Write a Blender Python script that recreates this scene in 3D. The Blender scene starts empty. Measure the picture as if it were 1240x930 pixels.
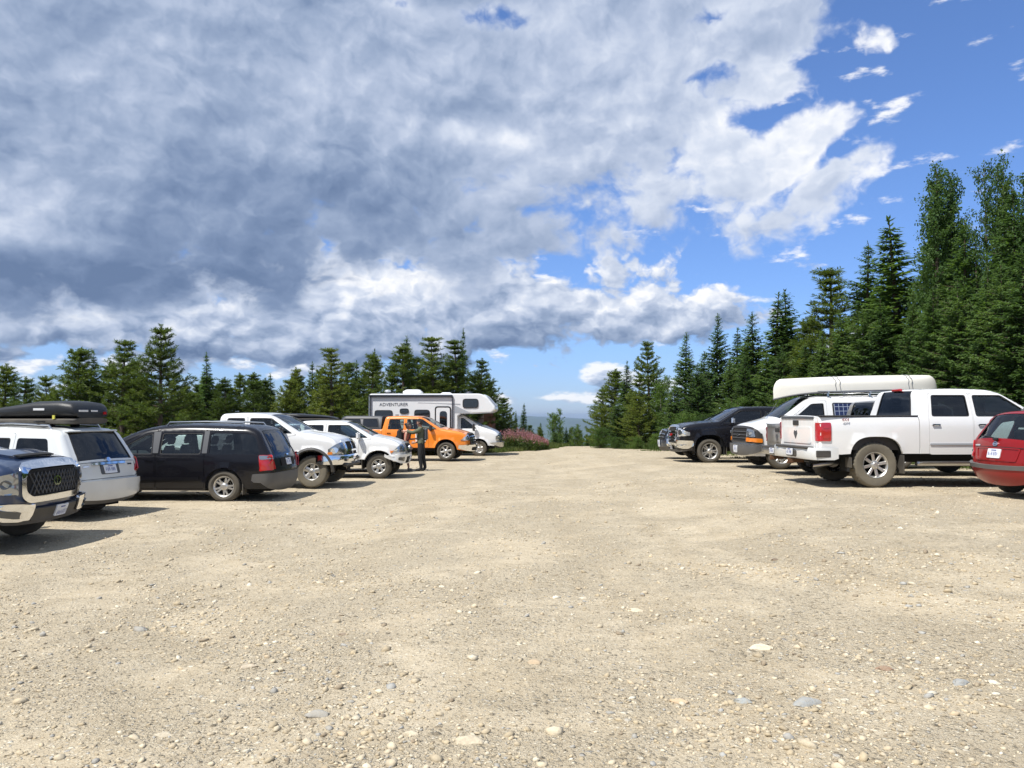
import bpy, bmesh, math, random
import numpy as np
from mathutils import Vector, Matrix, noise as mnoise
from mathutils.geometry import delaunay_2d_cdt

random.seed(7)
rng = np.random.default_rng(11)
R = math.radians
PI = math.pi
scene = bpy.context.scene
COL = scene.collection

# ------------------------------------------------------------------ materials
MATS = {}
def newmat(name):
    m = bpy.data.materials.new(name); m.use_nodes = True
    nt = m.node_tree
    for n in list(nt.nodes): nt.nodes.remove(n)
    out = nt.nodes.new('ShaderNodeOutputMaterial')
    MATS[name] = m
    return m, nt, out
def N(nt, typ, **kw):
    n = nt.nodes.new(typ)
    for k, v in kw.items():
        if k == 'inp':
            for kk, vv in v.items(): n.inputs[kk].default_value = vv
        else: setattr(n, k, v)
    return n
def L(nt, a, b): nt.links.new(a, b)
def rgba(c): return (c[0], c[1], c[2], 1.0)
def mixcol(nt, fac, a, b, mode='MIX'):
    m = N(nt, 'ShaderNodeMix', data_type='RGBA', blend_type=mode)
    for sock, v in ((m.inputs[0], fac), (m.inputs[6], a), (m.inputs[7], b)):
        if hasattr(v, 'is_output') or isinstance(v, bpy.types.NodeSocket): L(nt, v, sock)
        elif isinstance(v, (int, float)): sock.default_value = v
        else: sock.default_value = rgba(v)
    return m.outputs[2]
def math_(nt, op, a, b=None, c=None, clamp=False):
    m = N(nt, 'ShaderNodeMath', operation=op, use_clamp=clamp)
    for i, v in enumerate((a, b, c)):
        if v is None: continue
        if isinstance(v, bpy.types.NodeSocket): L(nt, v, m.inputs[i])
        else: m.inputs[i].default_value = v
    return m.outputs[0]
def ramp(nt, fac, stops, interp='LINEAR'):
    r = N(nt, 'ShaderNodeValToRGB'); r.color_ramp.interpolation = interp
    e = r.color_ramp.elements
    while len(e) < len(stops): e.new(0.5)
    for i, (p, c) in enumerate(stops):
        e[i].position = p; e[i].color = rgba(c) if not isinstance(c, (int, float)) else (c, c, c, 1)
    L(nt, fac, r.inputs[0]); return r.outputs[0]
def simple(name, col, rough=0.5, metal=0.0, coat=0.0, bump=None, dust=0.0, dustcol=(.42, .36, .26), spec=0.5, var=0.0):
    m, nt, out = newmat(name)
    b = N(nt, 'ShaderNodeBsdfPrincipled')
    b.inputs['Roughness'].default_value = rough; b.inputs['Metallic'].default_value = metal
    b.inputs['Coat Weight'].default_value = coat; b.inputs['Coat Roughness'].default_value = 0.04
    b.inputs['Specular IOR Level'].default_value = spec
    b.inputs['Base Color'].default_value = rgba(col)
    tc = N(nt, 'ShaderNodeTexCoord')
    if dust > 0 or var > 0:
        n1 = N(nt, 'ShaderNodeTexNoise', inp={'Scale': 2.3, 'Detail': 6.0, 'Roughness': .65})
        L(nt, tc.outputs['Object'], n1.inputs['Vector'])
        sep = N(nt, 'ShaderNodeSeparateXYZ'); L(nt, tc.outputs['Object'], sep.inputs[0])
        # road dust: thick near the sills, thin above
        low = N(nt, 'ShaderNodeMapRange', inp={1: 1.05, 2: .35, 3: .12, 4: 1.0}); L(nt, sep.outputs[2], low.inputs[0])
        f = math_(nt, 'MULTIPLY', low.outputs[0], n1.outputs[0])
        f = math_(nt, 'MULTIPLY', f, dust * 1.6, clamp=True)
        c = mixcol(nt, f, col, dustcol)
        L(nt, c, b.inputs['Base Color'])
        r = math_(nt, 'ADD', math_(nt, 'MULTIPLY', f, .5), rough); L(nt, r, b.inputs['Roughness'])
        cw = math_(nt, 'SUBTRACT', coat, math_(nt, 'MULTIPLY', f, .9), clamp=True); L(nt, cw, b.inputs['Coat Weight'])
    if bump:
        n2 = N(nt, 'ShaderNodeTexNoise', inp={'Scale': bump[0], 'Detail': 4.0}); L(nt, tc.outputs['Object'], n2.inputs['Vector'])
        bp = N(nt, 'ShaderNodeBump', inp={'Strength': bump[1], 'Distance': .01}); L(nt, n2.outputs[0], bp.inputs['Height'])
        L(nt, bp.outputs[0], b.inputs['Normal'])
    L(nt, b.outputs[0], out.inputs[0])
    return m
def paint(name, col, metal=0.0, dust=.12, rough=.32, coat=.9):
    return simple(name, col, rough=rough, metal=metal, coat=coat, dust=dust, spec=.5 if coat > .5 else .3)
paint('white_paint', (.80, .80, .79), dust=.16)
paint('pearl_paint', (.68, .70, .70), dust=.3)
paint('black_paint', (.006, .006, .009), dust=.0, coat=.3, rough=.25)
paint('navy_paint', (.016, .034, .085), metal=.2, dust=.03)
paint('darkblue_paint', (.02, .03, .05), metal=.2, dust=.03)
paint('silver_paint', (.30, .29, .275), metal=.6, dust=.3)
paint('orange_paint', (.82, .23, .015), dust=.05)
paint('red_paint', (.26, .004, .006), metal=.1, dust=.03, coat=.5)
simple('canopy_paint', (.02, .024, .035), .5)
simple('plastic', (.022, .022, .024), .55, dust=.18, bump=(300, .15))
simple('greyplastic', (.06, .065, .075), .5, dust=.2)
simple('dark', (.008, .008, .008), .9)
simple('seal', (.012, .012, .013), .6)
simple('interior', (.05, .05, .055), .8)
simple('seatcloth', (.035, .035, .04), .9)
simple('rubber', (.028, .027, .026), .85, dust=.4, dustcol=(.22, .19, .14), bump=(160, .3))
simple('dusty_rubber', (.065, .058, .048), .9, dust=.6, dustcol=(.25, .22, .16), bump=(120, .4))
simple('alloy', (.62, .62, .61), .28, metal=.85, dust=.25)
simple('chrome', (.82, .83, .85), .08, metal=1.0)
simple('chromedull', (.55, .56, .57), .22, metal=1.0, dust=.25)
simple('reflector', (.75, .77, .8), .12, metal=.75, coat=1.0)
simple('lens_dark', (.05, .055, .06), .08, coat=1.0)
simple('lens_clear', (.36, .38, .40), .12, metal=.8, coat=1.0)
simple('lens_red', (.42, .012, .014), .1, coat=1.0)
simple('lens_amber', (.75, .22, .02), .12, coat=1.0)
simple('plate', (.72, .74, .78), .4)
simple('plate_ink', (.05, .09, .32), .5)
simple('white_gel', (.76, .77, .78), .3, coat=.4, dust=.04)
simple('grey_stripe', (.36, .38, .41), .4)
simple('dark_stripe', (.05, .055, .07), .4)
simple('tan_stripe', (.42, .25, .16), .5)
simple('canoe_hull', (.72, .70, .64), .45, dust=.12)
simple('canoe_trim', (.08, .08, .085), .6)
simple('strap', (.14, .15, .17), .8)
simple('box_black', (.016, .017, .019), .42, bump=(220, .25))
simple('sticker_white', (.7, .7, .7), .5)
simple('sticker_green', (.12, .42, .10), .5)
simple('sticker_yellow', (.65, .6, .1), .5)
simple('rust', (.12, .06, .03), .9, bump=(60, .5))
simple('skin', (.50, .28, .20), .5)
simple('hair', (.03, .02, .015), .6)
simple('olive_cloth', (.11, .12, .075), .9, bump=(60, .2))
simple('dark_cloth', (.018, .018, .02), .9, bump=(60, .2))
simple('coral_cloth', (.60, .17, .13), .9)
simple('grey_cloth', (.20, .20, .19), .9)
simple('bark', (.10, .075, .055), .95, bump=(25, .8))
simple('bark_pale', (.26, .25, .21), .9, bump=(20, .6))
simple('plank', (.26, .12, .075), .85, bump=(30, .4))
simple('hut_panel', (.50, .36, .30), .8, bump=(30, .3))
simple('roofing', (.06, .05, .045), .9)

def glass(name, tint, refl=1.0):
    m, nt, out = newmat(name)
    tr = N(nt, 'ShaderNodeBsdfTransparent'); tr.inputs[0].default_value = rgba(tint)
    gl = N(nt, 'ShaderNodeBsdfGlossy'); gl.inputs['Roughness'].default_value = .015
    gl.inputs['Color'].default_value = (.95, .97, 1, 1)
    lw = N(nt, 'ShaderNodeFresnel', inp={'IOR': 1.55})
    g = N(nt, 'ShaderNodeNewGeometry')
    # fresnel that does not invert on the back side of a single sheet
    ior = math_(nt, 'SUBTRACT', 1.55, math_(nt, 'MULTIPLY', g.outputs['Backfacing'], 1.55 - 1 / 1.55 * 1.0))
    lw2 = N(nt, 'ShaderNodeLayerWeight', inp={'Blend': .22})
    f = math_(nt, 'ADD', math_(nt, 'MULTIPLY', lw2.outputs['Fresnel'], .9 * refl), .05 * refl, clamp=True)
    mx = N(nt, 'ShaderNodeMixShader'); L(nt, f, mx.inputs[0]); L(nt, tr.outputs[0], mx.inputs[1]); L(nt, gl.outputs[0], mx.inputs[2])
    L(nt, mx.outputs[0], out.inputs[0]); return m
glass('glass', (.62, .72, .70))
glass('glass_tint', (.10, .11, .12))
glass('glass_dark', (.03, .032, .035))
simple('glass_black', (.006, .007, .009), .03, coat=1.0)

def foliage(name, c1, c2, c3, transl=.3, scale=.9):
    m, nt, out = newmat(name)
    tc = N(nt, 'ShaderNodeTexCoord'); oi = N(nt, 'ShaderNodeObjectInfo')
    n1 = N(nt, 'ShaderNodeTexNoise', inp={'Scale': scale, 'Detail': 5.0, 'Roughness': .7}); L(nt, tc.outputs['Object'], n1.inputs['Vector'])
    n2 = N(nt, 'ShaderNodeTexNoise', inp={'Scale': 9.0, 'Detail': 2.0}); L(nt, tc.outputs['Object'], n2.inputs['Vector'])
    f = math_(nt, 'ADD', math_(nt, 'MULTIPLY', n1.outputs[0], .7), math_(nt, 'MULTIPLY', n2.outputs[0], .35))
    f = math_(nt, 'ADD', f, math_(nt, 'MULTIPLY', math_(nt, 'SUBTRACT', oi.outputs['Random'], .5), .28))
    col = ramp(nt, f, [(.35, c1), (.55, c2), (.78, c3)])
    d = N(nt, 'ShaderNodeBsdfPrincipled', inp={'Roughness': .6}); d.inputs['Specular IOR Level'].default_value = .3
    t = N(nt, 'ShaderNodeBsdfTranslucent')
    L(nt, col, d.inputs['Base Color'])
    tcol = mixcol(nt, 1.0, col, (1.25, 1.25, .6), 'MULTIPLY'); L(nt, tcol, t.inputs[0])
    mx = N(nt, 'ShaderNodeMixShader', inp={0: transl}); L(nt, d.outputs[0], mx.inputs[1]); L(nt, t.outputs[0], mx.inputs[2])
    L(nt, mx.outputs[0], out.inputs[0]); return m
foliage('spruce_needles', (.05, .10, .03), (.092, .162, .045), (.155, .235, .065), .4)
foliage('pine_needles', (.06, .10, .022), (.115, .165, .034), (.20, .235, .05), .4)
foliage('poplar_leaves', (.05, .105, .028), (.085, .155, .04), (.15, .22, .065), .45)
foliage('shrub_leaves', (.05, .10, .022), (.10, .175, .035), (.17, .24, .055), .45)
foliage('grass_blades', (.045, .085, .018), (.10, .14, .035), (.24, .21, .09), .35, 1.2)
foliage('dry_grass', (.14, .12, .05), (.20, .17, .08), (.27, .21, .10), .3, 1.2)
foliage('fireweed_pink', (.28, .11, .15), (.38, .18, .22), (.34, .26, .17), .4)

# gravel ---------------------------------------------------------------
def gravel_mat():
    m, nt, out = newmat('gravel')
    g = N(nt, 'ShaderNodeNewGeometry'); P = g.outputs['Position']
    def nz(s, d=5, r=.6, dist=0):
        n = N(nt, 'ShaderNodeTexNoise', inp={'Scale': s, 'Detail': d, 'Roughness': r, 'Distortion': dist}); L(nt, P, n.inputs['Vector']); return n.outputs[0]
    wn = N(nt, 'ShaderNodeTexNoise', inp={'Scale': 14, 'Detail': 3}); L(nt, P, wn.inputs['Vector'])
    wv = N(nt, 'ShaderNodeVectorMath', operation='MULTIPLY_ADD'); L(nt, wn.outputs['Color'], wv.inputs[0]); wv.inputs[1].default_value = (.05, .05, .05); L(nt, P, wv.inputs[2])
    def vor(s):
        n = N(nt, 'ShaderNodeTexVoronoi', feature='F1', inp={'Scale': s, 'Randomness': 1.0}); L(nt, wv.outputs[0], n.inputs['Vector']); return n
    big = nz(.16, 4, .6, .4); mid = nz(1.1, 6, .62, .6); fine = nz(30, 7, .78); lump = nz(6.5, 5, .6)
    # rough = loose pebbly ground, elsewhere fine packed dust
    rough = ramp(nt, math_(nt, 'ADD', math_(nt, 'MULTIPLY', nz(.55, 5, .6, 1.0), .7), math_(nt, 'MULTIPLY', nz(3.3, 4, .6), .3)), [(.38, .38), (.54, 1.0)])
    v1 = vor(60); v2 = vor(24); v3 = vor(10.5); v0 = vor(140)
    col = ramp(nt, mid, [(.28, (.43, .356, .242)), (.5, (.48, .406, .288)), (.72, (.53, .455, .33))])
    col = mixcol(nt, ramp(nt, big, [(.38, 0.0), (.62, .25)]), col, (.53, .45, .32))
    col = mixcol(nt, ramp(nt, nz(.8, 6, .6, 1.6), [(.56, 0.0), (.72, .4)]), col, (.38, .30, .19))
    mp = N(nt, 'ShaderNodeMapping'); mp.inputs['Scale'].default_value = (1.5, .10, 1); mp.inputs['Rotation'].default_value = (0, 0, .10); L(nt, wv.outputs[0], mp.inputs[0])
    ln = N(nt, 'ShaderNodeTexNoise', inp={'Scale': 1.0, 'Detail': 4.0, 'Roughness': .55, 'Distortion': .5}); L(nt, mp.outputs[0], ln.inputs['Vector'])
    col = mixcol(nt, ramp(nt, ln.outputs[0], [(.40, .38), (.50, 0.0)]), col, (.40, .325, .215)); col = mixcol(nt, ramp(nt, ln.outputs[0], [(.55, .0), (.66, .35)]), col, (.535, .46, .34))
    col = mixcol(nt, ramp(nt, lump, [(.3, .45), (.48, 0.0)]), col, (.34, .27, .17))
    def stonecol(v, lo, hi, amt):
        h = N(nt, 'ShaderNodeSeparateColor'); L(nt, v.outputs['Color'], h.inputs[0])
        cc = ramp(nt, h.outputs[0], [(0, (.22, .18, .125)), (.2, (.34, .285, .20)), (.45, (.49, .415, .29)), (.72, (.64, .565, .42)), (.9, (.78, .71, .56)), (1, (.36, .35, .33))])
        msk = math_(nt, 'GREATER_THAN', math_(nt, 'ADD', h.outputs[1], math_(nt, 'MULTIPLY', math_(nt, 'SUBTRACT', rough, .7), .35)), 1 - amt)
        return math_(nt, 'MULTIPLY', msk, ramp(nt, v.outputs['Distance'], [(lo, 1.0), (hi, 0.0)])), cc, msk
    hs = []
    for v, lo, hi, amt, k, hh in ((v0, .25, .6, .6, .75, .003), (v1, .30, .50, .62, .85, .007), (v2, .22, .40, .46, .95, .014), (v3, .16, .28, .17, .95, .017)):
        mk_, cc, msk = stonecol(v, lo, hi, amt)
        col = mixcol(nt, math_(nt, 'MULTIPLY', mk_, k), col, cc)
        hs.append(math_(nt, 'MULTIPLY', math_(nt, 'MULTIPLY', ramp(nt, v.outputs['Distance'], [(0, 1.0), (lo, .8), (hi * 1.1, 0.0)]), msk), hh))
    col = mixcol(nt, ramp(nt, fine, [(.34, .45), (.5, 0.0)]), col, (.30, .235, .145))
    b = N(nt, 'ShaderNodeBsdfPrincipled', inp={'Roughness': .93}); b.inputs['Specular IOR Level'].default_value = .25
    L(nt, col, b.inputs['Base Color'])
    h = hs[0]
    for q in hs[1:]: h = math_(nt, 'ADD', h, q)
    h = math_(nt, 'ADD', h, math_(nt, 'MULTIPLY', fine, .012)); h = math_(nt, 'MULTIPLY', h, rough)
    h = math_(nt, 'ADD', h, math_(nt, 'MULTIPLY', lump, .014)); h = math_(nt, 'ADD', h, math_(nt, 'MULTIPLY', mid, .022))
    bp = N(nt, 'ShaderNodeBump', inp={'Strength': 1.0, 'Distance': 1.3}); L(nt, h, bp.inputs['Height']); L(nt, bp.outputs[0], b.inputs['Normal'])
    L(nt, b.outputs[0], out.inputs[0])
gravel_mat()
def stone_mat():
    m, nt, out = newmat('stone')
    a = N(nt, 'ShaderNodeAttribute', attribute_name='Col'); g = N(nt, 'ShaderNodeNewGeometry')
    n = N(nt, 'ShaderNodeTexNoise', inp={'Scale': 60, 'Detail': 5}); L(nt, g.outputs['Position'], n.inputs['Vector'])
    c = mixcol(nt, ramp(nt, n.outputs[0], [(.35, .0), (.7, .5)]), a.outputs['Color'], (.34, .29, .21))
    b = N(nt, 'ShaderNodeBsdfPrincipled', inp={'Roughness': .85}); L(nt, c, b.inputs['Base Color'])
    bp = N(nt, 'ShaderNodeBump', inp={'Strength': .5, 'Distance': .01}); L(nt, n.outputs[0], bp.inputs['Height']); L(nt, bp.outputs[0], b.inputs['Normal'])
    L(nt, b.outputs[0], out.inputs[0])
stone_mat()
def ground_mat():
    m, nt, out = newmat('ground_cover')
    g = N(nt, 'ShaderNodeNewGeometry'); P = g.outputs['Position']
    n = N(nt, 'ShaderNodeTexNoise', inp={'Scale': .8, 'Detail': 8, 'Roughness': .7}); L(nt, P, n.inputs['Vector'])
    n2 = N(nt, 'ShaderNodeTexNoise', inp={'Scale': 14, 'Detail': 4}); L(nt, P, n2.inputs['Vector'])
    col = ramp(nt, n.outputs[0], [(.35, (.05, .075, .025)), (.5, (.10, .12, .045)), (.65, (.19, .16, .085))])
    # far off the land is plain dark forest
    d = N(nt, 'ShaderNodeVectorMath', operation='LENGTH'); L(nt, P, d.inputs[0])
    far = N(nt, 'ShaderNodeMapRange', inp={1: 70, 2: 200}); L(nt, d.outputs['Value'], far.inputs[0])
    nf = N(nt, 'ShaderNodeTexNoise', inp={'Scale': .004, 'Detail': 8}); L(nt, P, nf.inputs['Vector'])
    fc = ramp(nt, nf.outputs[0], [(.4, (.025, .045, .02)), (.6, (.05, .08, .03))])
    col = mixcol(nt, far.outputs[0], col, fc)
    b = N(nt, 'ShaderNodeBsdfPrincipled', inp={'Roughness': .95}); b.inputs['Specular IOR Level'].default_value = .1; L(nt, col, b.inputs['Base Color'])
    bp = N(nt, 'ShaderNodeBump', inp={'Strength': .7, 'Distance': .05}); L(nt, n2.outputs[0], bp.inputs['Height']); L(nt, bp.outputs[0], b.inputs['Normal'])
    L(nt, b.outputs[0], out.inputs[0])
ground_mat()
def solar_mat():
    m, nt, out = newmat('solar_cells')
    tc = N(nt, 'ShaderNodeTexCoord')
    mp = N(nt, 'ShaderNodeMapping'); mp.inputs['Rotation'].default_value = (R(90), 0, 0); L(nt, tc.outputs['Object'], mp.inputs[0])
    br = N(nt, 'ShaderNodeTexBrick', offset=0.0, inp={'Scale': 1.0, 'Mortar Size': .006, 'Brick Width': .125, 'Row Height': .125})
    br.inputs['Color1'].default_value = (.012, .02, .07, 1); br.inputs['Color2'].default_value = (.016, .026, .085, 1); br.inputs['Mortar'].default_value = (.35, .4, .5, 1)
    L(nt, mp.outputs[0], br.inputs['Vector'])
    b = N(nt, 'ShaderNodeBsdfPrincipled', inp={'Roughness': .15}); L(nt, br.outputs[0], b.inputs['Base Color']); L(nt, b.outputs[0], out.inputs[0])
solar_mat()

# ------------------------------------------------------------------ mesh tools
def tag(o, label=None, cat=None, group=None, kind=None):
    if label: o['label'] = label
    if cat: o['category'] = cat
    if group: o['group'] = group
    if kind: o['kind'] = kind
    return o
def empty(name, loc=(0, 0, 0), rz=0):
    o = bpy.data.objects.new(name, None); o.empty_display_size = .2
    o.location = loc; o.rotation_euler = (0, 0, rz); COL.objects.link(o); return o
def mk(name, V, F, mats, parent=None, mi=None, smooth=True, ang=38, out_from=None, vn=None):
    V = np.asarray(V, float).reshape(-1, 3)
    F = [tuple(int(i) for i in f) for f in F]
    if out_from is not None and len(F):
        c0 = np.asarray(out_from, float); G = []
        for f in F:
            p = V[list(f)]; n = np.cross(p[1] - p[0], p[2] - p[0])
            if len(f) > 3: n = np.cross(p[2] - p[0], p[3] - p[1])
            c = p.mean(0); d = c - c0
            if out_from[0] is not None and abs(d[0]) > 1.2: d[0] *= .4
            G.append(f if np.dot(n, d) >= 0 else f[::-1])
        F = G
    me = bpy.data.meshes.new(name); me.from_pydata([tuple(v) for v in V], [], F)
    if not isinstance(mats, (list, tuple)): mats = [mats]
    for m in mats: me.materials.append(MATS[m] if isinstance(m, str) else m)
    if mi is not None: me.polygons.foreach_set('material_index', np.asarray(mi, dtype=np.int32))
    if smooth:
        me.polygons.foreach_set('use_smooth', np.ones(len(me.polygons), bool))
        me.set_sharp_from_angle(angle=R(ang))
    me.update()
    if vn is not None:
        # faces must agree with the given normals before these are set
        vn = np.asarray(vn, float); fl = []
        for p in me.polygons:
            n0 = vn[list(p.vertices)].sum(0)
            if np.dot(n0, p.normal) < 0: fl.append(p.index)
        if fl:
            bm = bmesh.new(); bm.from_mesh(me); bm.faces.ensure_lookup_table(); bmesh.ops.reverse_faces(bm, faces=[bm.faces[i] for i in fl]); bm.to_mesh(me); bm.free()
        l = np.sqrt((vn ** 2).sum(1)); vn = vn / np.maximum(l, 1e-9)[:, None]; vn[l < 1e-6] = 0
        me.normals_split_custom_set_from_vertices([tuple(v) for v in vn])
    else: me.validate()
    o = bpy.data.objects.new(name, me); COL.objects.link(o)
    if parent: o.parent = parent
    return o
class MB:
    def __init__(s): s.V = []; s.F = []; s.M = []
    def add(s, V, F, m=0):
        b = len(s.V); s.V += [tuple(v) for v in V]; s.F += [tuple(i + b for i in f) for f in F]; s.M += [m] * len(F); return s
    def box(s, c, d, m=0, rot=None, taper=(1, 1), bev=0.0):
        x, y, z = d[0] / 2, d[1] / 2, d[2] / 2; tx, ty = taper
        if bev > 0:
            b = min(bev, x * .9, y * .9, z * .9); P = []
            levels = [(-z, b), (-z + b, 0), (z - b, 0), (z, b)]
            for (zz, ins) in levels:
                t = (zz + z) / (2 * z); sx = 1 + (tx - 1) * t; sy = 1 + (ty - 1) * t
                X, Y = x * sx - ins, y * sy - ins; cb = b
                for (px, py) in ((X, Y - cb), (X - cb, Y), (-X + cb, Y), (-X, Y - cb), (-X, -Y + cb), (-X + cb, -Y), (X - cb, -Y), (X, -Y + cb)):
                    P.append((px, py, zz))
            F = []
            for k in range(3):
                for i in range(8): F.append((k * 8 + i, k * 8 + (i + 1) % 8, k * 8 + 8 + (i + 1) % 8, k * 8 + 8 + i))
            F.append(tuple(range(7, -1, -1))); F.append(tuple(range(24, 32)))
        else:
            P = [(-x, -y, -z), (x, -y, -z), (x, y, -z), (-x, y, -z), (-x * tx, -y * ty, z), (x * tx, -y * ty, z), (x * tx, y * ty, z), (-x * tx, y * ty, z)]
            F = [(0, 3, 2, 1), (4, 5, 6, 7), (0, 1, 5, 4), (1, 2, 6, 5), (2, 3, 7, 6), (3, 0, 4, 7)]
        P = [Vector(p) for p in P]
        if rot is not None: P = [rot @ p for p in P]
        c = Vector(c); s.add([p + c for p in P], F, m); return s
    def tube(s, pts, r, n=8, m=0, cap=True):
        pts = [Vector(p) for p in pts]; K = len(pts)
        rr = r if isinstance(r, (list, tuple)) else [r] * K
        V = []; F = []
        up = Vector((0, 0, 1)); u = None
        for i, p in enumerate(pts):
            t = (pts[min(i + 1, K - 1)] - pts[max(i - 1, 0)]).normalized()
            if u is None:
                u = t.cross(up) if abs(t.z) < .95 else t.cross(Vector((1, 0, 0)))
            u = (u - t * u.dot(t)).normalized(); w = t.cross(u)
            for k in range(n):
                a = 2 * PI * k / n; V.append(p + (u * math.cos(a) + w * math.sin(a)) * rr[i])
        for i in range(K - 1):
            for k in range(n): F.append((i * n + k, i * n + (k + 1) % n, (i + 1) * n + (k + 1) % n, (i + 1) * n + k))
        if cap: F.append(tuple(range(n - 1, -1, -1))); F.append(tuple(range((K - 1) * n, K * n)))
        s.add(V, F, m); return s
    def lathe(s, prof, n=32, axis='Y', m=0, c=(0, 0, 0), close=False):
        # prof: list of (radius, along axis)
        V = []; F = []; K = len(prof)
        for (r, a) in prof:
            for k in range(n):
                t = 2 * PI * k / n
                if axis == 'Y': V.append((c[0] + r * math.cos(t), c[1] + a, c[2] + r * math.sin(t)))
                elif axis == 'X': V.append((c[0] + a, c[1] + r * math.cos(t), c[2] + r * math.sin(t)))
                else: V.append((c[0] + r * math.cos(t), c[1] + r * math.sin(t), c[2] + a))
        for i in range(K - 1 if not close else K):
            j = (i + 1) % K
            for k in range(n): F.append((i * n + k, i * n + (k + 1) % n, j * n + (k + 1) % n, j * n + k))
        s.add(V, F, m); return s
    def loft(s, rings, m=0, cap=True, closed=True):
        n = len(rings[0]); V = [p for r in rings for p in r]; F = []
        for i in range(len(rings) - 1):
            for k in range(n if closed else n - 1): F.append((i * n + k, i * n + (k + 1) % n, (i + 1) * n + (k + 1) % n, (i + 1) * n + k))
        if cap: F.append(tuple(range(n - 1, -1, -1))); F.append(tuple(range((len(rings) - 1) * n, len(rings) * n)))
        s.add(V, F, m); return s
    def build(s, name, mats, parent=None, smooth=True, ang=38): return mk(name, s.V, s.F, mats, parent, s.M, smooth, ang)

def inpoly(P, poly):
    x, y = P[:, 0], P[:, 1]; c = np.zeros(len(P), bool); n = len(poly); j = n - 1
    for i in range(n):
        xi, yi = poly[i]; xj, yj = poly[j]
        if yi != yj:
            c ^= ((yi > y) != (yj > y)) & (x < (xj - xi) * (y - yi) / (yj - yi) + xi)
        j = i
    return c
def fillet(poly, r, closed=True, n=3):
    out = []; K = len(poly)
    for i in range(K):
        p = np.array(poly[i][:2], float)
        if not closed and i in (0, K - 1): out.append(tuple(p)); continue
        a = np.array(poly[i - 1][:2], float); b = np.array(poly[(i + 1) % K][:2], float)
        la, lb = np.linalg.norm(a - p), np.linalg.norm(b - p); t = min(r, la * .45, lb * .45)
        pa = p + (a - p) / la * t; pb = p + (b - p) / lb * t
        for k in range(n + 1):
            u = k / n; out.append(tuple((1 - u) ** 2 * pa + 2 * u * (1 - u) * p + u * u * pb))
    return out
def dens(poly, step):
    out = []; K = len(poly)
    for i in range(K):
        a = np.array(poly[i]); b = np.array(poly[(i + 1) % K]); l = np.linalg.norm(b - a)
        n = max(1, int(math.ceil(l / step)))
        for k in range(n): out.append(tuple(a + (b - a) * k / n))
    return out
def tri_region(outer, holes, step, extra=None):
    loops = [dens(outer, step)] + [dens(h, step) for h in holes]
    V = []; E = []; rngs = []
    for lp in loops:
        b = len(V); n = len(lp); V += lp; E += [(b + i, b + (i + 1) % n) for i in range(n)]; rngs.append((b, n))
    O = np.array(outer); x0, y0 = O.min(0); x1, y1 = O.max(0)
    gx = np.arange(x0 + step * .5, x1, step); gy = np.arange(y0 + step * .5, y1, step)
    G = np.array([(a + (step * .5 if k % 2 else 0), b) for k, b in enumerate(gy) for a in gx]).reshape(-1, 2)
    if extra is not None and len(extra): G = np.vstack([G, extra]) if len(G) else extra
    if len(G):
        ok = inpoly(G, loops[0])
        for h in loops[1:]: ok &= ~inpoly(G, h)
        G = G[ok]; LP = np.array(V)
        if len(G):
            keep = np.ones(len(G), bool)
            for k in range(0, len(G), 2000):
                d = np.sqrt(((G[k:k + 2000, None, :] - LP[None]) ** 2).sum(2)).min(1); keep[k:k + 2000] = d > min(step * .25, .012)
            G = G[keep]
        V = V + [tuple(g) for g in G]
    r = delaunay_2d_cdt([Vector(v) for v in V], E, [], 0, 1e-6)
    VV = np.array([(v.x, v.y) for v in r[0]]); T = np.array([f for f in r[2] if len(f) == 3])
    C = VV[T].mean(1); ok = inpoly(C, loops[0])
    for h in loops[1:]: ok &= ~inpoly(C, h)
    return VV, T[ok], [np.array(lp) for lp in loops]

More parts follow.
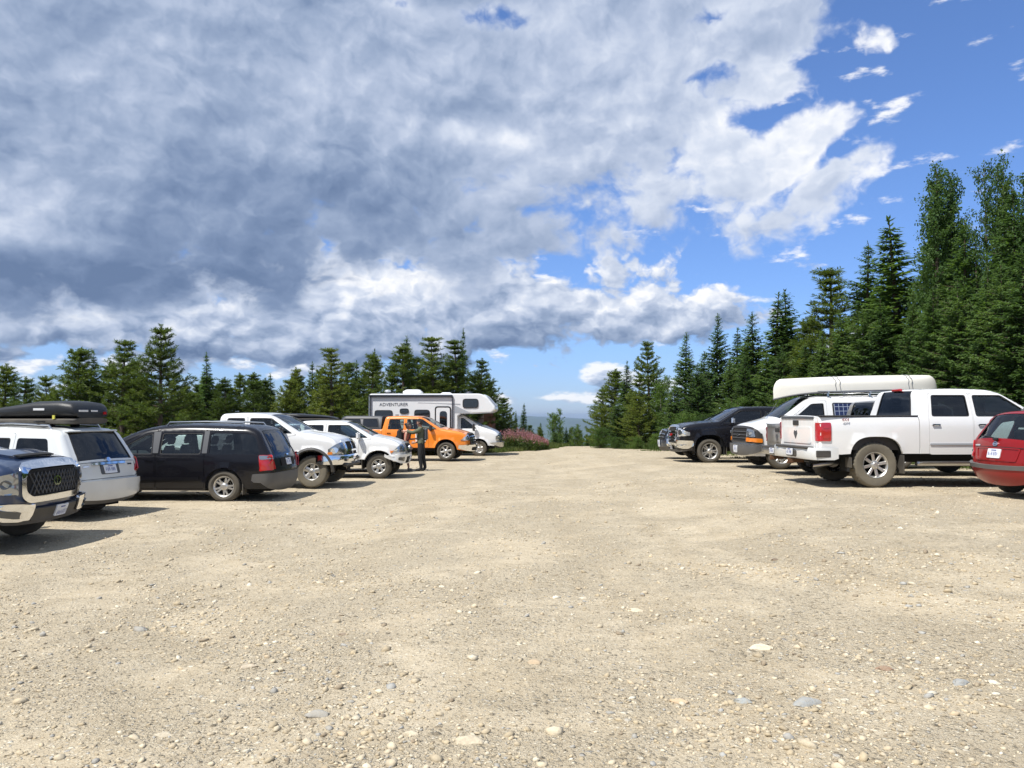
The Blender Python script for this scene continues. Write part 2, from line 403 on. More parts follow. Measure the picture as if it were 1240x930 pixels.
# ------------------------------------------------------------------ vehicle shell
class Shell:
    """ctrl: (x, z, tag, r, crown, fillet) from the rear bottom over the roof to the front bottom"""
    def __init__(s, ctrl, hw, zb, k, arches, zs, tuck=.05, taper=.05, flare=.02, bowl=.03, rear_zs=None):
        s.hw, s.zb, s.k, s.arches, s.zs, s.tuck, s.flare, s.bowl = hw, zb, k, arches, zs, tuck, flare, bowl
        C = ctrl; pts = []
        def emit(x, z, t, r, c): pts.append((x, z, t, r, c))
        K = len(C)
        for i in range(K):
            x, z, t, r, c, f = C[i]
            if i == 0 or i == K - 1: emit(x, z, t, r, c)
            else:
                a, b = C[i - 1], C[i + 1]; p = np.array([x, z])
                va = np.array([a[0] - x, a[1] - z]); vb = np.array([b[0] - x, b[1] - z]); la, lb = np.linalg.norm(va), np.linalg.norm(vb)
                q = min(f, la * .48, lb * .48); pa = p + va / la * q; pb = p + vb / lb * q
                n = 6
                for u in range(n + 1):
                    w = u / n; P = (1 - w) ** 2 * pa + 2 * w * (1 - w) * p + w * w * pb
                    emit(P[0], P[1], C[i - 1][2] if u < n / 2 else t, r, c)
            if i < K - 1:
                x2, z2, _, r2, c2, f2 = C[i + 1]; l = math.hypot(x2 - x, z2 - z)
                q1 = 0 if i == 0 else min(f, l * .48); q2 = 0 if i + 1 == K - 1 else min(f2, l * .48)
                m = max(1, int((l - q1 - q2) / .09))
                for j in range(1, m):
                    u = (q1 + (l - q1 - q2) * j / m) / l; emit(x + (x2 - x) * u, z + (z2 - z) * u, t, r + (r2 - r) * u, c + (c2 - c) * u)
        s.X = np.array([p[0] for p in pts]); s.Z = np.array([p[1] for p in pts]); s.T = [p[2] for p in pts]
        s.r = np.array([p[3] for p in pts]); s.c = np.array([p[4] for p in pts])
        P2 = np.stack([s.X, s.Z], 1); d = np.gradient(P2, axis=0); d /= np.linalg.norm(d, axis=1)[:, None] + 1e-9
        s.n = np.stack([-d[:, 1], d[:, 0]], 1); s.P2 = P2
        s.xmin, s.xmax = s.X.min(), s.X.max(); s.tp = taper
        s.wE = s.Y(P2)
    def W(s, P):
        x, z = P[:, 0], P[:, 1]; xc = (s.xmin + s.xmax) / 2; hl = (s.xmax - s.xmin) / 2
        w = s.hw - s.tp * np.abs((x - xc) / hl) ** 5
        w = w - np.where(z > s.zb, s.k * (z - s.zb) + .25 * s.k * (z - s.zb) ** 2, 0)
        zm = s.zb - .22
        w = w - np.where(z < zm, s.tuck * ((zm - z) / (zm - .25)) ** 2, 0)
        w = w - np.where((z > zm) & (z <= s.zb), s.bowl * ((z - zm) / .22) ** 2, 0) - np.where(z > s.zb, s.bowl, 0)
        for (ax, az, rx, ry, n) in s.arches:
            q = (np.abs((x - ax) / rx) ** n + np.abs((z - az) / ry) ** n) ** (1 / n)
            t = np.clip(1 - (q - 1) / .16, 0, 1); w = w + s.flare * t * t * (3 - 2 * t)
        return w
    def Y(s, P):
        P = np.asarray(P, float).reshape(-1, 2)
        A = s.P2[:-1]; B = s.P2[1:]; AB = B - A; l2 = (AB ** 2).sum(1) + 1e-12; out = np.zeros(len(P))
        for k in range(0, len(P), 1500):
            Q = P[k:k + 1500]; t = ((Q[:, None] - A[None]) * AB[None]).sum(2) / l2; t = np.clip(t, 0, 1)
            D = np.sqrt(((A[None] + t[..., None] * AB[None] - Q[:, None]) ** 2).sum(2)); j = D.argmin(1); d = D[np.arange(len(Q)), j]
            tj = t[np.arange(len(Q)), j]; r = s.r[j] * (1 - tj) + s.r[j + 1] * tj
            e = np.clip(r - d, 0, None); out[k:k + 1500] = r - np.sqrt(np.clip(r * r - e * e, 0, None))
        return s.W(P) - out
    def side(s, sd):
        def f(P): return np.stack([P[:, 0], sd * s.Y(P), P[:, 1]], 1)
        def nf(P):
            P = np.asarray(P, float); e_ = .02
            gx = (s.W(P + [e_, 0]) - s.W(P - [e_, 0])) / (2 * e_); gz_ = (s.W(P + [0, e_]) - s.W(P - [0, e_])) / (2 * e_)
            nb = np.stack([-gx, np.ones(len(P)), -gz_], 1); nb /= np.linalg.norm(nb, axis=1)[:, None]
            A = s.P2[:-1]; AB = s.P2[1:] - A; l2 = (AB ** 2).sum(1) + 1e-12; out = np.zeros((len(P), 3))
            for k in range(0, len(P), 1500):
                Q = P[k:k + 1500]; t = np.clip(((Q[:, None] - A[None]) * AB[None]).sum(2) / l2, 0, 1)
                D = np.sqrt(((A[None] + t[..., None] * AB[None] - Q[:, None]) ** 2).sum(2)); j = D.argmin(1); i = np.arange(len(Q)); d = D[i, j]; tj = t[i, j][:, None]
                r = s.r[j] * (1 - t[i, j]) + s.r[j + 1] * t[i, j]; n2 = s.n[j] * (1 - tj) + s.n[j + 1] * tj; sn = np.clip((r - d) / r, 0, 1); cs = np.sqrt(1 - sn * sn)
                o = nb[k:k + 1500] * cs[:, None]; o[:, 0] += n2[:, 0] * sn; o[:, 2] += n2[:, 1] * sn; out[k:k + 1500] = o
            out[:, 1] *= sd; return out / (np.linalg.norm(out, axis=1)[:, None] + 1e-9)
        f.nf = nf
        return f
    def end(s, which):
        if which == 'front':
            i = len(s.Z) - 1
            while i > 0 and s.Z[i - 1] > s.Z[i] - 1e-6: i -= 1
            idx = np.arange(len(s.Z) - 1, i - 1, -1)
        else:
            i = 0
            while i < len(s.Z) - 1 and s.Z[i + 1] > s.Z[i] - 1e-6: i += 1
            idx = np.arange(0, i + 1)
        z = s.Z[idx] + np.arange(len(idx)) * 1e-7
        def f(P):
            y, zz = P[:, 0], P[:, 1]; ip = lambda a: np.interp(zz, z, a[idx])
            x0, wE, c, nx, nz = ip(s.X), ip(s.wE), ip(s.c), ip(s.n[:, 0]), ip(s.n[:, 1])
            v = np.clip(np.abs(y) / wE, 0, 1); b = c * (1 - v ** 2.3)
            e = np.clip(np.abs(y) - wE, 0, None)
            Q = np.stack([x0 - nx * e * 1.0, zz - nz * e], 1)
            Y = np.where(e > 0, np.sign(y) * s.Y(Q), y)
            return np.stack([np.where(e > 0, Q[:, 0], x0 + nx * b), Y, np.where(e > 0, Q[:, 1], zz + nz * b)], 1)
        return f
    def top(s):
        i0 = 0
        while s.Z[i0 + 1] > s.Z[i0] - 1e-6 and i0 < len(s.Z) - 2: i0 += 1
        idx = np.arange(len(s.X)); o = np.argsort(s.X)
        def f(P):
            x, y = P[:, 0], P[:, 1]; k = [i for i in idx if s.n[i, 1] > .05]
            xs = s.X[k]; oo = np.argsort(xs); k = np.array(k)[oo]; ip = lambda a: np.interp(x, s.X[k], a[k])
            wE = ip(s.wE); v = np.clip(np.abs(y) / wE, 0, 1)
            return np.stack([x, y, ip(s.Z) + ip(s.c) * (1 - v ** 2.3)], 1)
        return f
    def wrap(s, tags, v0=-1, v1=1, off=0.0, nv=14, wn=False):
        V = []; F = []; NN = []; vs = np.linspace(v0, v1, nv)
        run = []
        def flush(run):
            if len(run) < 2: return
            b = len(V)
            for i in run:
                for v in vs:
                    c = s.c[i] * (1 - abs(v) ** 2.3) + off
                    V.append((s.X[i] + s.n[i, 0] * c, v * s.wE[i], s.Z[i] + s.n[i, 1] * c)); ny = 2.3 * s.c[i] * abs(v) ** 1.3 * (1 if v > 0 else -1) / s.wE[i]; ny *= 1 - max(0, abs(v) - .85) / .15; NN.append((s.n[i, 0], ny, s.n[i, 1]))
            for a in range(len(run) - 1):
                for q in range(nv - 1): F.append((b + a * nv + q, b + a * nv + q + 1, b + (a + 1) * nv + q + 1, b + (a + 1) * nv + q))
        for i in range(len(s.X) - 1):
            if s.T[i] in tags:
                if not run: run = [i]
                run.append(i + 1)
            else: flush(run); run = []
        flush(run); return (V, F, NN) if wn else (V, F)
    def outline(s):
        """closed side polygon with wheel arches, front bottom -> rear bottom"""
        pts = [tuple(p) for p in s.P2]; xr, zr0 = pts[0]; xf, zf0 = pts[-1]
        arch = sorted(s.arches, key=lambda a: -a[0]); bot = []
        def zat(x): # sill line, eases up to the ends
            if x > arch[0][0]: return zf0 if x > arch[0][0] + .6 else zf0
            if x < arch[-1][0]: return zr0
            return s.zs
        for (ax, az, rx, ry, n) in arch:
            za, zb_ = zat(ax + rx + .01), zat(ax - rx - .01)
            A = []
            for k in range(0, 25):
                t = PI * k / 24; cx, sz = math.cos(t), math.sin(t)
                A.append((ax + rx * np.sign(cx) * abs(cx) ** (2 / n), az + ry * abs(sz) ** (2 / n)))
            A = [p for p in A]
            bot.append((ax + rx, za)) if za < az else None
            bot += [p for p in A if (p[1] > (za if p[0] > ax else zb_) + .002)]
            bot.append((ax - rx, zb_)) if zb_ < az else None
        return pts + bot
    def ring_pts(s):
        E = []
        for q in (.08, .25, .5, .8, 1.15): E.append(s.P2 - s.n * (s.r * q)[:, None])
        return np.vstack(E)

def patch(name, poly, mapper, mat, parent, off=0.0, thick=0.0, rim=.02, holes=(), step=.09, extra=None, center=(1.5, 0, .8), fr=0.02, nf=3, raw=False, rimmat=None, vnorms=False):
    outer = fillet(poly, fr, n=nf) if fr > 0 else poly
    V2, T, loops = tri_region(outer, holes, step, extra)
    P = mapper(V2)
    n = np.zeros_like(P); fn = np.cross(P[T[:, 1]] - P[T[:, 0]], P[T[:, 2]] - P[T[:, 0]])
    c = P[T].mean(1) - np.array(center); c[:, 0] *= .35
    fl = (fn * c).sum(1) < 0; T = T.copy(); T[fl] = T[fl][:, ::-1]; fn[fl] *= -1
    for k in range(3): np.add.at(n, T[:, k], fn)
    n /= np.linalg.norm(n, axis=1)[:, None] + 1e-12
    Pt = P + n * (off + thick)
    V = [tuple(p) for p in Pt]; F = [tuple(t) for t in T]; M = [0] * len(F); VN = None
    if hasattr(mapper, 'nf') and vnorms: VN = [tuple(q) for q in mapper.nf(V2)]
    if rim > 0:
        d2 = {}
        for i, v in enumerate(V2): d2[(round(v[0], 5), round(v[1], 5))] = i
        for lp in loops:
            ids = [d2.get((round(v[0], 5), round(v[1], 5))) for v in lp]; ids = [i for i in ids if i is not None]
            b = len(V); K = len(ids)
            for i in ids:
                V.append(tuple(Pt[i])); V.append(tuple(Pt[i] - n[i] * rim))
                if VN is not None: VN += [(0, 0, 0), (0, 0, 0)]
            for k in range(K):
                F.append((b + 2 * k, b + 2 * ((k + 1) % K), b + 2 * ((k + 1) % K) + 1, b + 2 * k + 1)); M.append(1 if rimmat else 0)
    if raw: return (V, F, M, VN) if vnorms else (V, F, M)
    return mk(name, V, F, [mat, rimmat] if rimmat else mat, parent, M, True, 50, vn=VN)

def rect(x0, z0, x1, z1): return [(x0, z0), (x1, z0), (x1, z1), (x0, z1)]
def inset_poly(poly, d):
    """shrink a roughly convex polygon by moving every edge inwards"""
    P = np.array([p[:2] for p in poly], float); K = len(P)
    A = .5 * sum(P[i][0] * P[(i + 1) % K][1] - P[(i + 1) % K][0] * P[i][1] for i in range(K)); sg = 1 if A > 0 else -1
    out = []
    for i in range(K):
        a, p, b = P[i - 1], P[i], P[(i + 1) % K]; e1 = (p - a) / np.linalg.norm(p - a); e2 = (b - p) / np.linalg.norm(b - p)
        n1 = np.array([-e1[1], e1[0]]) * sg; n2 = np.array([-e2[1], e2[0]]) * sg
        m = n1 + n2; m = m / max(.35, np.dot(m, n1) ** 1) if np.linalg.norm(m) > 1e-6 else n1
        out.append(tuple(p + m * d))
    return out

# ------------------------------------------------------------------ wheels
def make_wheel(parent, x, y, z, Rr, w, rimR, style='multi', offroad=False, sd=-1, proto=None, tyremat='rubber', steer=0.0):
    """thing > wheel (brake disc) > tyre, rim ; outer face points to -Y when sd=-1"""
    if proto is None:
        h = w / 2
        d = MB().lathe([(.03, .03), (rimR * .62, .03), (rimR * .62, .0), (.03, 0)], 28)
        disc = d.build('wheel', 'chromedull')
        n = 72
        prof = [(rimR - .005, h * .78), (rimR + .012, h * .9), (rimR + (Rr - rimR) * .45, h * 1.03), (Rr - .045, h * .97), (Rr - .012, h * .84), (Rr, h * .60), (Rr, 0)]
        prof = prof + [(r, -a) for r, a in prof[-2::-1]]
        V = []; F = []; K = len(prof)
        for i, (r, a) in enumerate(prof):
            for k in range(n):
                t = 2 * PI * k / n; rr = r
                if r > Rr - .03: rr = r - ((.014 if offroad else .006) if (k % 2 == 0) == (a > 0) else 0)
                elif offroad and Rr - .05 < r: rr = r; a2 = a
                V.append((rr * math.cos(t), a + ((.006 if a > 0 else -.006) if offroad and k % 2 and r > Rr - .06 else 0), rr * math.sin(t)))
        for i in range(K - 1):
            for k in range(n): F.append((i * n + k, i * n + (k + 1) % n, (i + 1) * n + (k + 1) % n, (i + 1) * n + k))
        tyre = mk('tyre', V, F, tyremat, disc, smooth=True, ang=28)
        m = MB(); f = -h * .62      # face plane (towards -Y)
        m.lathe([(rimR - .03, h * .7), (rimR - .035, -h * .3), (rimR - .022, -h * .75), (rimR + .004, -h * .92), (rimR + .01, -h * .84), (rimR, -h * .7)], 48)
        ns = {'multi': 10, 'five': 5, 'six': 6, 'eight': 8, 'steel': 8, 'ysix': 6}[style]
        wd = {'multi': .040, 'five': .11, 'six': .075, 'eight': .058, 'steel': .085, 'ysix': .045}[style]
        for q in range(ns):
            a = 2 * PI * q / ns + .2
            def sp(a, wd0, wd1, r0, r1):
                ca, sa = math.cos(a), math.sin(a); rg = []
                for (rr, ww, yy) in ((r0, wd0, f - .01), ((r0 + r1) / 2, (wd0 + wd1) / 2, f - .018), (r1, wd1, -h * .8)):
                    P = [(rr, -ww / 2, yy + .012), (rr, -ww / 2 * .7, yy), (rr, ww / 2 * .7, yy), (rr, ww / 2, yy + .012), (rr, ww / 2 * .8, yy + .045), (rr, -ww / 2 * .8, yy + .045)]
                    rg.append([(p[0] * ca - p[1] * sa, p[2], p[0] * sa + p[1] * ca) for p in P])
                m.loft(rg)
            if style == 'multi':
                da = .12 if q % 2 else -.12; sp(a + da, .05, .045, .05, rimR - .02)
            elif style == 'ysix': sp(a - .0, .05, .03, .05, rimR * .6); sp(a + .16, .035, .03, rimR * .45, rimR - .02); sp(a - .16, .035, .03, rimR * .45, rimR - .02)
            else: sp(a, wd, wd * 1.15, .05, rimR - .02)
        m.lathe([(.001, f - .035), (.045, f - .033), (.058, f - .02), (.085, f - .012), (.1, f + .03)], 24)
        for q in range(6 if ns != 8 else 8):
            a = 2 * PI * q / (6 if ns != 8 else 8); m.tube([(.082 * math.cos(a), f - .028, .082 * math.sin(a)), (.082 * math.cos(a), f + .01, .082 * math.sin(a))], .009, 6)
        rim = m.build('rim', 'alloy', disc, ang=40)
        # dark drum behind the spokes
        bk = MB().lathe([(.001, .0), (rimR - .04, .0), (rimR - .035, .03)], 32).build('drum', 'dark', disc)
        proto = disc; o = disc
    else:
        o = proto.copy(); COL.objects.link(o)
        for ch in proto.children:
            c = ch.copy(); COL.objects.link(c); c.parent = o
    o.parent = parent; o.location = (x, y, z); o.rotation_euler = (0, 0, (0 if sd < 0 else PI) + steer)
    return o
def four_wheels(root, sh, L_, Rr, w, rimR, yo, **kw):
    st = kw.pop('steer', 0.0)
    p = make_wheel(root, 0, -yo, Rr, Rr, w, rimR, sd=-1, **kw)
    make_wheel(root, 0, yo, Rr, Rr, w, rimR, sd=1, proto=p)
    make_wheel(root, L_, -yo, Rr, Rr, w, rimR, sd=-1, proto=p, steer=st)
    make_wheel(root, L_, yo, Rr, Rr, w, rimR, sd=1, proto=p, steer=st)

# ------------------------------------------------------------------ shared car pieces
def seat(parent, x, y, zf, s=1.0, head=True):
    m = MB(); rot = Matrix.Rotation(R(-14), 3, 'Y')
    m.box((x + .05, y, zf + .08), (.5, .5, .16), bev=.05)
    m.box((x - .2, y, zf + .40), (.13, .48, .56), rot=rot, bev=.05, taper=(.8, .85))
    if head: m.box((x - .30, y, zf + .80), (.10, .27, .2), rot=rot, bev=.045)
    return m.build('seat', 'seatcloth', parent)
def text_mesh(name, txt, size, mat, parent, M, extrude=.002):
    cu = bpy.data.curves.new(name, 'FONT'); cu.body = txt; cu.size = size; cu.extrude = extrude; cu.align_x = 'CENTER'; cu.align_y = 'CENTER'
    ob = bpy.data.objects.new(name, cu); COL.objects.link(ob); bpy.context.view_layer.update()
    me = bpy.data.meshes.new_from_object(ob.evaluated_get(bpy.context.evaluated_depsgraph_get()))
    bpy.data.objects.remove(ob); bpy.data.curves.remove(cu)
    me.transform(M); me.materials.clear(); me.materials.append(MATS[mat])
    o = bpy.data.objects.new(name, me); COL.objects.link(o); o.parent = parent; return o
def plate(parent, mapper, y, z, sgn, off=.02, ink=True, w=.305, h=.155):
    p = patch('number_plate', rect(y - w / 2, z - h / 2, y + w / 2, z + h / 2), mapper, 'plate', parent, off=off, thick=.004, fr=.015)
    if ink:
        m = []
        V = []; F = []
        rr = random.Random(int(abs(y) * 1000 + z * 777 + w * 10))
        for k in range(6):
            yy = y - .105 + k * .039 + (.012 if k > 2 else 0)
            for (a, b, c_, d) in ((0, 0, .006, .06), (.016, 0, .022, .06), (0, .054, .022, .06), (0, 0, .022, .006), (0, .027, .022, .033)):
                if rr.random() < .35: continue
                q = patch('x', rect(yy + a, z - .035 + b, yy + c_, z - .035 + d), mapper, 'plate_ink', None, off=off + .008, fr=0, rim=0, step=.2, raw=True)
                bb = len(V); V += q[0]; F += [tuple(i + bb for i in f) for f in q[1]]
        q = patch('x', rect(y - .06, z + .045, y + .06, z + .06), mapper, 'plate_ink', None, off=off + .008, fr=0, rim=0, step=.2, raw=True)
        bb = len(V); V += q[0]; F += [tuple(i + bb for i in f) for f in q[1]]
        mk('plate_marks', V, F, 'plate_ink', p, smooth=False)
    return p
def mirror(parent, x, y, z, sd, mat='plastic', w=.2, h=.2, tall=False):
    m = MB(); m.box((x, sd * (y + .16), z), (.11, w, h), bev=.035, taper=(.9, .95)); m.tube([(x + .02, sd * (y - .03), z - h * .35), (x, sd * (y + .1), z - h * .3)], .022, 6)
    o = m.build('mirror', mat, parent)
    g = MB().box((x - .057, sd * (y + .16), z), (.004, w * .82, h * .8)).build('mirror_glass', 'reflector', o); return o
def handle(parent, sh, sd, x, z, mat='black_paint', w=.17):
    f = sh.side(sd); y = f(np.array([[x, z]]))[0][1]
    m = MB(); m.box((x, y + sd * .022, z), (w, .018, .028), bev=.008); m.box((x - w * .4, y + sd * .01, z), (.025, .03, .02)); m.box((x + w * .4, y + sd * .01, z), (.025, .03, .02))
    return m.build('handle', mat, parent)
def bar_plan(name, plan, z0, z1, depth, mat, parent, bev=.03, ztilt=0):
    """bumper bar: plan = [(x,y)...] outer line, thickness inward (towards axis dir given by depth sign)"""
    rings = []
    for (x, y) in plan:
        b = min(bev, (z1 - z0) * .4)
        rings.append([(x + depth, y, z0 + b), (x + depth * .15, y, z0), (x, y, z0 + b), (x, y, z1 - b), (x + depth * .15, y, z1), (x + depth, y, z1 - b * .3)])
    m = MB(); m.loft(rings); return m.build(name, mat, parent, ang=50)

def body_sides(root, sh, mat, doors, fixed, gaps=(), matname=None, rimd=.02, seal='seal', tint_front='glass', arch_depth=.3, handles_mat='black_paint', rear_tint='glass_tint', name='body', wraptags=('*',), skip=(), pillars=.9):
    """doors: list of dict(poly, win, handle=(x,z)) ; fixed: list of (poly, glassmat)"""
    V = []; F = []; M = []; VN = []
    ext = sh.ring_pts(); OUT = sh.outline()
    for sd in (-1, 1):
        holes = [fillet(d['poly'], d.get('fr', .05)) for d in doors if sd in d.get('sides', (-1, 1))]
        holes += [fillet(p, .06) for p, g in fixed] + [g for g in gaps]
        v, f, mi, vn_ = patch('b', OUT, sh.side(sd), mat, None, holes=holes, fr=0, extra=ext, step=.11, raw=True, rim=.03, center=(1.5, 0, .8), vnorms=True)
        VN += vn_; b = len(V); V += v; F += [tuple(i + b for i in q) for q in f]; M += [0] * len(f)
    tags = set(sh.T) - set(skip)
    paint_tags = [t for t in tags if not t.startswith('glass') and not t.startswith('open')]
    v, f, q_ = sh.wrap(paint_tags, nv=22, wn=True); VN += q_; b = len(V); V += v; F += [tuple(i + b for i in q) for q in f]; M += [0] * len(f)
    for t in tags:
        if t.startswith('glass'):
            for (a, c) in ((-1, -pillars), (pillars, 1)):
                v, f, q_ = sh.wrap([t], a, c, nv=3, wn=True); VN += q_; b = len(V); V += v; F += [tuple(i + b for i in q) for q in f]; M += [0] * len(f)
    body = mk(name, V, F, mat, root, M, True, 42, vn=VN)
    # dark inner lip round each wheel opening
    for sd in (-1, 1):
        for (ax, az, rx, ry, n) in sh.arches:
            lv = []; lf = []; A = []
            for k in range(0, 25):
                t = PI * 1.08 * k / 24 - PI * .04; cx, sz = math.cos(t), math.sin(t)
                A.append((ax + (rx - .004) * np.sign(cx) * abs(cx) ** (2 / n), az + (ry - .004) * np.sign(sz) * abs(sz) ** (2 / n)))
            A = np.array(A); y = sh.Y(A); b = len(lv)
            for (p, yy) in zip(A, y): lv.append((p[0], sd * (yy - .006), p[1])); lv.append((p[0], sd * (yy - .42), p[1]))
            for k in range(len(A) - 1): lf.append((b + 2 * k, b + 2 * k + 2, b + 2 * k + 3, b + 2 * k + 1))
            # inner wall of the well
            b = len(lv); lv.append((ax, sd * (sh.hw - .45), az))
            for p in A: lv.append((p[0], sd * (sh.hw - .45), p[1]))
            for k in range(len(A) - 1): lf.append((b, b + 1 + k, b + 2 + k))
            mk('wheel_well', lv, lf, 'dark', root)
    for sd in (-1, 1):
        for d in doors:
            if sd not in d.get('sides', (-1, 1)): continue
            dp = inset_poly(d['poly'], .008); holes = []
            if d.get('win'): holes = [fillet(d['win'], .05)]
            do = patch('door', dp, sh.side(sd), mat, root, holes=holes, fr=d.get('fr', .05), extra=ext, step=.1, rim=.03, vnorms=True)
            if d.get('win'):
                wp = inset_poly(d['win'], -.012)
                patch('window', wp, sh.side(sd), d.get('glass', tint_front), do, off=-.022, fr=.05, extra=None, rim=0, step=.12, vnorms=True)
                fr_o = fillet(inset_poly(d['win'], -.006), .05); fr_i = fillet(inset_poly(d['win'], .02), .05)
                patch('window_seal', fr_o, sh.side(sd), 'seal', do, off=-.008, holes=[fr_i], fr=0, rim=0, step=.12)
            if d.get('handle'): handle(do, sh, sd, d['handle'][0], d['handle'][1], handles_mat)
        for p, g in fixed:
            q = patch('quarter_window', inset_poly(p, -.01), sh.side(sd), g, root, off=-.012, fr=.06, rim=0, step=.12)
    return body
def glass_wrap(root, sh, t, name, gm='glass', v=.9):
    V, F = sh.wrap([t], -v, v, off=-.006, nv=14)
    o = mk(name, V, F, gm, root, smooth=True, ang=60, out_from=(1.5, 0, .8))
    # black frit border
    for (a, b) in ((-v - .004, -v + .045), (v - .045, v + .004)):
        vv, ff = sh.wrap([t], a, b, off=.0025, nv=3); mk('glass_border', vv, ff, 'seal', o)
    return o
def fill_box(root, x0, x1, hw, z0, z1, mat='dark', name='underbody'):
    return MB().box(((x0 + x1) / 2, 0, (z0 + z1) / 2), (x1 - x0, 2 * hw, z1 - z0)).build(name, mat, root)
def wiper(parent, pts, mat='seal'):
    return MB().tube(pts, .009, 5).build('wiper', mat, parent)
def roof_rails(root, sh, x0, x1, y, mat='chromedull', h=.07):
    for sd in (-1, 1):
        zt = np.interp([x0, (x0 + x1) / 2, x1], sh.X[np.argsort(sh.X)], sh.Z[np.argsort(sh.X)])
        top = sh.top(); P = lambda x: top(np.array([[x, sd * y]]))[0]
        a, b, c = P(x0), P((x0 + x1) / 2), P(x1)
        m = MB(); m.tube([(x0, a[1], a[2] - .01), (x0 + .06, a[1], a[2] + h), ((x0 + x1) / 2, b[1], b[2] + h), (x1 - .06, c[1], c[2] + h), (x1, c[1], c[2] - .01)], .02, 8)
        m.build('roof_rail', mat, root)

# ------------------------------------------------------------------ terrain height
def sm(a, b, x): 
    t = np.clip((x - a) / (b - a), 0, 1); return t * t * (3 - 2 * t)
def gz(x, y):
    x = np.asarray(x, float); y = np.asarray(y, float)
    Lz = -.2 - .08 * sm(25, 38, y); Cz = -.27 * sm(14, 38, y)
    Rz = .27 - .13 * sm(17, 26, y) - .14 * sm(26, 36, y) - .26 * sm(36, 50, y)
    z = Lz + (Cz - Lz) * sm(-3.6, -.3, x); z = np.where(x > .3, Cz + (Rz - Cz) * sm(.6, 5.6, x), z)
    near = sm(2, 9, y); z = z * near
    # the road tips over a crest, then the hill falls away to the valley
    d = np.clip(y - 51, 0, None); z = z - .075 * d ** 1.08 * (1 - .85 * sm(7, 14, x) * (y < 90))
    far = np.clip(y - 140, 0, None); z = z - .16 * far * np.exp(-far / 9000)
    # left bank beyond the first tree line
    dl = np.clip(-(x + 23) - (y - 24) * 0 + 0, 0, None); dl = np.clip(-x - 24 + np.clip(y - 24, 0, 60) * .55, 0, None) * (y > 0)
    z = z - .10 * dl ** 1.1 * (dl > 0)
    return z
def gzf(x, y): return float(gz(x, y))

def place(x, y, heading, ref, g=None):
    """loc of a vehicle whose local point ref lands on world (x, y)"""
    h = R(heading); c, s = math.cos(h), math.sin(h)
    lx = x - (c * ref[0] - s * ref[1]); ly = y - (s * ref[0] + c * ref[1])
    return (lx, ly, gzf(x, y) if g is None else g), h
def px2x(px, Y): return (px - 620) / 960 * Y

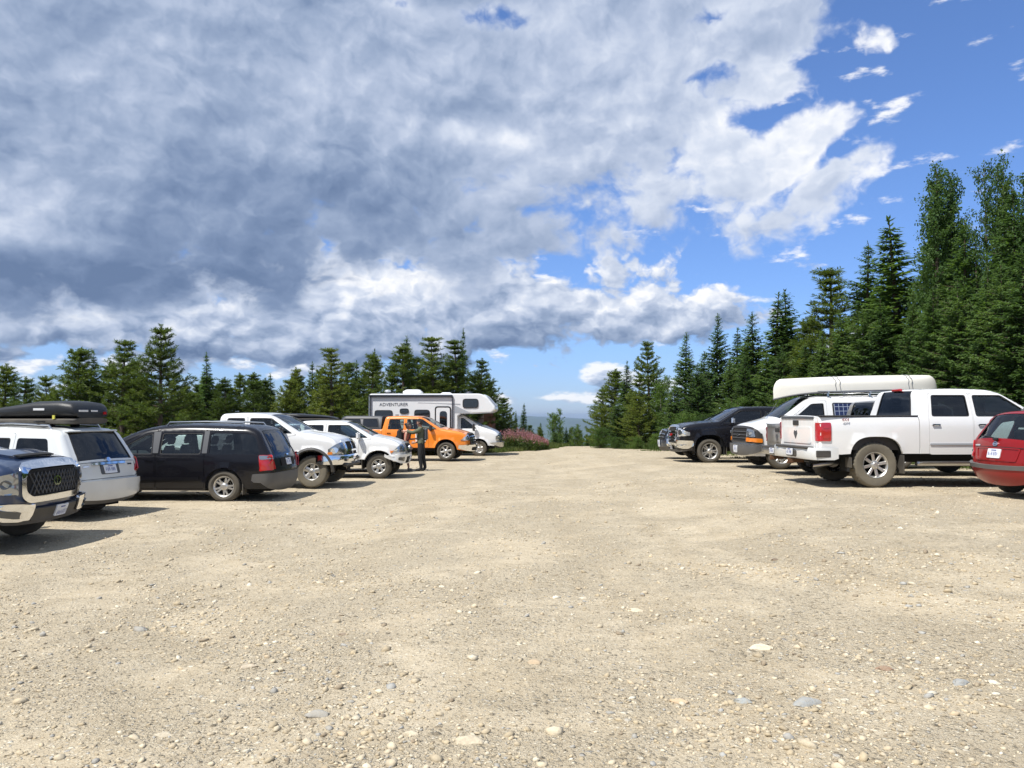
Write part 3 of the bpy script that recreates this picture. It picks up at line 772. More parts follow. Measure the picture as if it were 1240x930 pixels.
# ------------------------------------------------------------------ pickup
def pickup(name, label, cat, loc, h, p, paintm, group=None):
    root = empty(name, loc, h); tag(root, label, cat, group)
    L_, hw, Rr, zt = p['L'], p['hw'], p['R'], p['zt']
    xr, xc, xB, xA, xrf, xcow, xn, xf = p['xr'], p['xc'], p['xB'], p['xA'], p['xrf'], p['xcow'], p['xn'], p['xf']
    zr, zs, zc, zh, zfb, zrb = p['zr'], p['zs'], p['zc'], p['zh'], p['zfb'], p['zrb']
    k = p.get('k', .26); n = p.get('an', 2.0); rx, ry = p.get('arch', (.48, .48)); zb = p.get('zb', zc - .04)
    ctrl = [(xr, zrb, 'tailgate', .05, .03, .03), (xr, zr, 'open_bed', .045, .03, .03), (xc, zr, 'glass_rear', .05, .0, .02), (xc + .1, zt - .03, 'roof', .09, .02, .12),
            ((xc + xrf) / 2, zt, 'roof', .10, .02, .5), (xrf, zt - .035, 'glass_front', .09, .03, .25), (xcow, zc + .02, 'cowl', .07, .05, .08), (xcow + .12, zc - .0, 'hood', .08, .04, .1),
            ((xcow + xn) / 2 + .1, (zc + zh) / 2 + .03, 'hood', .13, .04, .5), (xn, zh, 'nose', .11, .045, .22), (xf, zh - p.get('nd', .17), 'front', .14, .07, .12), (xf + .02, .62, 'front', .14, .08, .1), (xf - .03, zfb, 'end', .13, .07, .03)]
    if p.get('hood_flat'): ctrl[8] = ((xcow + xn) / 2 + .1, (zc + zh) / 2 + .015, 'hood', .10, .04, .5)
    arches = [(0, Rr, rx, ry, n), (L_, Rr, rx, ry, n)]
    sh = Shell(ctrl, hw, zb, k, arches, zs, tuck=.05, taper=p.get('taper', .05), flare=p.get('flare', .025), bowl=.025)
    zw = zb + .03; ztw = zt - .135; zd = zs + .045
    # window line follows the windscreen slope
    sl = (xrf - xcow) / (zt - zc)
    def xs(z): return xcow + (z - zc) * sl - .13
    doors = []
    tm = ztw
    fw = [(xB + .06, zw), (xs(zw) - .02, zw), (xs(tm), tm), (xB + .05, tm)]
    fd = [(xB, zd), (xA, zd), (xA + .02, zb - .05), (xs(zw) + .09, zw - .04), (xs(zt - .085) + .06, zt - .085), (xB, zt - .085)]
    rear_sl = p.get('rsl', .06)
    if p.get('doors', 2) == 2:
        doors.append(dict(poly=fd, win=fw, handle=(xB + .16, zb - .13), glass=p.get('fglass', 'glass')))
        rw = [(xc + .24 - rear_sl * 0, zw), (xB - .07, zw), (xB - .08, tm), (xc + .24 + rear_sl, tm)]
        rd = [(xc + .17, zd + p.get('rdlift', 0)), (xB - .015, zd), (xB - .015, zt - .085), (xc + .19 + rear_sl, zt - .085), (xc + .17, zw - .05)]
        doors.append(dict(poly=rd, win=rw, handle=(xc + .31, zb - .13), glass=p.get('rglass', 'glass_tint')))
    gap = [(xc - .035, zrb + .06), (xc - .02, zrb + .06), (xc - .02, zr - .02), (xc - .035, zr - .02)]
    fl = []
    body_sides(root, sh, paintm, doors, fl, gaps=[gap], skip=('end', 'open_bed'), handles_mat=p.get('hmat', paintm), pillars=.88)
    ws = glass_wrap(root, sh, 'glass_front', 'windscreen', 'glass', .89); rg = glass_wrap(root, sh, 'glass_rear', 'rear_window', p.get('rglass', 'glass_tint'), .72)
    # solid part of the cab back below and beside the glass
    V, F = sh.wrap(['glass_rear'], -.88, -.72, nv=3); V2, F2 = sh.wrap(['glass_rear'], .72, .88, nv=3)
    mk('cab_back_panel', V, F, paintm, root); mk('cab_back_panel', V2, F2, paintm, root)
    fill_box(root, xr + .15, xf - .35, hw - .46, zs - .12, zc - .25); fill_box(root, xc + .06, xcow - .05, hw - .17, zs + .04, zb - .28, 'interior', 'cabin_floor')
    MB().box(((xcow + .02), 0, zb - .10), (.5, hw * 1.6, .26), bev=.08).build('dashboard', 'interior', root)
    for yy in (-.42, .42):
        seat(root, xB + .35, yy, zb - .42)
        if p.get('doors', 2) == 2: seat(root, xc + .62, yy, zb - .42, head=True)
    m = MB().lathe([(.16, .0), (.185, .02), (.19, 0), (.185, -.02), (.16, 0)], 20, axis='X', c=(xcow - .42, .42, zb + .02)); m.build('steering_wheel', 'dark', root)
    # bed
    bd = MB(); wi = hw - .10; zf = zrb + .12; b0, b1 = xr + .06, xc - .05
    bd.V = []; Vb = [(b0, -wi, zf), (b1, -wi, zf), (b1, wi, zf), (b0, wi, zf), (b0, -wi, zr), (b1, -wi, zr), (b1, wi, zr), (b0, wi, zr)]
    bd.add(Vb, [(0, 1, 2, 3), (0, 4, 5, 1), (1, 5, 6, 2), (2, 6, 7, 3), (3, 7, 4, 0)])
    bd.build('bed_liner', 'plastic', root, smooth=False)
    rl = MB()
    for sd in (-1, 1): rl.box(((b0 + b1) / 2 - .02, sd * (hw - .075), zr + .004), (b1 - b0 + .08, .10, .025), bev=.008)
    rl.box((xr + .035, 0, zr + .004), (.07, 2 * hw - .16, .025), bev=.008); rl.box((xc - .05, 0, zr - .01), (.05, 2 * hw - .2, .03), bev=.008)
    rl.build('bed_rail', 'plastic', root)
    wy = hw - p.get('ww', .28) / 2 - p.get('wi', .02)
    four_wheels(root, sh, L_, Rr, p.get('ww', .28), p.get('rim', .25), wy, style=p.get('wheel', 'six'), offroad=p.get('off', False), tyremat=p.get('tyre', 'rubber'), steer=p.get('steer', 0))
    for sd in (-1, 1):
        mirror(root, xcow - .38, hw - .06, zb + p.get('mz', .10), sd, p.get('mmat', 'plastic'), w=p.get('mw', .2), h=p.get('mh', .2))
    for ax in (0, L_): MB().tube([(ax, -hw * .8, Rr), (ax, hw * .8, Rr)], .055, 8).build('axle', 'dark', root)
    return root, sh

def frontal(root, sh, p):
    """grille, lamps, bumper for a truck or car given in p (y/z polygons, half symmetric)"""
    fm = sh.end('front'); out = {}
    def sym(poly): return [(-y, z) for y, z in poly]
    if 'grille' in p:
        g = patch('grille', p['grille'], fm, p.get('gmat', 'dark'), root, off=.012, thick=.006, fr=.05); out['grille'] = g
        if 'surround' in p:
            patch('grille_surround', p['surround'], fm, p['smat'], g, off=.004, thick=.035, holes=[fillet(inset_poly(p['grille'], .0), .05)], fr=.07, rim=.04)
        V = []; F = []
        for q in p.get('bars', ()):
            r = patch('x', q, fm, 'chrome', None, off=.02, thick=.018, fr=.0, rim=.03, raw=True, step=.12); b = len(V); V += r[0]; F += [tuple(i + b for i in f) for f in r[1]]
        if V: mk('grille_bar', V, F, p.get('bmat', 'chrome'), g)
        if 'badge' in p:
            y, z, w, hh, mt = p['badge']; c = [(y + w * math.cos(2 * PI * k / 20), z + hh * math.sin(2 * PI * k / 20)) for k in range(20)]
            ci = [(y + w * .72 * math.cos(2 * PI * k / 20), z + hh * .7 * math.sin(2 * PI * k / 20)) for k in range(20)]
            patch('badge', c, fm, mt, g, off=.04, thick=.012, fr=0, holes=[ci], step=.2); 
            patch('badge_bar', rect(y - w * .12, z - hh * .8, y + w * .12, z + hh * .8), fm, mt, g, off=.04, thick=.010, fr=0)
    for lp in p.get('lamps', ()):   # each: (poly, material, name, off)
        for s_ in (1, -1):
            pl = lp[0] if s_ > 0 else sym(lp[0])
            o = patch(lp[2], pl, fm, lp[1], root, off=lp[3] if len(lp) > 3 else .012, thick=.012, fr=.03)
            if lp[2] == 'headlight':
                A = np.array(pl); c = A.mean(0); w = (A[:, 0].max() - A[:, 0].min()) * .18; hh = min(w * 1.1, (A[:, 1].max() - A[:, 1].min()) * .33)
                for dy in (-1, 1):
                    cc = [(c[0] + dy * w * 1.1 + w * .9 * math.cos(2 * PI * k / 14), c[1] + hh * math.sin(2 * PI * k / 14)) for k in range(14)]
                    patch('lamp_lens', cc, fm, 'reflector' if dy * s_ > 0 else 'lens_dark', o, off=(lp[3] if len(lp) > 3 else .012) + .013, thick=.005, fr=0, step=.2)
    for bp in p.get('slabs', ()):   # (poly, mat, name, off, thick)
        patch(bp[2], bp[0], fm, bp[1], root, off=bp[3], thick=bp[4], fr=.04, rim=.05)
    if 'plate' in p: plate(root, fm, p['plate'][0], p['plate'][1], 1, off=p['plate'][2])
    return fm

# ---- full-width polygon helper in unrolled end coordinates
def band(w, z0, z1, w2=None): w2 = w if w2 is None else w2; return [(-w, z0), (w, z0), (w2, z1), (-w2, z1)]

# ================================================================== VEHICLES
HD = dict(L=3.90, hw=1.01, R=.45, zt=1.97, xr=-1.12, xc=.92, xB=2.02, xA=3.12, xrf=2.62, xcow=3.42, xn=4.72, xf=4.84, zr=1.41, zs=.60, zc=1.42, zh=1.28, zfb=.5, zrb=.62,
          arch=(.54, .56), an=2.9, flare=.03, ww=.29, rim=.25, wheel='eight', off=True, tyre='dusty_rubber', zb=1.37, hmat='chrome', wi=.03)
def rear_truck(root, sh, p, tl, rp):
    rm = sh.end('rear')
    for sd in (-1, 1):
        o = patch('taillight', tl, sh.side(sd), 'lens_red', root, off=.008, thick=.012, fr=.03)
        tz0, tz1 = tl[0][1], tl[2][1]; y1 = sh.hw - .02; 
        e = patch('taillight_end', [(sd * (y1 - .17), tz0), (sd * (y1 - .02), tz0), (sd * (y1 - .02), tz1), (sd * (y1 - .17), tz1)], rm, 'lens_red', o, off=.010, thick=.012, fr=.02)
        zm = (tz0 + tz1) / 2; xm0, xm1 = tl[0][0] + .03, tl[1][0] - .04
        for dz in (-.1, .1): patch('reflector', rect(xm0, zm + dz - .03, xm1, zm + dz + .03), sh.side(sd), rp.get('revmat', 'lens_red'), o, off=.022, thick=.004, fr=.02)
    t = patch('tailgate', band(sh.hw - .22, p['zrb'] + .14, p['zr'] - .05), rm, rp['tmat'], root, off=.012, thick=.012, fr=.03)
    patch('tailgate_panel', band(sh.hw - .34, p['zrb'] + .24, p['zr'] - .22), rm, rp['tmat'], t, off=.028, thick=.008, fr=.05)
    patch('gate_handle', rect(-.13, p['zr'] - .19, .13, p['zr'] - .09), rm, 'plastic', t, off=.026, thick=.012, fr=.02)
    patch('gate_cap', band(sh.hw - .24, p['zr'] - .06, p['zr'] - .015), rm, rp.get('cap', 'plastic'), t, off=.02, thick=.02, fr=.01)
    if rp.get('emblem'):
        cz = (p['zr'] + p['zrb']) / 2 + .02
        patch('badge', [(-.09, cz + .02), (-.06, cz + .09), (0, cz + .06), (.06, cz + .09), (.09, cz + .02), (0, cz - .10)], rm, 'greyplastic', t, off=.034, thick=.006, fr=.02)
    # bumper: chrome wrap with step pad
    x0 = p['xr'] - .17; zb0, zb1 = rp.get('bz', (.58, .80)); hw = sh.hw
    plan = [(x0 + .42, -hw - .005), (x0 + .10, -hw + .01), (x0 + .02, -hw + .10), (x0, -hw * .55), (x0 + .01, -.3), (x0 + .01, .3), (x0, hw * .55), (x0 + .02, hw - .10), (x0 + .10, hw - .01), (x0 + .42, hw + .005)]
    b = bar_plan('bumper', plan, zb0, zb1, .10, rp.get('bmat', 'chromedull'), root)
    MB().box((x0 + .08, 0, zb1 - .01), (.2, 2 * hw - .5, .05), bev=.015).box((x0 + .03, 0, (zb0 + zb1) / 2 - .02), (.08, .5, .13), bev=.02).build('step_pad', 'plastic', b)
    for sd in (-1, 1): MB().box((x0 + .22, sd * (hw - .005), (zb0 + zb1) / 2), (.30, .03, .13), bev=.012).build('bumper_pad', 'plastic', b)
    MB().box((x0 + .1, 0, zb0 - .06), (.3, .08, .08)).box((x0 - .02, 0, zb0 - .09), (.12, .05, .05)).tube([(x0 - .05, 0, zb0 - .06), (x0 - .05, 0, zb0 + .0)], .028, 8).build('tow_hitch', 'rust', root)
    plate(root, lambda P: np.stack([np.full(len(P), x0 - .02), P[:, 0], P[:, 1]], 1), .0 if rp.get('pl') is None else rp['pl'], (zb0 + zb1) / 2 + .01, -1, off=.02, w=.28, h=.13)
    if rp.get('pipe'):
        MB().tube([(x0 + .9, -.45, .5), (x0 + .5, -.58, .46), (x0 + .22, -.62, .43)], .045, 10, cap=False).tube([(x0 + .6, -.56, .47), (x0 + .14, -.64, .425)], .056, 12, cap=False).build('exhaust_pipe', 'chromedull', root)

def white_truck():
    loc, h = place(px2x(1060, 15.6), 15.6, 4, (0, -1.0), .272)
    root, sh = pickup('pickup_truck', 'big white crew cab pickup with tan dusty tyres, parked beside the red hatchback', 'pickup truck', loc, h, HD, 'white_paint')
    rear_truck(root, sh, HD, [(-1.09, .92), (-.90, .92), (-.90, 1.28), (-1.09, 1.28)], dict(tmat='white_paint', pipe=True, emblem=True, bz=(.55, .79), cap='greyplastic', bmat='pearl_paint'))
    # side trim, step bar, bed decal, mud flaps
    for sd in (-1, 1):
        f = sh.side(sd)
        patch('door_moulding', rect(2.08, .84, 3.1, .875), f, 'grey_stripe', root, off=.004, thick=.012, fr=.01)
        patch('door_moulding', rect(1.1, .84, 1.98, .875), f, 'grey_stripe', root, off=.004, thick=.012, fr=.01)
        MB().tube([(.85, sd * .93, .47), (3.2, sd * .93, .47)], .055, 8).box((2.0, sd * .97, .5), (2.2, .14, .04), bev=.015).build('step_bar', 'chromedull', root)
        MB().box((.53, sd * .93, .46), (.02, .26, .36), bev=.005).build('mud_flap', 'plastic', root)
        MB().box((-.53, sd * .93, .50), (.02, .24, .2), bev=.005).build('mud_flap', 'plastic', root)
        text_mesh('bed_decal', '4X4', .085, 'lens_red', root, Matrix.Translation((-.62, -1.0125, 1.335)) @ Matrix.Rotation(R(90), 4, 'X'), .004)
    MB().box((1.02, 0, 1.95), (.06, .34, .06), bev=.015).build('brake_light', 'lens_red', root)
    fr = dict(grille=band(.62, .72, 1.14), gmat='dark', surround=band(.7, .66, 1.2), smat='chrome', bars=[band(.62, .90, .98)],
              lamps=[([(.68, .86), (1.08, .9), (1.05, 1.18), (.66, 1.18)], 'reflector', 'headlight')], slabs=[(band(1.12, .46, .66), 'chrome', 'bumper', .03, .05)])
    frontal(root, sh, fr); return root

def ram_front(root, sh, hw, zh, gold=False):
    zt = zh - .14; zb_ = zh - .50
    fr = dict(grille=[(-.40, zb_), (.40, zb_), (.47, zt), (-.47, zt)], gmat='dark', surround=[(-.50, zb_ - .06), (.50, zb_ - .06), (.60, zt + .07), (-.60, zt + .07)], smat='chrome',
              bars=[band(.46, (zb_ + zt) / 2 - .02, (zb_ + zt) / 2 + .02), [(-.02, zb_), (.02, zb_), (.02, zt), (-.02, zt)]],
              lamps=[([(.56, zb_ + .08), (hw + .10, zb_ + .10), (hw + .08, zt + .02), (.58, zt + .02)], 'lens_clear', 'headlight'),
                     ([(hw - .02, zb_ + .11), (hw + .11, zb_ + .12), (hw + .10, zb_ + .20), (hw - .02, zb_ + .20)], 'lens_amber', 'indicator', .026)])
    return fr

def white_ram():
    p = dict(L=3.57, hw=1.0, R=.42, zt=1.94, xr=-1.25, xc=1.0, xB=1.85, xA=2.92, xrf=2.40, xcow=3.18, xn=4.12, xf=4.28, zr=1.38, zs=.62, zc=1.42, zh=1.26, zfb=.62, zrb=.66,
             arch=(.52, .55), an=2.1, flare=.05, ww=.30, rim=.215, wheel='five', off=True, tyre='dusty_rubber', zb=1.37, k=.24, nd=.22)
    loc, h = place(px2x(378, 20.5), 20.5, -3, (p['L'], -.98), -.17)
    root, sh = pickup('pickup_truck', 'white lifted pickup with black fender flares, nose poking out behind the black minivan', 'pickup truck', loc, h, p, 'white_paint')
    fr = ram_front(root, sh, 1.0, 1.26)
    fm = frontal(root, sh, fr)
    x0 = p['xf'] + .15; hw = 1.0
    plan = [(x0 - .62, -hw - .02), (x0 - .22, -hw), (x0 - .10, -hw + .12), (x0 - .02, -.5), (x0, 0), (x0 - .02, .5), (x0 - .10, hw - .12), (x0 - .22, hw), (x0 - .62, hw + .02)]
    b = bar_plan('bumper', plan, .60, .84, -.12, 'chrome', root)
    MB().box((x0 - .06, 0, .58), (.12, 1.5, .1), bev=.03).build('bumper_valance', 'plastic', b)
    for sd in (-1, 1):
        MB().box((x0 - .04, sd * .62, .72), (.08, .2, .09), bev=.02).build('fog_light', 'lens_dark', b)
        f = sh.side(sd)
        for ax in (0, p['L']):
            A = []; rx, ry = .52, .55
            for k in range(0, 21):
                t = PI * k / 20; A.append((ax + rx * math.cos(t), .42 + ry * math.sin(t)))
            B = [(ax + (rx + .055) * math.cos(PI * k / 20), .42 + (ry + .055) * math.sin(PI * k / 20)) for k in range(20, -1, -1)]
            patch('fender_flare', A + B, f, 'plastic', root, off=.01, thick=.03, fr=0, rim=.06)
        MB().box((3.0, sd * .90, .50), (.02, .3, .4), bev=.004).build('mud_flap', 'plastic', root)
    # black ladder rack tubes over the cab roof
    return root

def tacoma():
    p = dict(L=3.24, hw=.925, R=.385, zt=1.76, xr=-1.05, xc=.72, xB=1.62, xA=2.62, xrf=2.22, xcow=3.02, xn=3.80, xf=3.93, zr=1.28, zs=.55, zc=1.26, zh=1.08, zfb=.50, zrb=.58,
             arch=(.455, .48), an=2.2, flare=.055, ww=.265, rim=.21, wheel='six', zb=1.2, k=.30, nd=.12, mmat='white_paint')
    loc, h = place(px2x(459, 23.9), 23.9, -1, (p['L'], -.91), -.205)
    root, sh = pickup('pickup_truck', 'small white double cab pickup with silver six spoke wheels, beside the woman with the backpack', 'pickup truck', loc, h, p, 'white_paint')
    fr = dict(grille=[(-.42, .76), (.42, .76), (.50, .99), (-.50, .99)], gmat='dark', surround=[(-.48, .71), (.48, .71), (.56, 1.04), (-.56, 1.04)], smat='silver_paint', bars=[band(.45, .86, .885)], badge=(0, .89, .08, .055, 'chrome'),
              lamps=[([(.60, .80), (.98, .83), (1.12, 1.03), (.62, 1.03)], 'lens_clear', 'headlight'), ([(.98, .85), (1.08, .87), (1.12, 1.0), (1.0, 1.0)], 'lens_amber', 'indicator', .026),
                     ([(.66, .54), (.84, .54), (.84, .66), (.66, .66)], 'lens_dark', 'fog_light', .035)],
              slabs=[(band(1.25, .46, .74), 'white_paint', 'bumper', .015, .03), (band(.5, .50, .66), 'dark', 'air_intake', .04, .01)], plate=(0, .60, .055))
    frontal(root, sh, fr)
    for sd in (-1, 1): MB().box((p['L'] - .50, sd * .83, .42), (.02, .24, .3), bev=.004).build('mud_flap', 'plastic', root)
    return root

def orange_truck():
    p = dict(L=3.68, hw=1.02, R=.405, zt=1.93, xr=-1.15, xc=.85, xB=1.88, xA=2.92, xrf=2.55, xcow=3.42, xn=4.42, xf=4.62, zr=1.36, zs=.52, zc=1.36, zh=1.20, zfb=.42, zrb=.55,
             arch=(.50, .53), an=2.1, flare=.04, ww=.28, rim=.255, wheel='six', zb=1.31, k=.27, nd=.16, hmat='black_paint', fglass='glass', rglass='glass', mmat='plastic', mh=.26, mw=.22)
    loc, h = place(px2x(540, 34.2), 34.2, -7, (p['L'], -1.0), -.235)
    root, sh = pickup('pickup_truck', 'orange crew cab pickup with black bed canopy and a green and white door sticker', 'pickup truck', loc, h, p, 'orange_paint')
    fr = dict(grille=[(-.56, .74), (.56, .74), (.62, 1.08), (-.62, 1.08)], gmat='dark', bars=[band(.6, .92, .95), band(.6, .82, .84), band(.6, 1.0, 1.02)], surround=[(-.62, .69), (.62, .69), (.68, 1.13), (-.68, 1.13)], smat='plastic',
              lamps=[([(.70, .86), (1.14, .90), (1.12, 1.08), (.70, 1.10)], 'reflector', 'headlight')],
              slabs=[(band(1.20, .44, .68), 'chrome', 'bumper', .05, .05), (band(.55, .48, .60), 'dark', 'air_intake', .11, .01)])
    frontal(root, sh, fr)
    f = sh.side(-1)
    s = patch('door_sticker', rect(2.35, .82, 2.80, 1.16), f, 'sticker_white', root, off=.006, thick=.002, fr=.03)
    patch('sticker_mark', rect(2.40, .97, 2.75, 1.10), f, 'sticker_green', s, off=.010, thick=.002, fr=.02); patch('sticker_mark', rect(2.42, .86, 2.70, .91), f, 'sticker_green', s, off=.010, thick=.002, fr=.01)
    MB().box((1.25, 0, 1.97), (.16, .1, .04), bev=.015).build('roof_antenna', 'dark_stripe', root)
    # canopy over the bed
    x0, x1 = -1.12, .80; z0, z1 = 1.37, 1.93; rings = []
    for x, zz in ((x0, z1 - .22), (x0 + .12, z1 - .04), (x0 + .3, z1), (x1 - .1, z1), (x1, z1 - .02)):
        w0, w1 = .97, .80; rings.append([(x, -w0, z0), (x, -w1 - .03, zz - .08), (x, -w1 + .06, zz), (x, w1 - .06, zz), (x, w1 + .03, zz - .08), (x, w0, z0)])
    c = MB().loft(rings).build('bed_canopy', 'canopy_paint', root, ang=40)
    for sd in (-1, 1):
        def cm(P): return np.stack([P[:, 0], sd * (.97 + (P[:, 1] - z0) / (z1 - .08 - z0) * (-.14) + .004), P[:, 1]], 1)
        patch('canopy_window', [(-.95, 1.46), (-.12, 1.46), (-.16, 1.78), (-.85, 1.78)], cm, 'glass_black', c, off=.006, thick=.004, fr=.04); patch('canopy_window', [(-.02, 1.46), (.66, 1.46), (.60, 1.78), (-.04, 1.78)], cm, 'glass_black', c, off=.006, thick=.004, fr=.04)
        patch('window_trim', [(-1.0, 1.42), (.71, 1.42), (.64, 1.82), (-.9, 1.82)], cm, 'seal', c, off=.003, thick=.002, fr=.05, holes=[fillet([(-.95, 1.45), (.67, 1.45), (.61, 1.79), (-.86, 1.79)], .04)])
    return root

def sierra():
    p = dict(L=3.64, hw=1.005, R=.405, zt=1.87, xr=-1.2, xc=.95, xB=1.85, xA=2.88, xrf=2.55, xcow=3.30, xn=4.42, xf=4.58, zr=1.34, zs=.50, zc=1.36, zh=1.24, zfb=.40, zrb=.55,
             arch=(.49, .53), an=2.9, flare=.03, ww=.275, rim=.255, wheel='multi', zb=1.30, k=.26, nd=.10, hmat='chrome', fglass='glass_tint', mmat='chrome', mh=.2)
    loc, h = place(px2x(859, 26.0), 26.0, 181, (p['L'], .99), .135)
    root, sh = pickup('pickup_truck', 'black pickup with big chrome grille and chrome bumper facing the lot', 'pickup truck', loc, h, p, 'black_paint')
    fr = dict(grille=band(.56, .66, 1.13), gmat='dark', surround=band(.64, .60, 1.19), smat='chrome', bars=[band(.55, z, z + .035) for z in (.74, .83, .92, 1.01)], badge=(0, .92, .16, .05, 'lens_red'),
              lamps=[([(.68, .86), (1.12, .92), (1.10, 1.14), (.68, 1.14)], 'reflector', 'headlight'), ([(.74, .54), (.98, .56), (.98, .62), (.74, .62)], 'lens_clear', 'fog_light', .09)],
              slabs=[([(-1.22, .50), (-1.0, .44), (-.6, .60), (.6, .60), (1.0, .44), (1.22, .50), (1.22, .76), (.62, .76), (.6, .62), (-.6, .62), (-.62, .76), (-1.22, .76)], 'chrome', 'bumper', .04, .045),
                     (band(1.15, .38, .47), 'plastic', 'bumper_valance', .03, .03)], plate=(0, .52, .05))
    frontal(root, sh, fr)
    for sd in (-1, 1): MB().box((p['L'] - .55, sd * .87, .42), (.02, .24, .28), bev=.004).build('mud_flap', 'plastic', root)
    return root

def tundra():
    p = dict(L=3.70, hw=1.015, R=.405, zt=1.93, xr=-1.15, xc=.75, xB=1.80, xA=2.85, xrf=2.50, xcow=3.34, xn=4.45, xf=4.60, zr=1.38, zs=.55, zc=1.36, zh=1.22, zfb=.48, zrb=.58,
             arch=(.49, .52), an=2.2, flare=.04, ww=.28, rim=.235, wheel='five', zb=1.32, k=.26, nd=.08, hmat='chrome')
    loc, h = place(-6.72, 11.75, 1, (p['xf'] + .12, 0), -.195)
    root, sh = pickup('pickup_truck', 'dark navy pickup with wide chrome grille, nearest vehicle at the left edge', 'pickup truck', loc, h, p, 'navy_paint')
    gp = [(-.55, .74), (.55, .74), (.66, .82), (.66, 1.04), (.58, 1.10), (-.58, 1.10), (-.66, 1.04), (-.66, .82)]
    bars = []
    for k in range(-16, 17):
        for sg in (1, -1):
            c = k * .085; a = .04 * 1.0
            # short diagonal strips clipped to the opening make the mesh
            pts = []
            z0_, z1_ = .77, 1.07; dy = (z1_ - z0_) * .62 * sg
            q = [(c - dy / 2 - .006, z0_), (c - dy / 2 + .006, z0_), (c + dy / 2 + .006, z1_), (c + dy / 2 - .006, z1_)]
            if all(abs(y) < .625 for y, z in q): bars.append(q)
    fr = dict(grille=gp, gmat='dark', surround=[(-.62, .66), (.62, .66), (.745, .74), (.745, 1.11), (.66, 1.175), (-.66, 1.175), (-.745, 1.11), (-.745, .74)], smat='chrome', bars=bars, bmat='greyplastic', badge=(0, .93, .10, .072, 'chrome'),
              lamps=[([(.79, .78), (1.14, .82), (1.12, 1.07), (.79, 1.10)], 'lens_clear', 'headlight')],
              slabs=[([(-1.24, .44), (-.60, .44), (-.56, .66), (-1.24, .68)], 'chrome', 'bumper', .05, .05), ([(.56, .66), (.60, .44), (1.24, .44), (1.24, .68)], 'chrome', 'bumper', .05, .05),
                     (band(.56, .42, .60), 'plastic', 'air_intake', .03, .04), (band(.98, .38, .45), 'plastic', 'bumper_valance', .02, .03)], plate=(.10, .53, .085))
    fm = frontal(root, sh, fr)
    for sd in (-1, 1): patch('fog_light', rect(*((.80 if sd > 0 else -.98), .50, (.98 if sd > 0 else -.80), .60)), fm, 'lens_dark', root, off=.105, thick=.006, fr=.02)
    tp = sh.top()
    s = patch('hood_scoop', [(4.02, -.56), (4.38, -.50), (4.38, .50), (4.02, .56)], tp, 'navy_paint', root, off=.005, thick=.035, fr=.08, rim=.05)
    patch('scoop_vent', [(4.33, -.46), (4.42, -.44), (4.42, .44), (4.33, .46)], tp, 'dark', s, off=.03, thick=.014, fr=.02)
    return root

def silver_ram():
    p = dict(L=3.56, hw=.985, R=.40, zt=1.84, xr=-1.15, xc=.88, xB=1.85, xA=2.88, xrf=2.5, xcow=3.3, xn=4.25, xf=4.42, zr=1.25, zs=.52, zc=1.28, zh=1.15, zfb=.5, zrb=.58,
             arch=(.49, .5), an=2.1, flare=.03, ww=.27, rim=.22, wheel='five', zb=1.22, k=.26, fglass='glass_tint')
    loc, h = place(6.62, 19.65, 2, (-1.15, 0), .225)
    root, sh = pickup('pickup_truck', 'grey brown crew cab pickup mostly hidden behind the big white pickup', 'pickup truck', loc, h, p, 'silver_paint')
    rear_truck(root, sh, p, [(-1.13, .82), (-.96, .82), (-.96, 1.17), (-1.13, 1.17)], dict(tmat='silver_paint', emblem=True, bz=(.50, .70), cap='silver_paint', bmat='chromedull'))
    return root

# ------------------------------------------------------------------ wagons
def wagon(name, label, cat, loc, h, ctrl, hw, zb, k, L_, Rr, arch, zs, doors, fixed, paintm, wheel, ww=.23, rim=.2, gl=('glass_front', 'glass_rear'), rear_glass='glass_tint', flare=.015, seats=(), an=2.0, pill=.88, tuck=.07, dash=None, rv=.86, floor=None, tyre='rubber', frontdoor='glass', solid=True):
    root = empty(name, loc, h); tag(root, label, cat)
    sh = Shell(ctrl, hw, zb, k, [(0, Rr, arch, arch, an), (L_, Rr, arch, arch, an)], zs, tuck=tuck, flare=flare, bowl=.02, taper=.06)
    body_sides(root, sh, paintm, doors, fixed, skip=('end',), pillars=pill)
    glass_wrap(root, sh, 'glass_front', 'windscreen', 'glass', pill + .005)
    if 'glass_rear' in sh.T: glass_wrap(root, sh, 'glass_rear', 'rear_window', rear_glass, pill + .005)
    fill_box(root, sh.xmin + .18, sh.xmax - .35, hw - .44, .22, zb - .32)
    if floor: fill_box(root, floor[0], floor[1], hw - .14, .3, zb - .30, 'interior', 'cabin_floor')
    if dash: MB().box((dash, 0, zb - .08), (.5, hw * 1.6, .26), bev=.08).build('dashboard', 'interior', root); MB().lathe([(.16, .0), (.185, .02), (.19, 0), (.185, -.02), (.16, 0)], 20, axis='X', c=(dash - .40, .38, zb + .02)).build('steering_wheel', 'dark', root)
    for x in seats:
        for y in (-.40, .40): seat(root, x, y, zb - .46)
    four_wheels(root, sh, L_, Rr, ww, rim, hw - ww / 2 - .02, style=wheel, tyremat=tyre)
    return root, sh

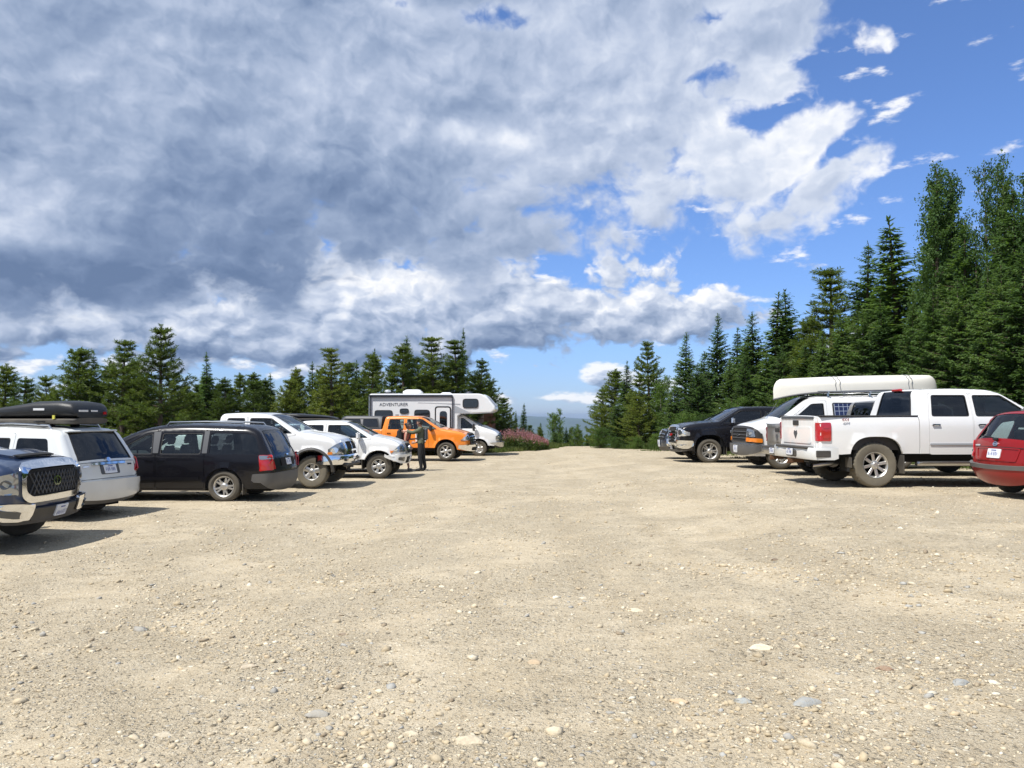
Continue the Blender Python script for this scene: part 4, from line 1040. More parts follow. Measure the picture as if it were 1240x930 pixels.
def minivan():
    # rear at small x ; front towards +x
    L_ = 3.02
    ctrl = [(-.98, .30, 'bumper', .12, .08, .03), (-1.05, .38, 'bumper', .14, .09, .08), (-1.06, .66, 'tailgate', .14, .08, .06), (-1.0, 1.05, 'glass_rear', .12, .06, .1), (-.70, 1.60, 'roof', .10, .04, .1),
            (-.50, 1.70, 'roof', .12, .03, .25), (.9, 1.76, 'roof', .14, .03, .8), (1.9, 1.70, 'glass_front', .13, .04, .5), (3.0, 1.13, 'cowl', .10, .06, .15), (3.15, 1.07, 'hood', .12, .06, .1), (3.70, .93, 'nose', .16, .08, .3), (3.95, .70, 'front', .2, .16, .2), (3.98, .5, 'front', .2, .17, .1), (3.92, .22, 'end', .18, .15, .03)]
    zw, zt_ = 1.075, 1.56
    fd = [(1.55, .30), (2.55, .30), (2.62, .62), (2.66, 1.0), (2.66, 1.13), (1.78, 1.63), (1.55, 1.64)]
    fw = [(1.62, zw), (2.52, zw), (2.44, 1.16), (1.80, 1.54), (1.66, 1.56)]
    sdp = [(.46, .30), (1.53, .30), (1.53, 1.64), (.44, 1.64), (.44, .72), (.42, .52)]
    sw = [(.53, zw), (1.45, zw), (1.45, zt_), (.53, zt_)]
    q = [(.34, zw), (.36, zt_), (-.50, zt_ - .02), (-.66, 1.45), (-.76, 1.12), (-.72, zw + .01)]
    loc, h = place(px2x(272, 17.35), 17.35, 180 - 3, (0, .97), -.2)
    root, sh = wagon('minivan', 'black minivan with roof rails and dusty lower doors, parked side on behind the white wagon', 'minivan', loc, h, ctrl, .985, 1.04, .27, L_, .358, .415, .26,
                     [dict(poly=fd, win=fw, handle=(1.68, .93), glass='glass'), dict(poly=sdp, win=sw, handle=(1.42, .93), glass='glass')], [(q, 'glass_tint')], 'black_paint', 'multi', ww=.235, rim=.225, seats=(1.75, .75), dash=2.75, floor=(-.5, 2.7), rear_glass='glass_dark')
    rm = sh.end('rear')
    for sd in (-1, 1):
        f = sh.side(sd)
        t = patch('taillight', [(-1.06, .72), (-.80, .72), (-.76, 1.06), (-1.04, 1.06)], f, 'lens_red', root, off=.006, thick=.012, fr=.04)
        patch('taillight_end', [(sd * .72, .74), (sd * 1.05, .74), (sd * 1.0, 1.05), (sd * .80, 1.05)], rm, 'lens_red', t, off=.008, thick=.012, fr=.03)
        patch('reversing_lamp', [(-1.05, .96), (-.79, .96), (-.77, 1.05), (-1.03, 1.05)], f, 'lens_clear', t, off=.018, thick=.006, fr=.02)
        patch('rocker_moulding', rect(.55, .50, 2.5, .58), f, 'black_paint', root, off=.004, thick=.014, fr=.01)
        roof_rails(root, sh, -.35, 1.45, .62) if sd < 0 else None
        patch('pillar_trim', [(.39, 1.10), (.50, 1.10), (.50, 1.60), (.39, 1.60)], f, 'greyplastic', root, off=.004, thick=.004, fr=.01)
        patch('pillar_trim', [(1.48, 1.10), (1.60, 1.10), (1.64, 1.57), (1.48, 1.59)], f, 'greyplastic', root, off=.010, thick=.004, fr=.01)
        MB().box((-.43, sd * .87, .30), (.02, .22, .24), bev=.004).build('mud_flap', 'plastic', root)
        mirror(root, 2.5, .90, 1.06, sd, 'black_paint', h=.16)
    patch('lower_bumper', band(1.2, .30, .66), rm, 'greyplastic', root, off=.008, thick=.02, fr=.03)
    patch('tailgate_plinth', band(.42, .78, .97), rm, 'dark', root, off=.004, thick=.01, fr=.03); plate(root, rm, 0, .87, -1, off=.02)
    patch('badge', [(-.06, 1.01), (.06, 1.01), (.06, 1.04), (-.06, 1.04)], rm, 'chrome', root, off=.02, thick=.006, fr=.01)
    wiper(root, [(-1.03, -.05, 1.06), (-.98, -.3, 1.11), (-.95, -.5, 1.13)])
    fr = dict(grille=band(.42, .66, .82), gmat='dark', bars=[band(.4, .73, .75)], lamps=[([(.5, .62), (.95, .68), (.95, .86), (.52, .80)], 'reflector', 'headlight')]); frontal(root, sh, fr)
    root.scale = (1, 1, .97)
    return root

def white_suv():
    L_ = 2.79
    ctrl = [(-1.00, .36, 'bumper', .12, .08, .03), (-1.05, .45, 'bumper', .15, .10, .08), (-1.04, .74, 'tailgate', .15, .10, .05), (-.98, 1.08, 'glass_rear', .12, .07, .08), (-.66, 1.60, 'roof', .10, .05, .08),
            (-.50, 1.655, 'roof', .12, .03, .2), (.8, 1.71, 'roof', .14, .03, .8), (1.65, 1.66, 'glass_front', .13, .04, .4), (2.45, 1.15, 'cowl', .10, .05, .15), (2.60, 1.11, 'hood', .12, .06, .1), (3.40, .98, 'nose', .16, .08, .25), (3.58, .78, 'front', .2, .14, .15), (3.62, .5, 'front', .2, .15, .1), (3.56, .30, 'end', .18, .14, .03)]
    zw, zt_ = 1.12, 1.50
    fd = [(1.18, .38), (2.18, .38), (2.28, .7), (2.30, 1.08), (1.62, 1.57), (1.18, 1.59)]
    fw = [(1.26, zw), (2.12, zw), (1.58, zt_), (1.26, zt_ + .01)]
    rd = [(.30, .50), (.42, .40), (1.16, .38), (1.16, 1.59), (.22, 1.59), (.18, .9)]
    rw = [(.27, zw), (1.10, zw), (1.10, zt_ + .01), (.31, zt_)]
    q = [(.13, zw), (.17, zt_), (-.46, zt_ - .01), (-.58, zw + .02)]
    loc, h = place(-7.42, 14.75, 167, (-1.13, 0), -.21)
    root, sh = wagon('sport_utility_car', 'white wagon seen from behind with a black cargo box on its roof', 'suv', loc, h, ctrl, .955, 1.09, .27, L_, .372, .43, .34,
                     [dict(poly=fd, win=fw, handle=(1.32, .98)), dict(poly=rd, win=rw, handle=(.36, .98), glass='glass_tint')], [(q, 'glass_tint')], 'pearl_paint', 'five', ww=.245, rim=.225, seats=(1.35, .35), dash=2.3, floor=(-.5, 2.3), rear_glass='glass_dark', flare=.03)
    rm = sh.end('rear')
    for sd in (-1, 1):
        f = sh.side(sd)
        t = patch('taillight', [(-1.04, .84), (-.82, .84), (-.72, 1.10), (-.98, 1.10)], f, 'lens_red', root, off=.006, thick=.014, fr=.04)
        patch('taillight_end', [(sd * .72, .84), (sd * 1.0, .84), (sd * .96, 1.10), (sd * .82, 1.10)], rm, 'lens_red', t, off=.008, thick=.014, fr=.03)
        MB().box((-.44, sd * .85, .34), (.02, .22, .22), bev=.004).build('mud_flap', 'plastic', root)
        mirror(root, 2.05, .88, 1.12, sd, 'pearl_paint', h=.16)
        patch('reflector', rect(*(sorted((sd * .70, sd * .84))[0], .50, sorted((sd * .70, sd * .84))[1], .54)), rm, 'lens_red', root, off=.03, thick=.006, fr=.01)
    b = patch('bumper', band(1.25, .42, .72), rm, 'pearl_paint', root, off=.012, thick=.05, fr=.05, rim=.06)
    patch('bumper_valance', band(1.0, .345, .43), rm, 'greyplastic', b, off=.008, thick=.02, fr=.02)
    patch('tailgate_recess', band(.24, .81, .99), rm, 'greyplastic', root, off=-.0, thick=.006, fr=.03); plate(root, rm, 0, .90, -1, off=.012)
    patch('plate_garnish', band(.42, .985, 1.025), rm, 'chrome', root, off=.01, thick=.02, fr=.01)
    patch('badge', [(.055 * math.cos(a), 1.065 + .035 * math.sin(a)) for a in np.linspace(0, 2 * PI, 14, endpoint=False)], rm, 'chrome', root, off=.012, thick=.008, fr=0, step=.2)
    patch('badge', rect(.48, .96, .60, .985), rm, 'chrome', root, off=.006, thick=.004, fr=0); patch('badge', rect(-.64, .96, -.50, .985), rm, 'chrome', root, off=.006, thick=.004, fr=0)
    patch('shut_line', [(-.74, .74), (.74, .74), (.78, .78), (.74, 1.04), (-.74, 1.04), (-.78, .78)], rm, 'seal', root, off=.001, thick=.001, fr=.02, rim=0, holes=[inset_poly([(-.74, .74), (.74, .74), (.78, .78), (.74, 1.04), (-.74, 1.04), (-.78, .78)], .008)])
    sp = MB(); sp.box((-.62, 0, 1.615), (.22, 1.24, .035), bev=.012); sp.build('spoiler', 'pearl_paint', root)
    wiper(root, [(-1.05, .1, 1.10), (-.98, -.1, 1.16), (-.96, -.38, 1.17)])
    roof_rails(root, sh, -.35, 1.35, .60, 'chromedull', .06)
    for x in (-.05, 1.0): MB().box((x, 0, 1.79), (.07, 1.36, .03), bev=.01).build('cross_bar', 'seal', root)
    fr = dict(grille=band(.42, .72, .88), gmat='dark', bars=[band(.4, .79, .81)], lamps=[([(.5, .72), (.95, .76), (.95, .94), (.52, .90)], 'reflector', 'headlight')]); frontal(root, sh, fr)
    return root

def cargo_box(name, label, car, x0, x1, zbase, hw, ht, blunt_rear=True, decals=True):
    """roof box lying on the cross bars of a car; own top-level thing"""
    M = car.matrix_world.copy() if False else Matrix.Translation(car.location) @ Matrix.Rotation(car.rotation_euler[2], 4, 'Z')
    loc = M @ Vector(((x0 + x1) / 2, 0, zbase)); root = empty(name, loc, car.rotation_euler[2]); tag(root, label, 'roof box')
    l = (x1 - x0) / 2
    def ring(x, w, za, zb_, n=18):
        P = []
        for k in range(n):
            t = -PI / 2 + 2 * PI * k / n; c, s = math.cos(t), math.sin(t)
            P.append((x, w * np.sign(c) * abs(c) ** .45, (za + zb_) / 2 + (zb_ - za) / 2 * np.sign(s) * abs(s) ** .6))
        return P
    prof = [(-l, .80, .12, .20), (-l + .03, .93, .10, .26), (-l + .10, 1.0, .08, .93), (-l + .35, 1.0, .07, 1.0), (-l + .9, 1.0, .07, .98), (0, 1.0, .07, .90), (l * .5, .95, .07, .74), (l * .8, .82, .07, .55), (l * .95, .60, .09, .38), (l, .4, .14, .27)]
    if blunt_rear: prof[0] = (-l, .84, .14, .62); prof[1] = (-l + .03, .93, .1, .80)
    seam = .33
    low = MB().loft([ring(x, w * hw, a * ht, max(a * ht + .03, min(b * ht, seam * ht))) for x, w, a, b in prof]).build('box_base', 'plastic', root, ang=50)
    lid = MB().loft([ring(x, w * hw * .985, min(seam * ht, b * ht * .6), b * ht) for x, w, a, b in prof]).build('lid', 'box_black', root, ang=50)
    for x in (-l * .45, l * .45):
        for y in (-.3, .3): MB().box((x, y, .035 * ht), (.14, .08, .07 * ht + .02)).build('mount_clamp', 'dark', root)
    if decals:
        dm = MB(); s = -1
        dm.box((-l - .003, .22, ht * .60), (.012, .22, .035)); dm.box((-l - .003, -.05, ht * .60), (.012, .16, .03)); dm.build('sticker', 'sticker_white', root)
        MB().box((-l - .002, -.32, ht * .52), (.012, .08, .05)).build('sticker', 'lens_red', root)
        MB().box((-l + .75, hw * .97, ht * .66), (.24, .02, .04)).build('sticker', 'sticker_white', root); MB().box((-l + .42, hw * .985, ht * .36), (.05, .02, .07)).build('sticker', 'sticker_yellow', root)
    return root

def red_hatch():
    L_ = 2.50
    ctrl = [(-.68, .30, 'bumper', .14, .10, .03), (-.76, .40, 'bumper', .16, .12, .08), (-.78, .60, 'tailgate', .16, .12, .05), (-.73, .98, 'glass_rear', .14, .09, .08), (-.42, 1.40, 'roof', .10, .05, .08),
            (-.26, 1.45, 'roof', .12, .03, .2), (.7, 1.48, 'roof', .14, .03, .8), (1.45, 1.42, 'glass_front', .12, .04, .4), (2.25, .98, 'cowl', .10, .05, .15), (2.38, .94, 'hood', .12, .06, .1), (3.0, .80, 'nose', .16, .08, .25), (3.18, .62, 'front', .2, .14, .15), (3.20, .4, 'front', .2, .15, .1), (3.14, .22, 'end', .18, .14, .03)]
    zw, zt_ = .96, 1.33
    fd = [(.95, .28), (1.92, .28), (2.04, .6), (2.06, .92), (1.42, 1.38), (.95, 1.40)]
    fw = [(1.03, zw), (1.90, zw), (1.38, zt_), (1.03, zt_ + .01)]
    rd = [(.18, .44), (.32, .30), (.93, .28), (.93, 1.40), (.10, 1.39), (.0, 1.0), (.02, .72)]
    rw = [(.12, zw), (.87, zw), (.87, zt_ + .01), (.18, zt_)]
    q = [(.02, zw + .01), (.08, zt_ - .01), (-.20, zt_ - .05), (-.38, zw + .05)]
    loc, h = place(px2x(1203, 13.6), 13.6, 6, (-.86, 0), .295)
    root, sh = wagon('hatchback_car', 'red compact hatchback with grey rear bumper strip, cut off by the right edge', 'car', loc, h, ctrl, .84, .94, .30, L_, .30, .36, .26,
                     [dict(poly=fd, win=fw, handle=(1.08, .82)), dict(poly=rd, win=rw, handle=(.22, .82))], [(q, 'glass')], 'red_paint', 'steel', ww=.19, rim=.18, seats=(1.05, .25), dash=2.1, floor=(-.3, 2.1), rear_glass='glass', flare=.02, pill=.95)
    rm = sh.end('rear')
    for sd in (-1, 1):
        t = patch('taillight', [(-.78, .66), (-.60, .66), (-.52, .96), (-.72, .96)], sh.side(sd), 'lens_red', root, off=.006, thick=.012, fr=.04)
        patch('taillight_end', [(sd * .66, .66), (sd * .95, .66), (sd * .90, .96), (sd * .74, .96)], rm, 'lens_dark', t, off=.008, thick=.012, fr=.03)
        mirror(root, 1.9, .78, .98, sd, 'red_paint', h=.15)
    patch('bumper_strip', [(-1.12, .50), (1.12, .50), (1.12, .60), (.7, .60), (.62, .565), (-.62, .565), (-.7, .60), (-1.12, .60)], rm, 'greyplastic', root, off=.01, thick=.045, fr=.02, rim=.06)
    patch('lower_bumper', band(1.1, .30, .50), rm, 'red_paint', root, off=.01, thick=.03, fr=.05, rim=.05)
    rc = [(-.46, .62), (.46, .62), (.52, .84), (-.52, .84)]
    patch('tailgate_recess', rc, rm, 'red_paint', root, off=-.0, thick=.012, fr=.03, holes=[fillet(inset_poly(rc, .02), .03)]); patch('shut_line', band(.56, .84, .852), rm, 'seal', root, off=.006, thick=.004, fr=0)
    plate(root, rm, 0, .735, -1, off=.012)
    bd = [(.06 * math.cos(a), .895 + .035 * math.sin(a)) for a in np.linspace(0, 2 * PI, 14, endpoint=False)]
    patch('badge', bd, rm, 'chrome', root, off=.012, thick=.008, fr=0, step=.2, holes=[[(.75 * y, .895 + .7 * (z - .895)) for y, z in bd]]); patch('badge_bar', rect(-.045, .885, .045, .905), rm, 'chrome', root, off=.012, thick=.008, fr=0)
    patch('badge', rect(.42, .86, .60, .885), rm, 'chrome', root, off=.006, thick=.004, fr=0)
    wiper(root, [(-.83, -.02, 1.0), (-.78, .22, 1.03), (-.77, .44, 1.045)]); MB().box((-.84, -.0, .995), (.05, .1, .04), bev=.01).build('wiper_motor', 'seal', root)
    MB().box((.1, 0, 1.53), (.03, .03, .08)).build('antenna', 'seal', root)
    fr = dict(grille=band(.36, .56, .68), gmat='dark', lamps=[([(.45, .56), (.86, .60), (.86, .76), (.46, .72)], 'reflector', 'headlight')]); frontal(root, sh, fr)
    return root

def dark_suv():
    L_ = 2.9
    ctrl = [(-.92, .40, 'bumper', .12, .06, .03), (-.98, .50, 'tailgate', .14, .08, .06), (-.95, 1.12, 'glass_rear', .12, .05, .06), (-.72, 1.62, 'roof', .10, .04, .08),
            (-.5, 1.68, 'roof', .12, .03, .2), (.6, 1.72, 'roof', .14, .03, .8), (1.65, 1.66, 'glass_front', .12, .04, .4), (2.38, 1.22, 'cowl', .10, .05, .12), (2.52, 1.18, 'hood', .12, .05, .1), (3.45, 1.06, 'nose', .14, .07, .2), (3.62, .88, 'front', .2, .12, .12), (3.66, .5, 'front', .2, .13, .1), (3.60, .36, 'end', .18, .12, .03)]
    zw, zt_ = 1.16, 1.53
    fd = [(1.15, .42), (2.12, .42), (2.22, .7), (2.24, 1.12), (1.60, 1.59), (1.15, 1.60)]; fw = [(1.23, zw), (2.08, zw), (1.56, zt_), (1.23, zt_)]
    rd = [(.32, .52), (.44, .42), (1.13, .42), (1.13, 1.60), (.2, 1.60), (.18, .9)]; rw = [(.26, zw), (1.07, zw), (1.07, zt_), (.28, zt_)]
    q = [(.12, zw), (.14, zt_), (-.50, zt_), (-.62, zw)]
    loc, h = place(px2x(487, 26.9), 26.9, -1, (3.72, -.6), -.205)
    root, sh = wagon('sport_utility_car', 'dark navy suv with black roof box, hidden behind the smaller white pickup', 'suv', loc, h, ctrl, .95, 1.12, .26, L_, .38, .44, .38,
                     [dict(poly=fd, win=fw, handle=(1.3, 1.0), glass='glass_tint'), dict(poly=rd, win=rw, handle=(.36, 1.0), glass='glass_tint')], [(q, 'glass_tint')], 'navy_paint', 'five', ww=.24, rim=.22, seats=(1.3, .3), dash=2.2, floor=(-.5, 2.2))
    for sd in (-1, 1): mirror(root, 2.0, .88, 1.18, sd, 'navy_paint', h=.16)
    fr = dict(grille=band(.5, .74, .98), gmat='dark', bars=[band(.48, .84, .86)], lamps=[([(.58, .78), (1.0, .82), (.98, 1.0), (.6, 1.0)], 'reflector', 'headlight')], slabs=[(band(1.1, .42, .62), 'plastic', 'bumper', .01, .03)], plate=(0, .55, .05)); frontal(root, sh, fr)
    roof_rails(root, sh, -.4, 1.35, .62, 'seal', .05)
    return root

def far_suv():
    L_ = 2.85
    ctrl = [(-.92, .36, 'bumper', .12, .06, .03), (-.98, .46, 'tailgate', .14, .08, .06), (-.93, 1.05, 'glass_rear', .12, .05, .06), (-.62, 1.55, 'roof', .10, .04, .08),
            (-.4, 1.63, 'roof', .12, .03, .2), (.6, 1.68, 'roof', .14, .03, .8), (1.45, 1.62, 'glass_front', .12, .05, .4), (2.40, 1.14, 'cowl', .10, .07, .12), (2.52, 1.11, 'hood', .12, .07, .1), (3.40, .99, 'nose', .16, .10, .25), (3.62, .78, 'front', .22, .18, .15), (3.66, .5, 'front', .22, .2, .1), (3.58, .26, 'end', .18, .18, .03)]
    zw, zt_ = 1.10, 1.48
    fd = [(1.12, .34), (2.1, .34), (2.2, .65), (2.22, 1.06), (1.48, 1.54), (1.12, 1.56)]; fw = [(1.2, zw), (2.08, zw), (1.44, zt_), (1.2, zt_)]
    rd = [(.30, .48), (.42, .36), (1.10, .34), (1.10, 1.56), (.2, 1.55), (.16, .9)]; rw = [(.24, zw), (1.04, zw), (1.04, zt_), (.28, zt_)]
    q = [(.1, zw), (.14, zt_), (-.40, zt_ - .03), (-.58, zw + .02)]
    loc, h = place(px2x(801, 30.2), 30.2, 180, (3.95, 0), .15)
    root, sh = wagon('sport_utility_car', 'dark blue suv poking its nose out from behind the black pickup', 'suv', loc, h, ctrl, .94, 1.07, .28, L_, .36, .42, .34,
                     [dict(poly=fd, win=fw, handle=(1.25, .96), glass='glass_tint'), dict(poly=rd, win=rw, handle=(.34, .96), glass='glass_tint')], [(q, 'glass_tint')], 'darkblue_paint', 'five', ww=.24, rim=.22, seats=(1.3, .3), dash=2.2, floor=(-.5, 2.2))
    for sd in (-1, 1): mirror(root, 2.0, .88, 1.12, sd, 'darkblue_paint', h=.16)
    fr = dict(grille=[(-.42, .60), (.42, .60), (.50, .90), (-.50, .90)], gmat='dark', bars=[band(.46, .66, .685), band(.46, .74, .765), band(.46, .82, .845)], bmat='chromedull', badge=(0, .76, .10, .045, 'chrome'),
              lamps=[([(.56, .74), (1.05, .80), (1.05, .93), (.58, .90)], 'reflector', 'headlight'), ([(.62, .44), (.86, .46), (.86, .52), (.62, .52)], 'lens_clear', 'fog_light', .04)],
              slabs=[(band(1.1, .30, .42), 'plastic', 'bumper_valance', .01, .03)], plate=(0, .50, .04)); frontal(root, sh, fr); root.scale = (1.05, 1.05, 1.06)
    return root

def cargo_van():
    L_ = 3.43
    ctrl = [(-1.28, .45, 'bumper', .08, .03, .03), (-1.28, .62, 'back', .08, .03, .05), (-1.20, 1.98, 'roof', .10, .04, .12), (-1.0, 2.06, 'roof', .12, .05, .2), (1.0, 2.08, 'roof', .13, .05, .8), (2.50, 2.02, 'glass_front', .12, .06, .3),
            (3.38, 1.40, 'cowl', .09, .08, .1), (3.48, 1.36, 'hood', .10, .08, .1), (4.10, 1.22, 'nose', .12, .06, .15), (4.22, 1.10, 'front', .10, .06, .08), (4.26, .5, 'front', .13, .08, .1), (4.20, .36, 'end', .12, .07, .03)]
    zw, zt_ = 1.28, 1.83
    fd = [(2.08, .42), (2.86, .42), (2.92, .84), (3.14, 1.0), (3.26, 1.26), (3.22, 1.38), (2.50, 1.92), (2.08, 1.93)]; fw = [(2.16, zw), (3.16, zw), (3.12, 1.36), (2.52, zt_), (2.16, zt_ + .02)]
    loc, h = place(px2x(945, 22.25), 22.25, 182, (L_, .96), .20)
    root, sh = wagon('cargo_van', 'white full size van carrying a canoe, solar panel on its flank', 'van', loc, h, ctrl, 1.0, 1.24, .17, L_, .37, .44, .40,
                     [dict(poly=fd, win=fw, handle=(2.2, 1.12), glass='glass')], [], 'white_paint', 'steel', ww=.24, rim=.21, seats=(2.35,), dash=3.2, floor=(1.7, 3.2), pill=.9)
    MB().box((1.75, 0, 1.3), (.04, 1.6, 1.3)).build('bulkhead', 'dark', root)
    for sd in (-1, 1): mirror(root, 3.02, .95, 1.38, sd, 'plastic', h=.28, w=.18)
    fr = dict(grille=band(.60, .76, 1.10), gmat='dark', surround=[(-1.12, .72), (1.12, .72), (1.10, 1.15), (-1.10, 1.15)], smat='plastic', bars=[band(.58, z, z + .02) for z in (.84, .93, 1.02)], bmat='greyplastic', badge=(0, .93, .10, .03, 'chromedull'),
              lamps=[([(.66, .90), (.92, .90), (.92, 1.10), (.66, 1.10)], 'lens_clear', 'headlight', .045), ([(.66, .76), (1.10, .76), (1.10, .87), (.66, .87)], 'lens_amber', 'indicator', .05)],
              slabs=[(band(1.26, .42, .68), 'greyplastic', 'bumper', .02, .06)], plate=(0, .55, .095))
    frontal(root, sh, fr)
    f = sh.side(1)
    w = patch('side_window_frame', [(-1.02, 1.26), (1.92, 1.26), (1.92, 1.86), (-1.02, 1.86)], f, 'seal', root, off=.004, thick=.008, fr=.05)
    patch('solar_panel', [(-.98, 1.29), (1.88, 1.29), (1.88, 1.83), (-.98, 1.83)], f, 'solar_cells', root, off=.018, thick=.012, fr=.01)
    # roof rack
    rk = MB()
    for x in (-.4, .8, 2.0): rk.box((x, 0, 2.16), (.05, 1.75, .04), bev=.01); [rk.box((x, s * .78, 2.10), (.05, .04, .12)) for s in (-1, 1)]
    for s in (-1, 1): rk.tube([(-.9, s * .80, 2.18), (2.3, s * .80, 2.18)], .018, 6)
    rk.build('roof_rack', 'chromedull', root)
    return root

def canoe(van):
    M = Matrix.Translation(van.location) @ Matrix.Rotation(van.rotation_euler[2], 4, 'Z')
    loc = M @ Vector((.95, .25, 2.20)); root = empty('canoe', loc, van.rotation_euler[2]); tag(root, 'cream white canoe strapped upside down on the van roof', 'canoe')
    l = 2.42; rings = []; NS = 30
    for i in range(NS + 1):
        u = math.sin(PI / 2 * (-1 + 2 * i / NS)); a = abs(u); w = .43 * (1 - a ** 2.6) ** .8 + .012
        sheer = .0 - .17 * a ** 4       # gunwale line droops at the ends when inverted
        top = .45 - .04 * a ** 2 - .36 * (1 - math.sqrt(max(0, 1 - max(0, (a - .90) / .10) ** 2)))
        P = []
        for k in range(17):
            t = -PI / 2 + PI * k / 16; P.append((u * l * (1 - 0.0), w * math.sin(t) * (1.0 if a < .99 else .6), sheer + (top - sheer) * max(0, math.cos(t)) ** .55))
        rings.append(P)
    root.rotation_euler = (0, R(1.6), van.rotation_euler[2])
    hull = MB().loft(rings, cap=False, closed=False).build('hull', 'canoe_hull', root, ang=60)
    inner = [[(p[0] * .995, p[1] * .97, p[2] - .012) for p in r] for r in rings]
    MB().loft(inner, cap=False, closed=False).build('hull_inside', 'canoe_trim', root, ang=60)
    for sd in (-1, 1): MB().tube([(r[0 if sd < 0 else -1][0], r[0 if sd < 0 else -1][1] * 1.01, r[0][2] + .0) for r in rings], .027, 6).build('gunwale', 'canoe_trim', root)
    th = MB()
    for u in (-.45, 0, .45): th.box((u * l, 0, .012), (.05, .74, .03))
    th.build('thwart', 'canoe_trim', root)
    for x in (.62, .74, -1.42, -1.52):
        i = int(round((math.asin(x / l) / (PI / 2) + 1) / 2 * NS)); r = rings[i]
        P = [(x + (.03 if k % 3 == 0 else 0), p[1] * 1.015, p[2] + .006) for k, p in enumerate(r)]
        P = [(x, P[0][1] * 1.02, -.04)] + P + [(x, P[-1][1] * 1.02, -.04)]
        MB().tube(P, .009, 5).build('strap', 'strap', root)
    MB().tube([(l - .1, .02, .0), (l - .2, .02, -.10), (l + .25, 0, -.75)], .006, 5).build('bow_line', 'strap', root)
    return root

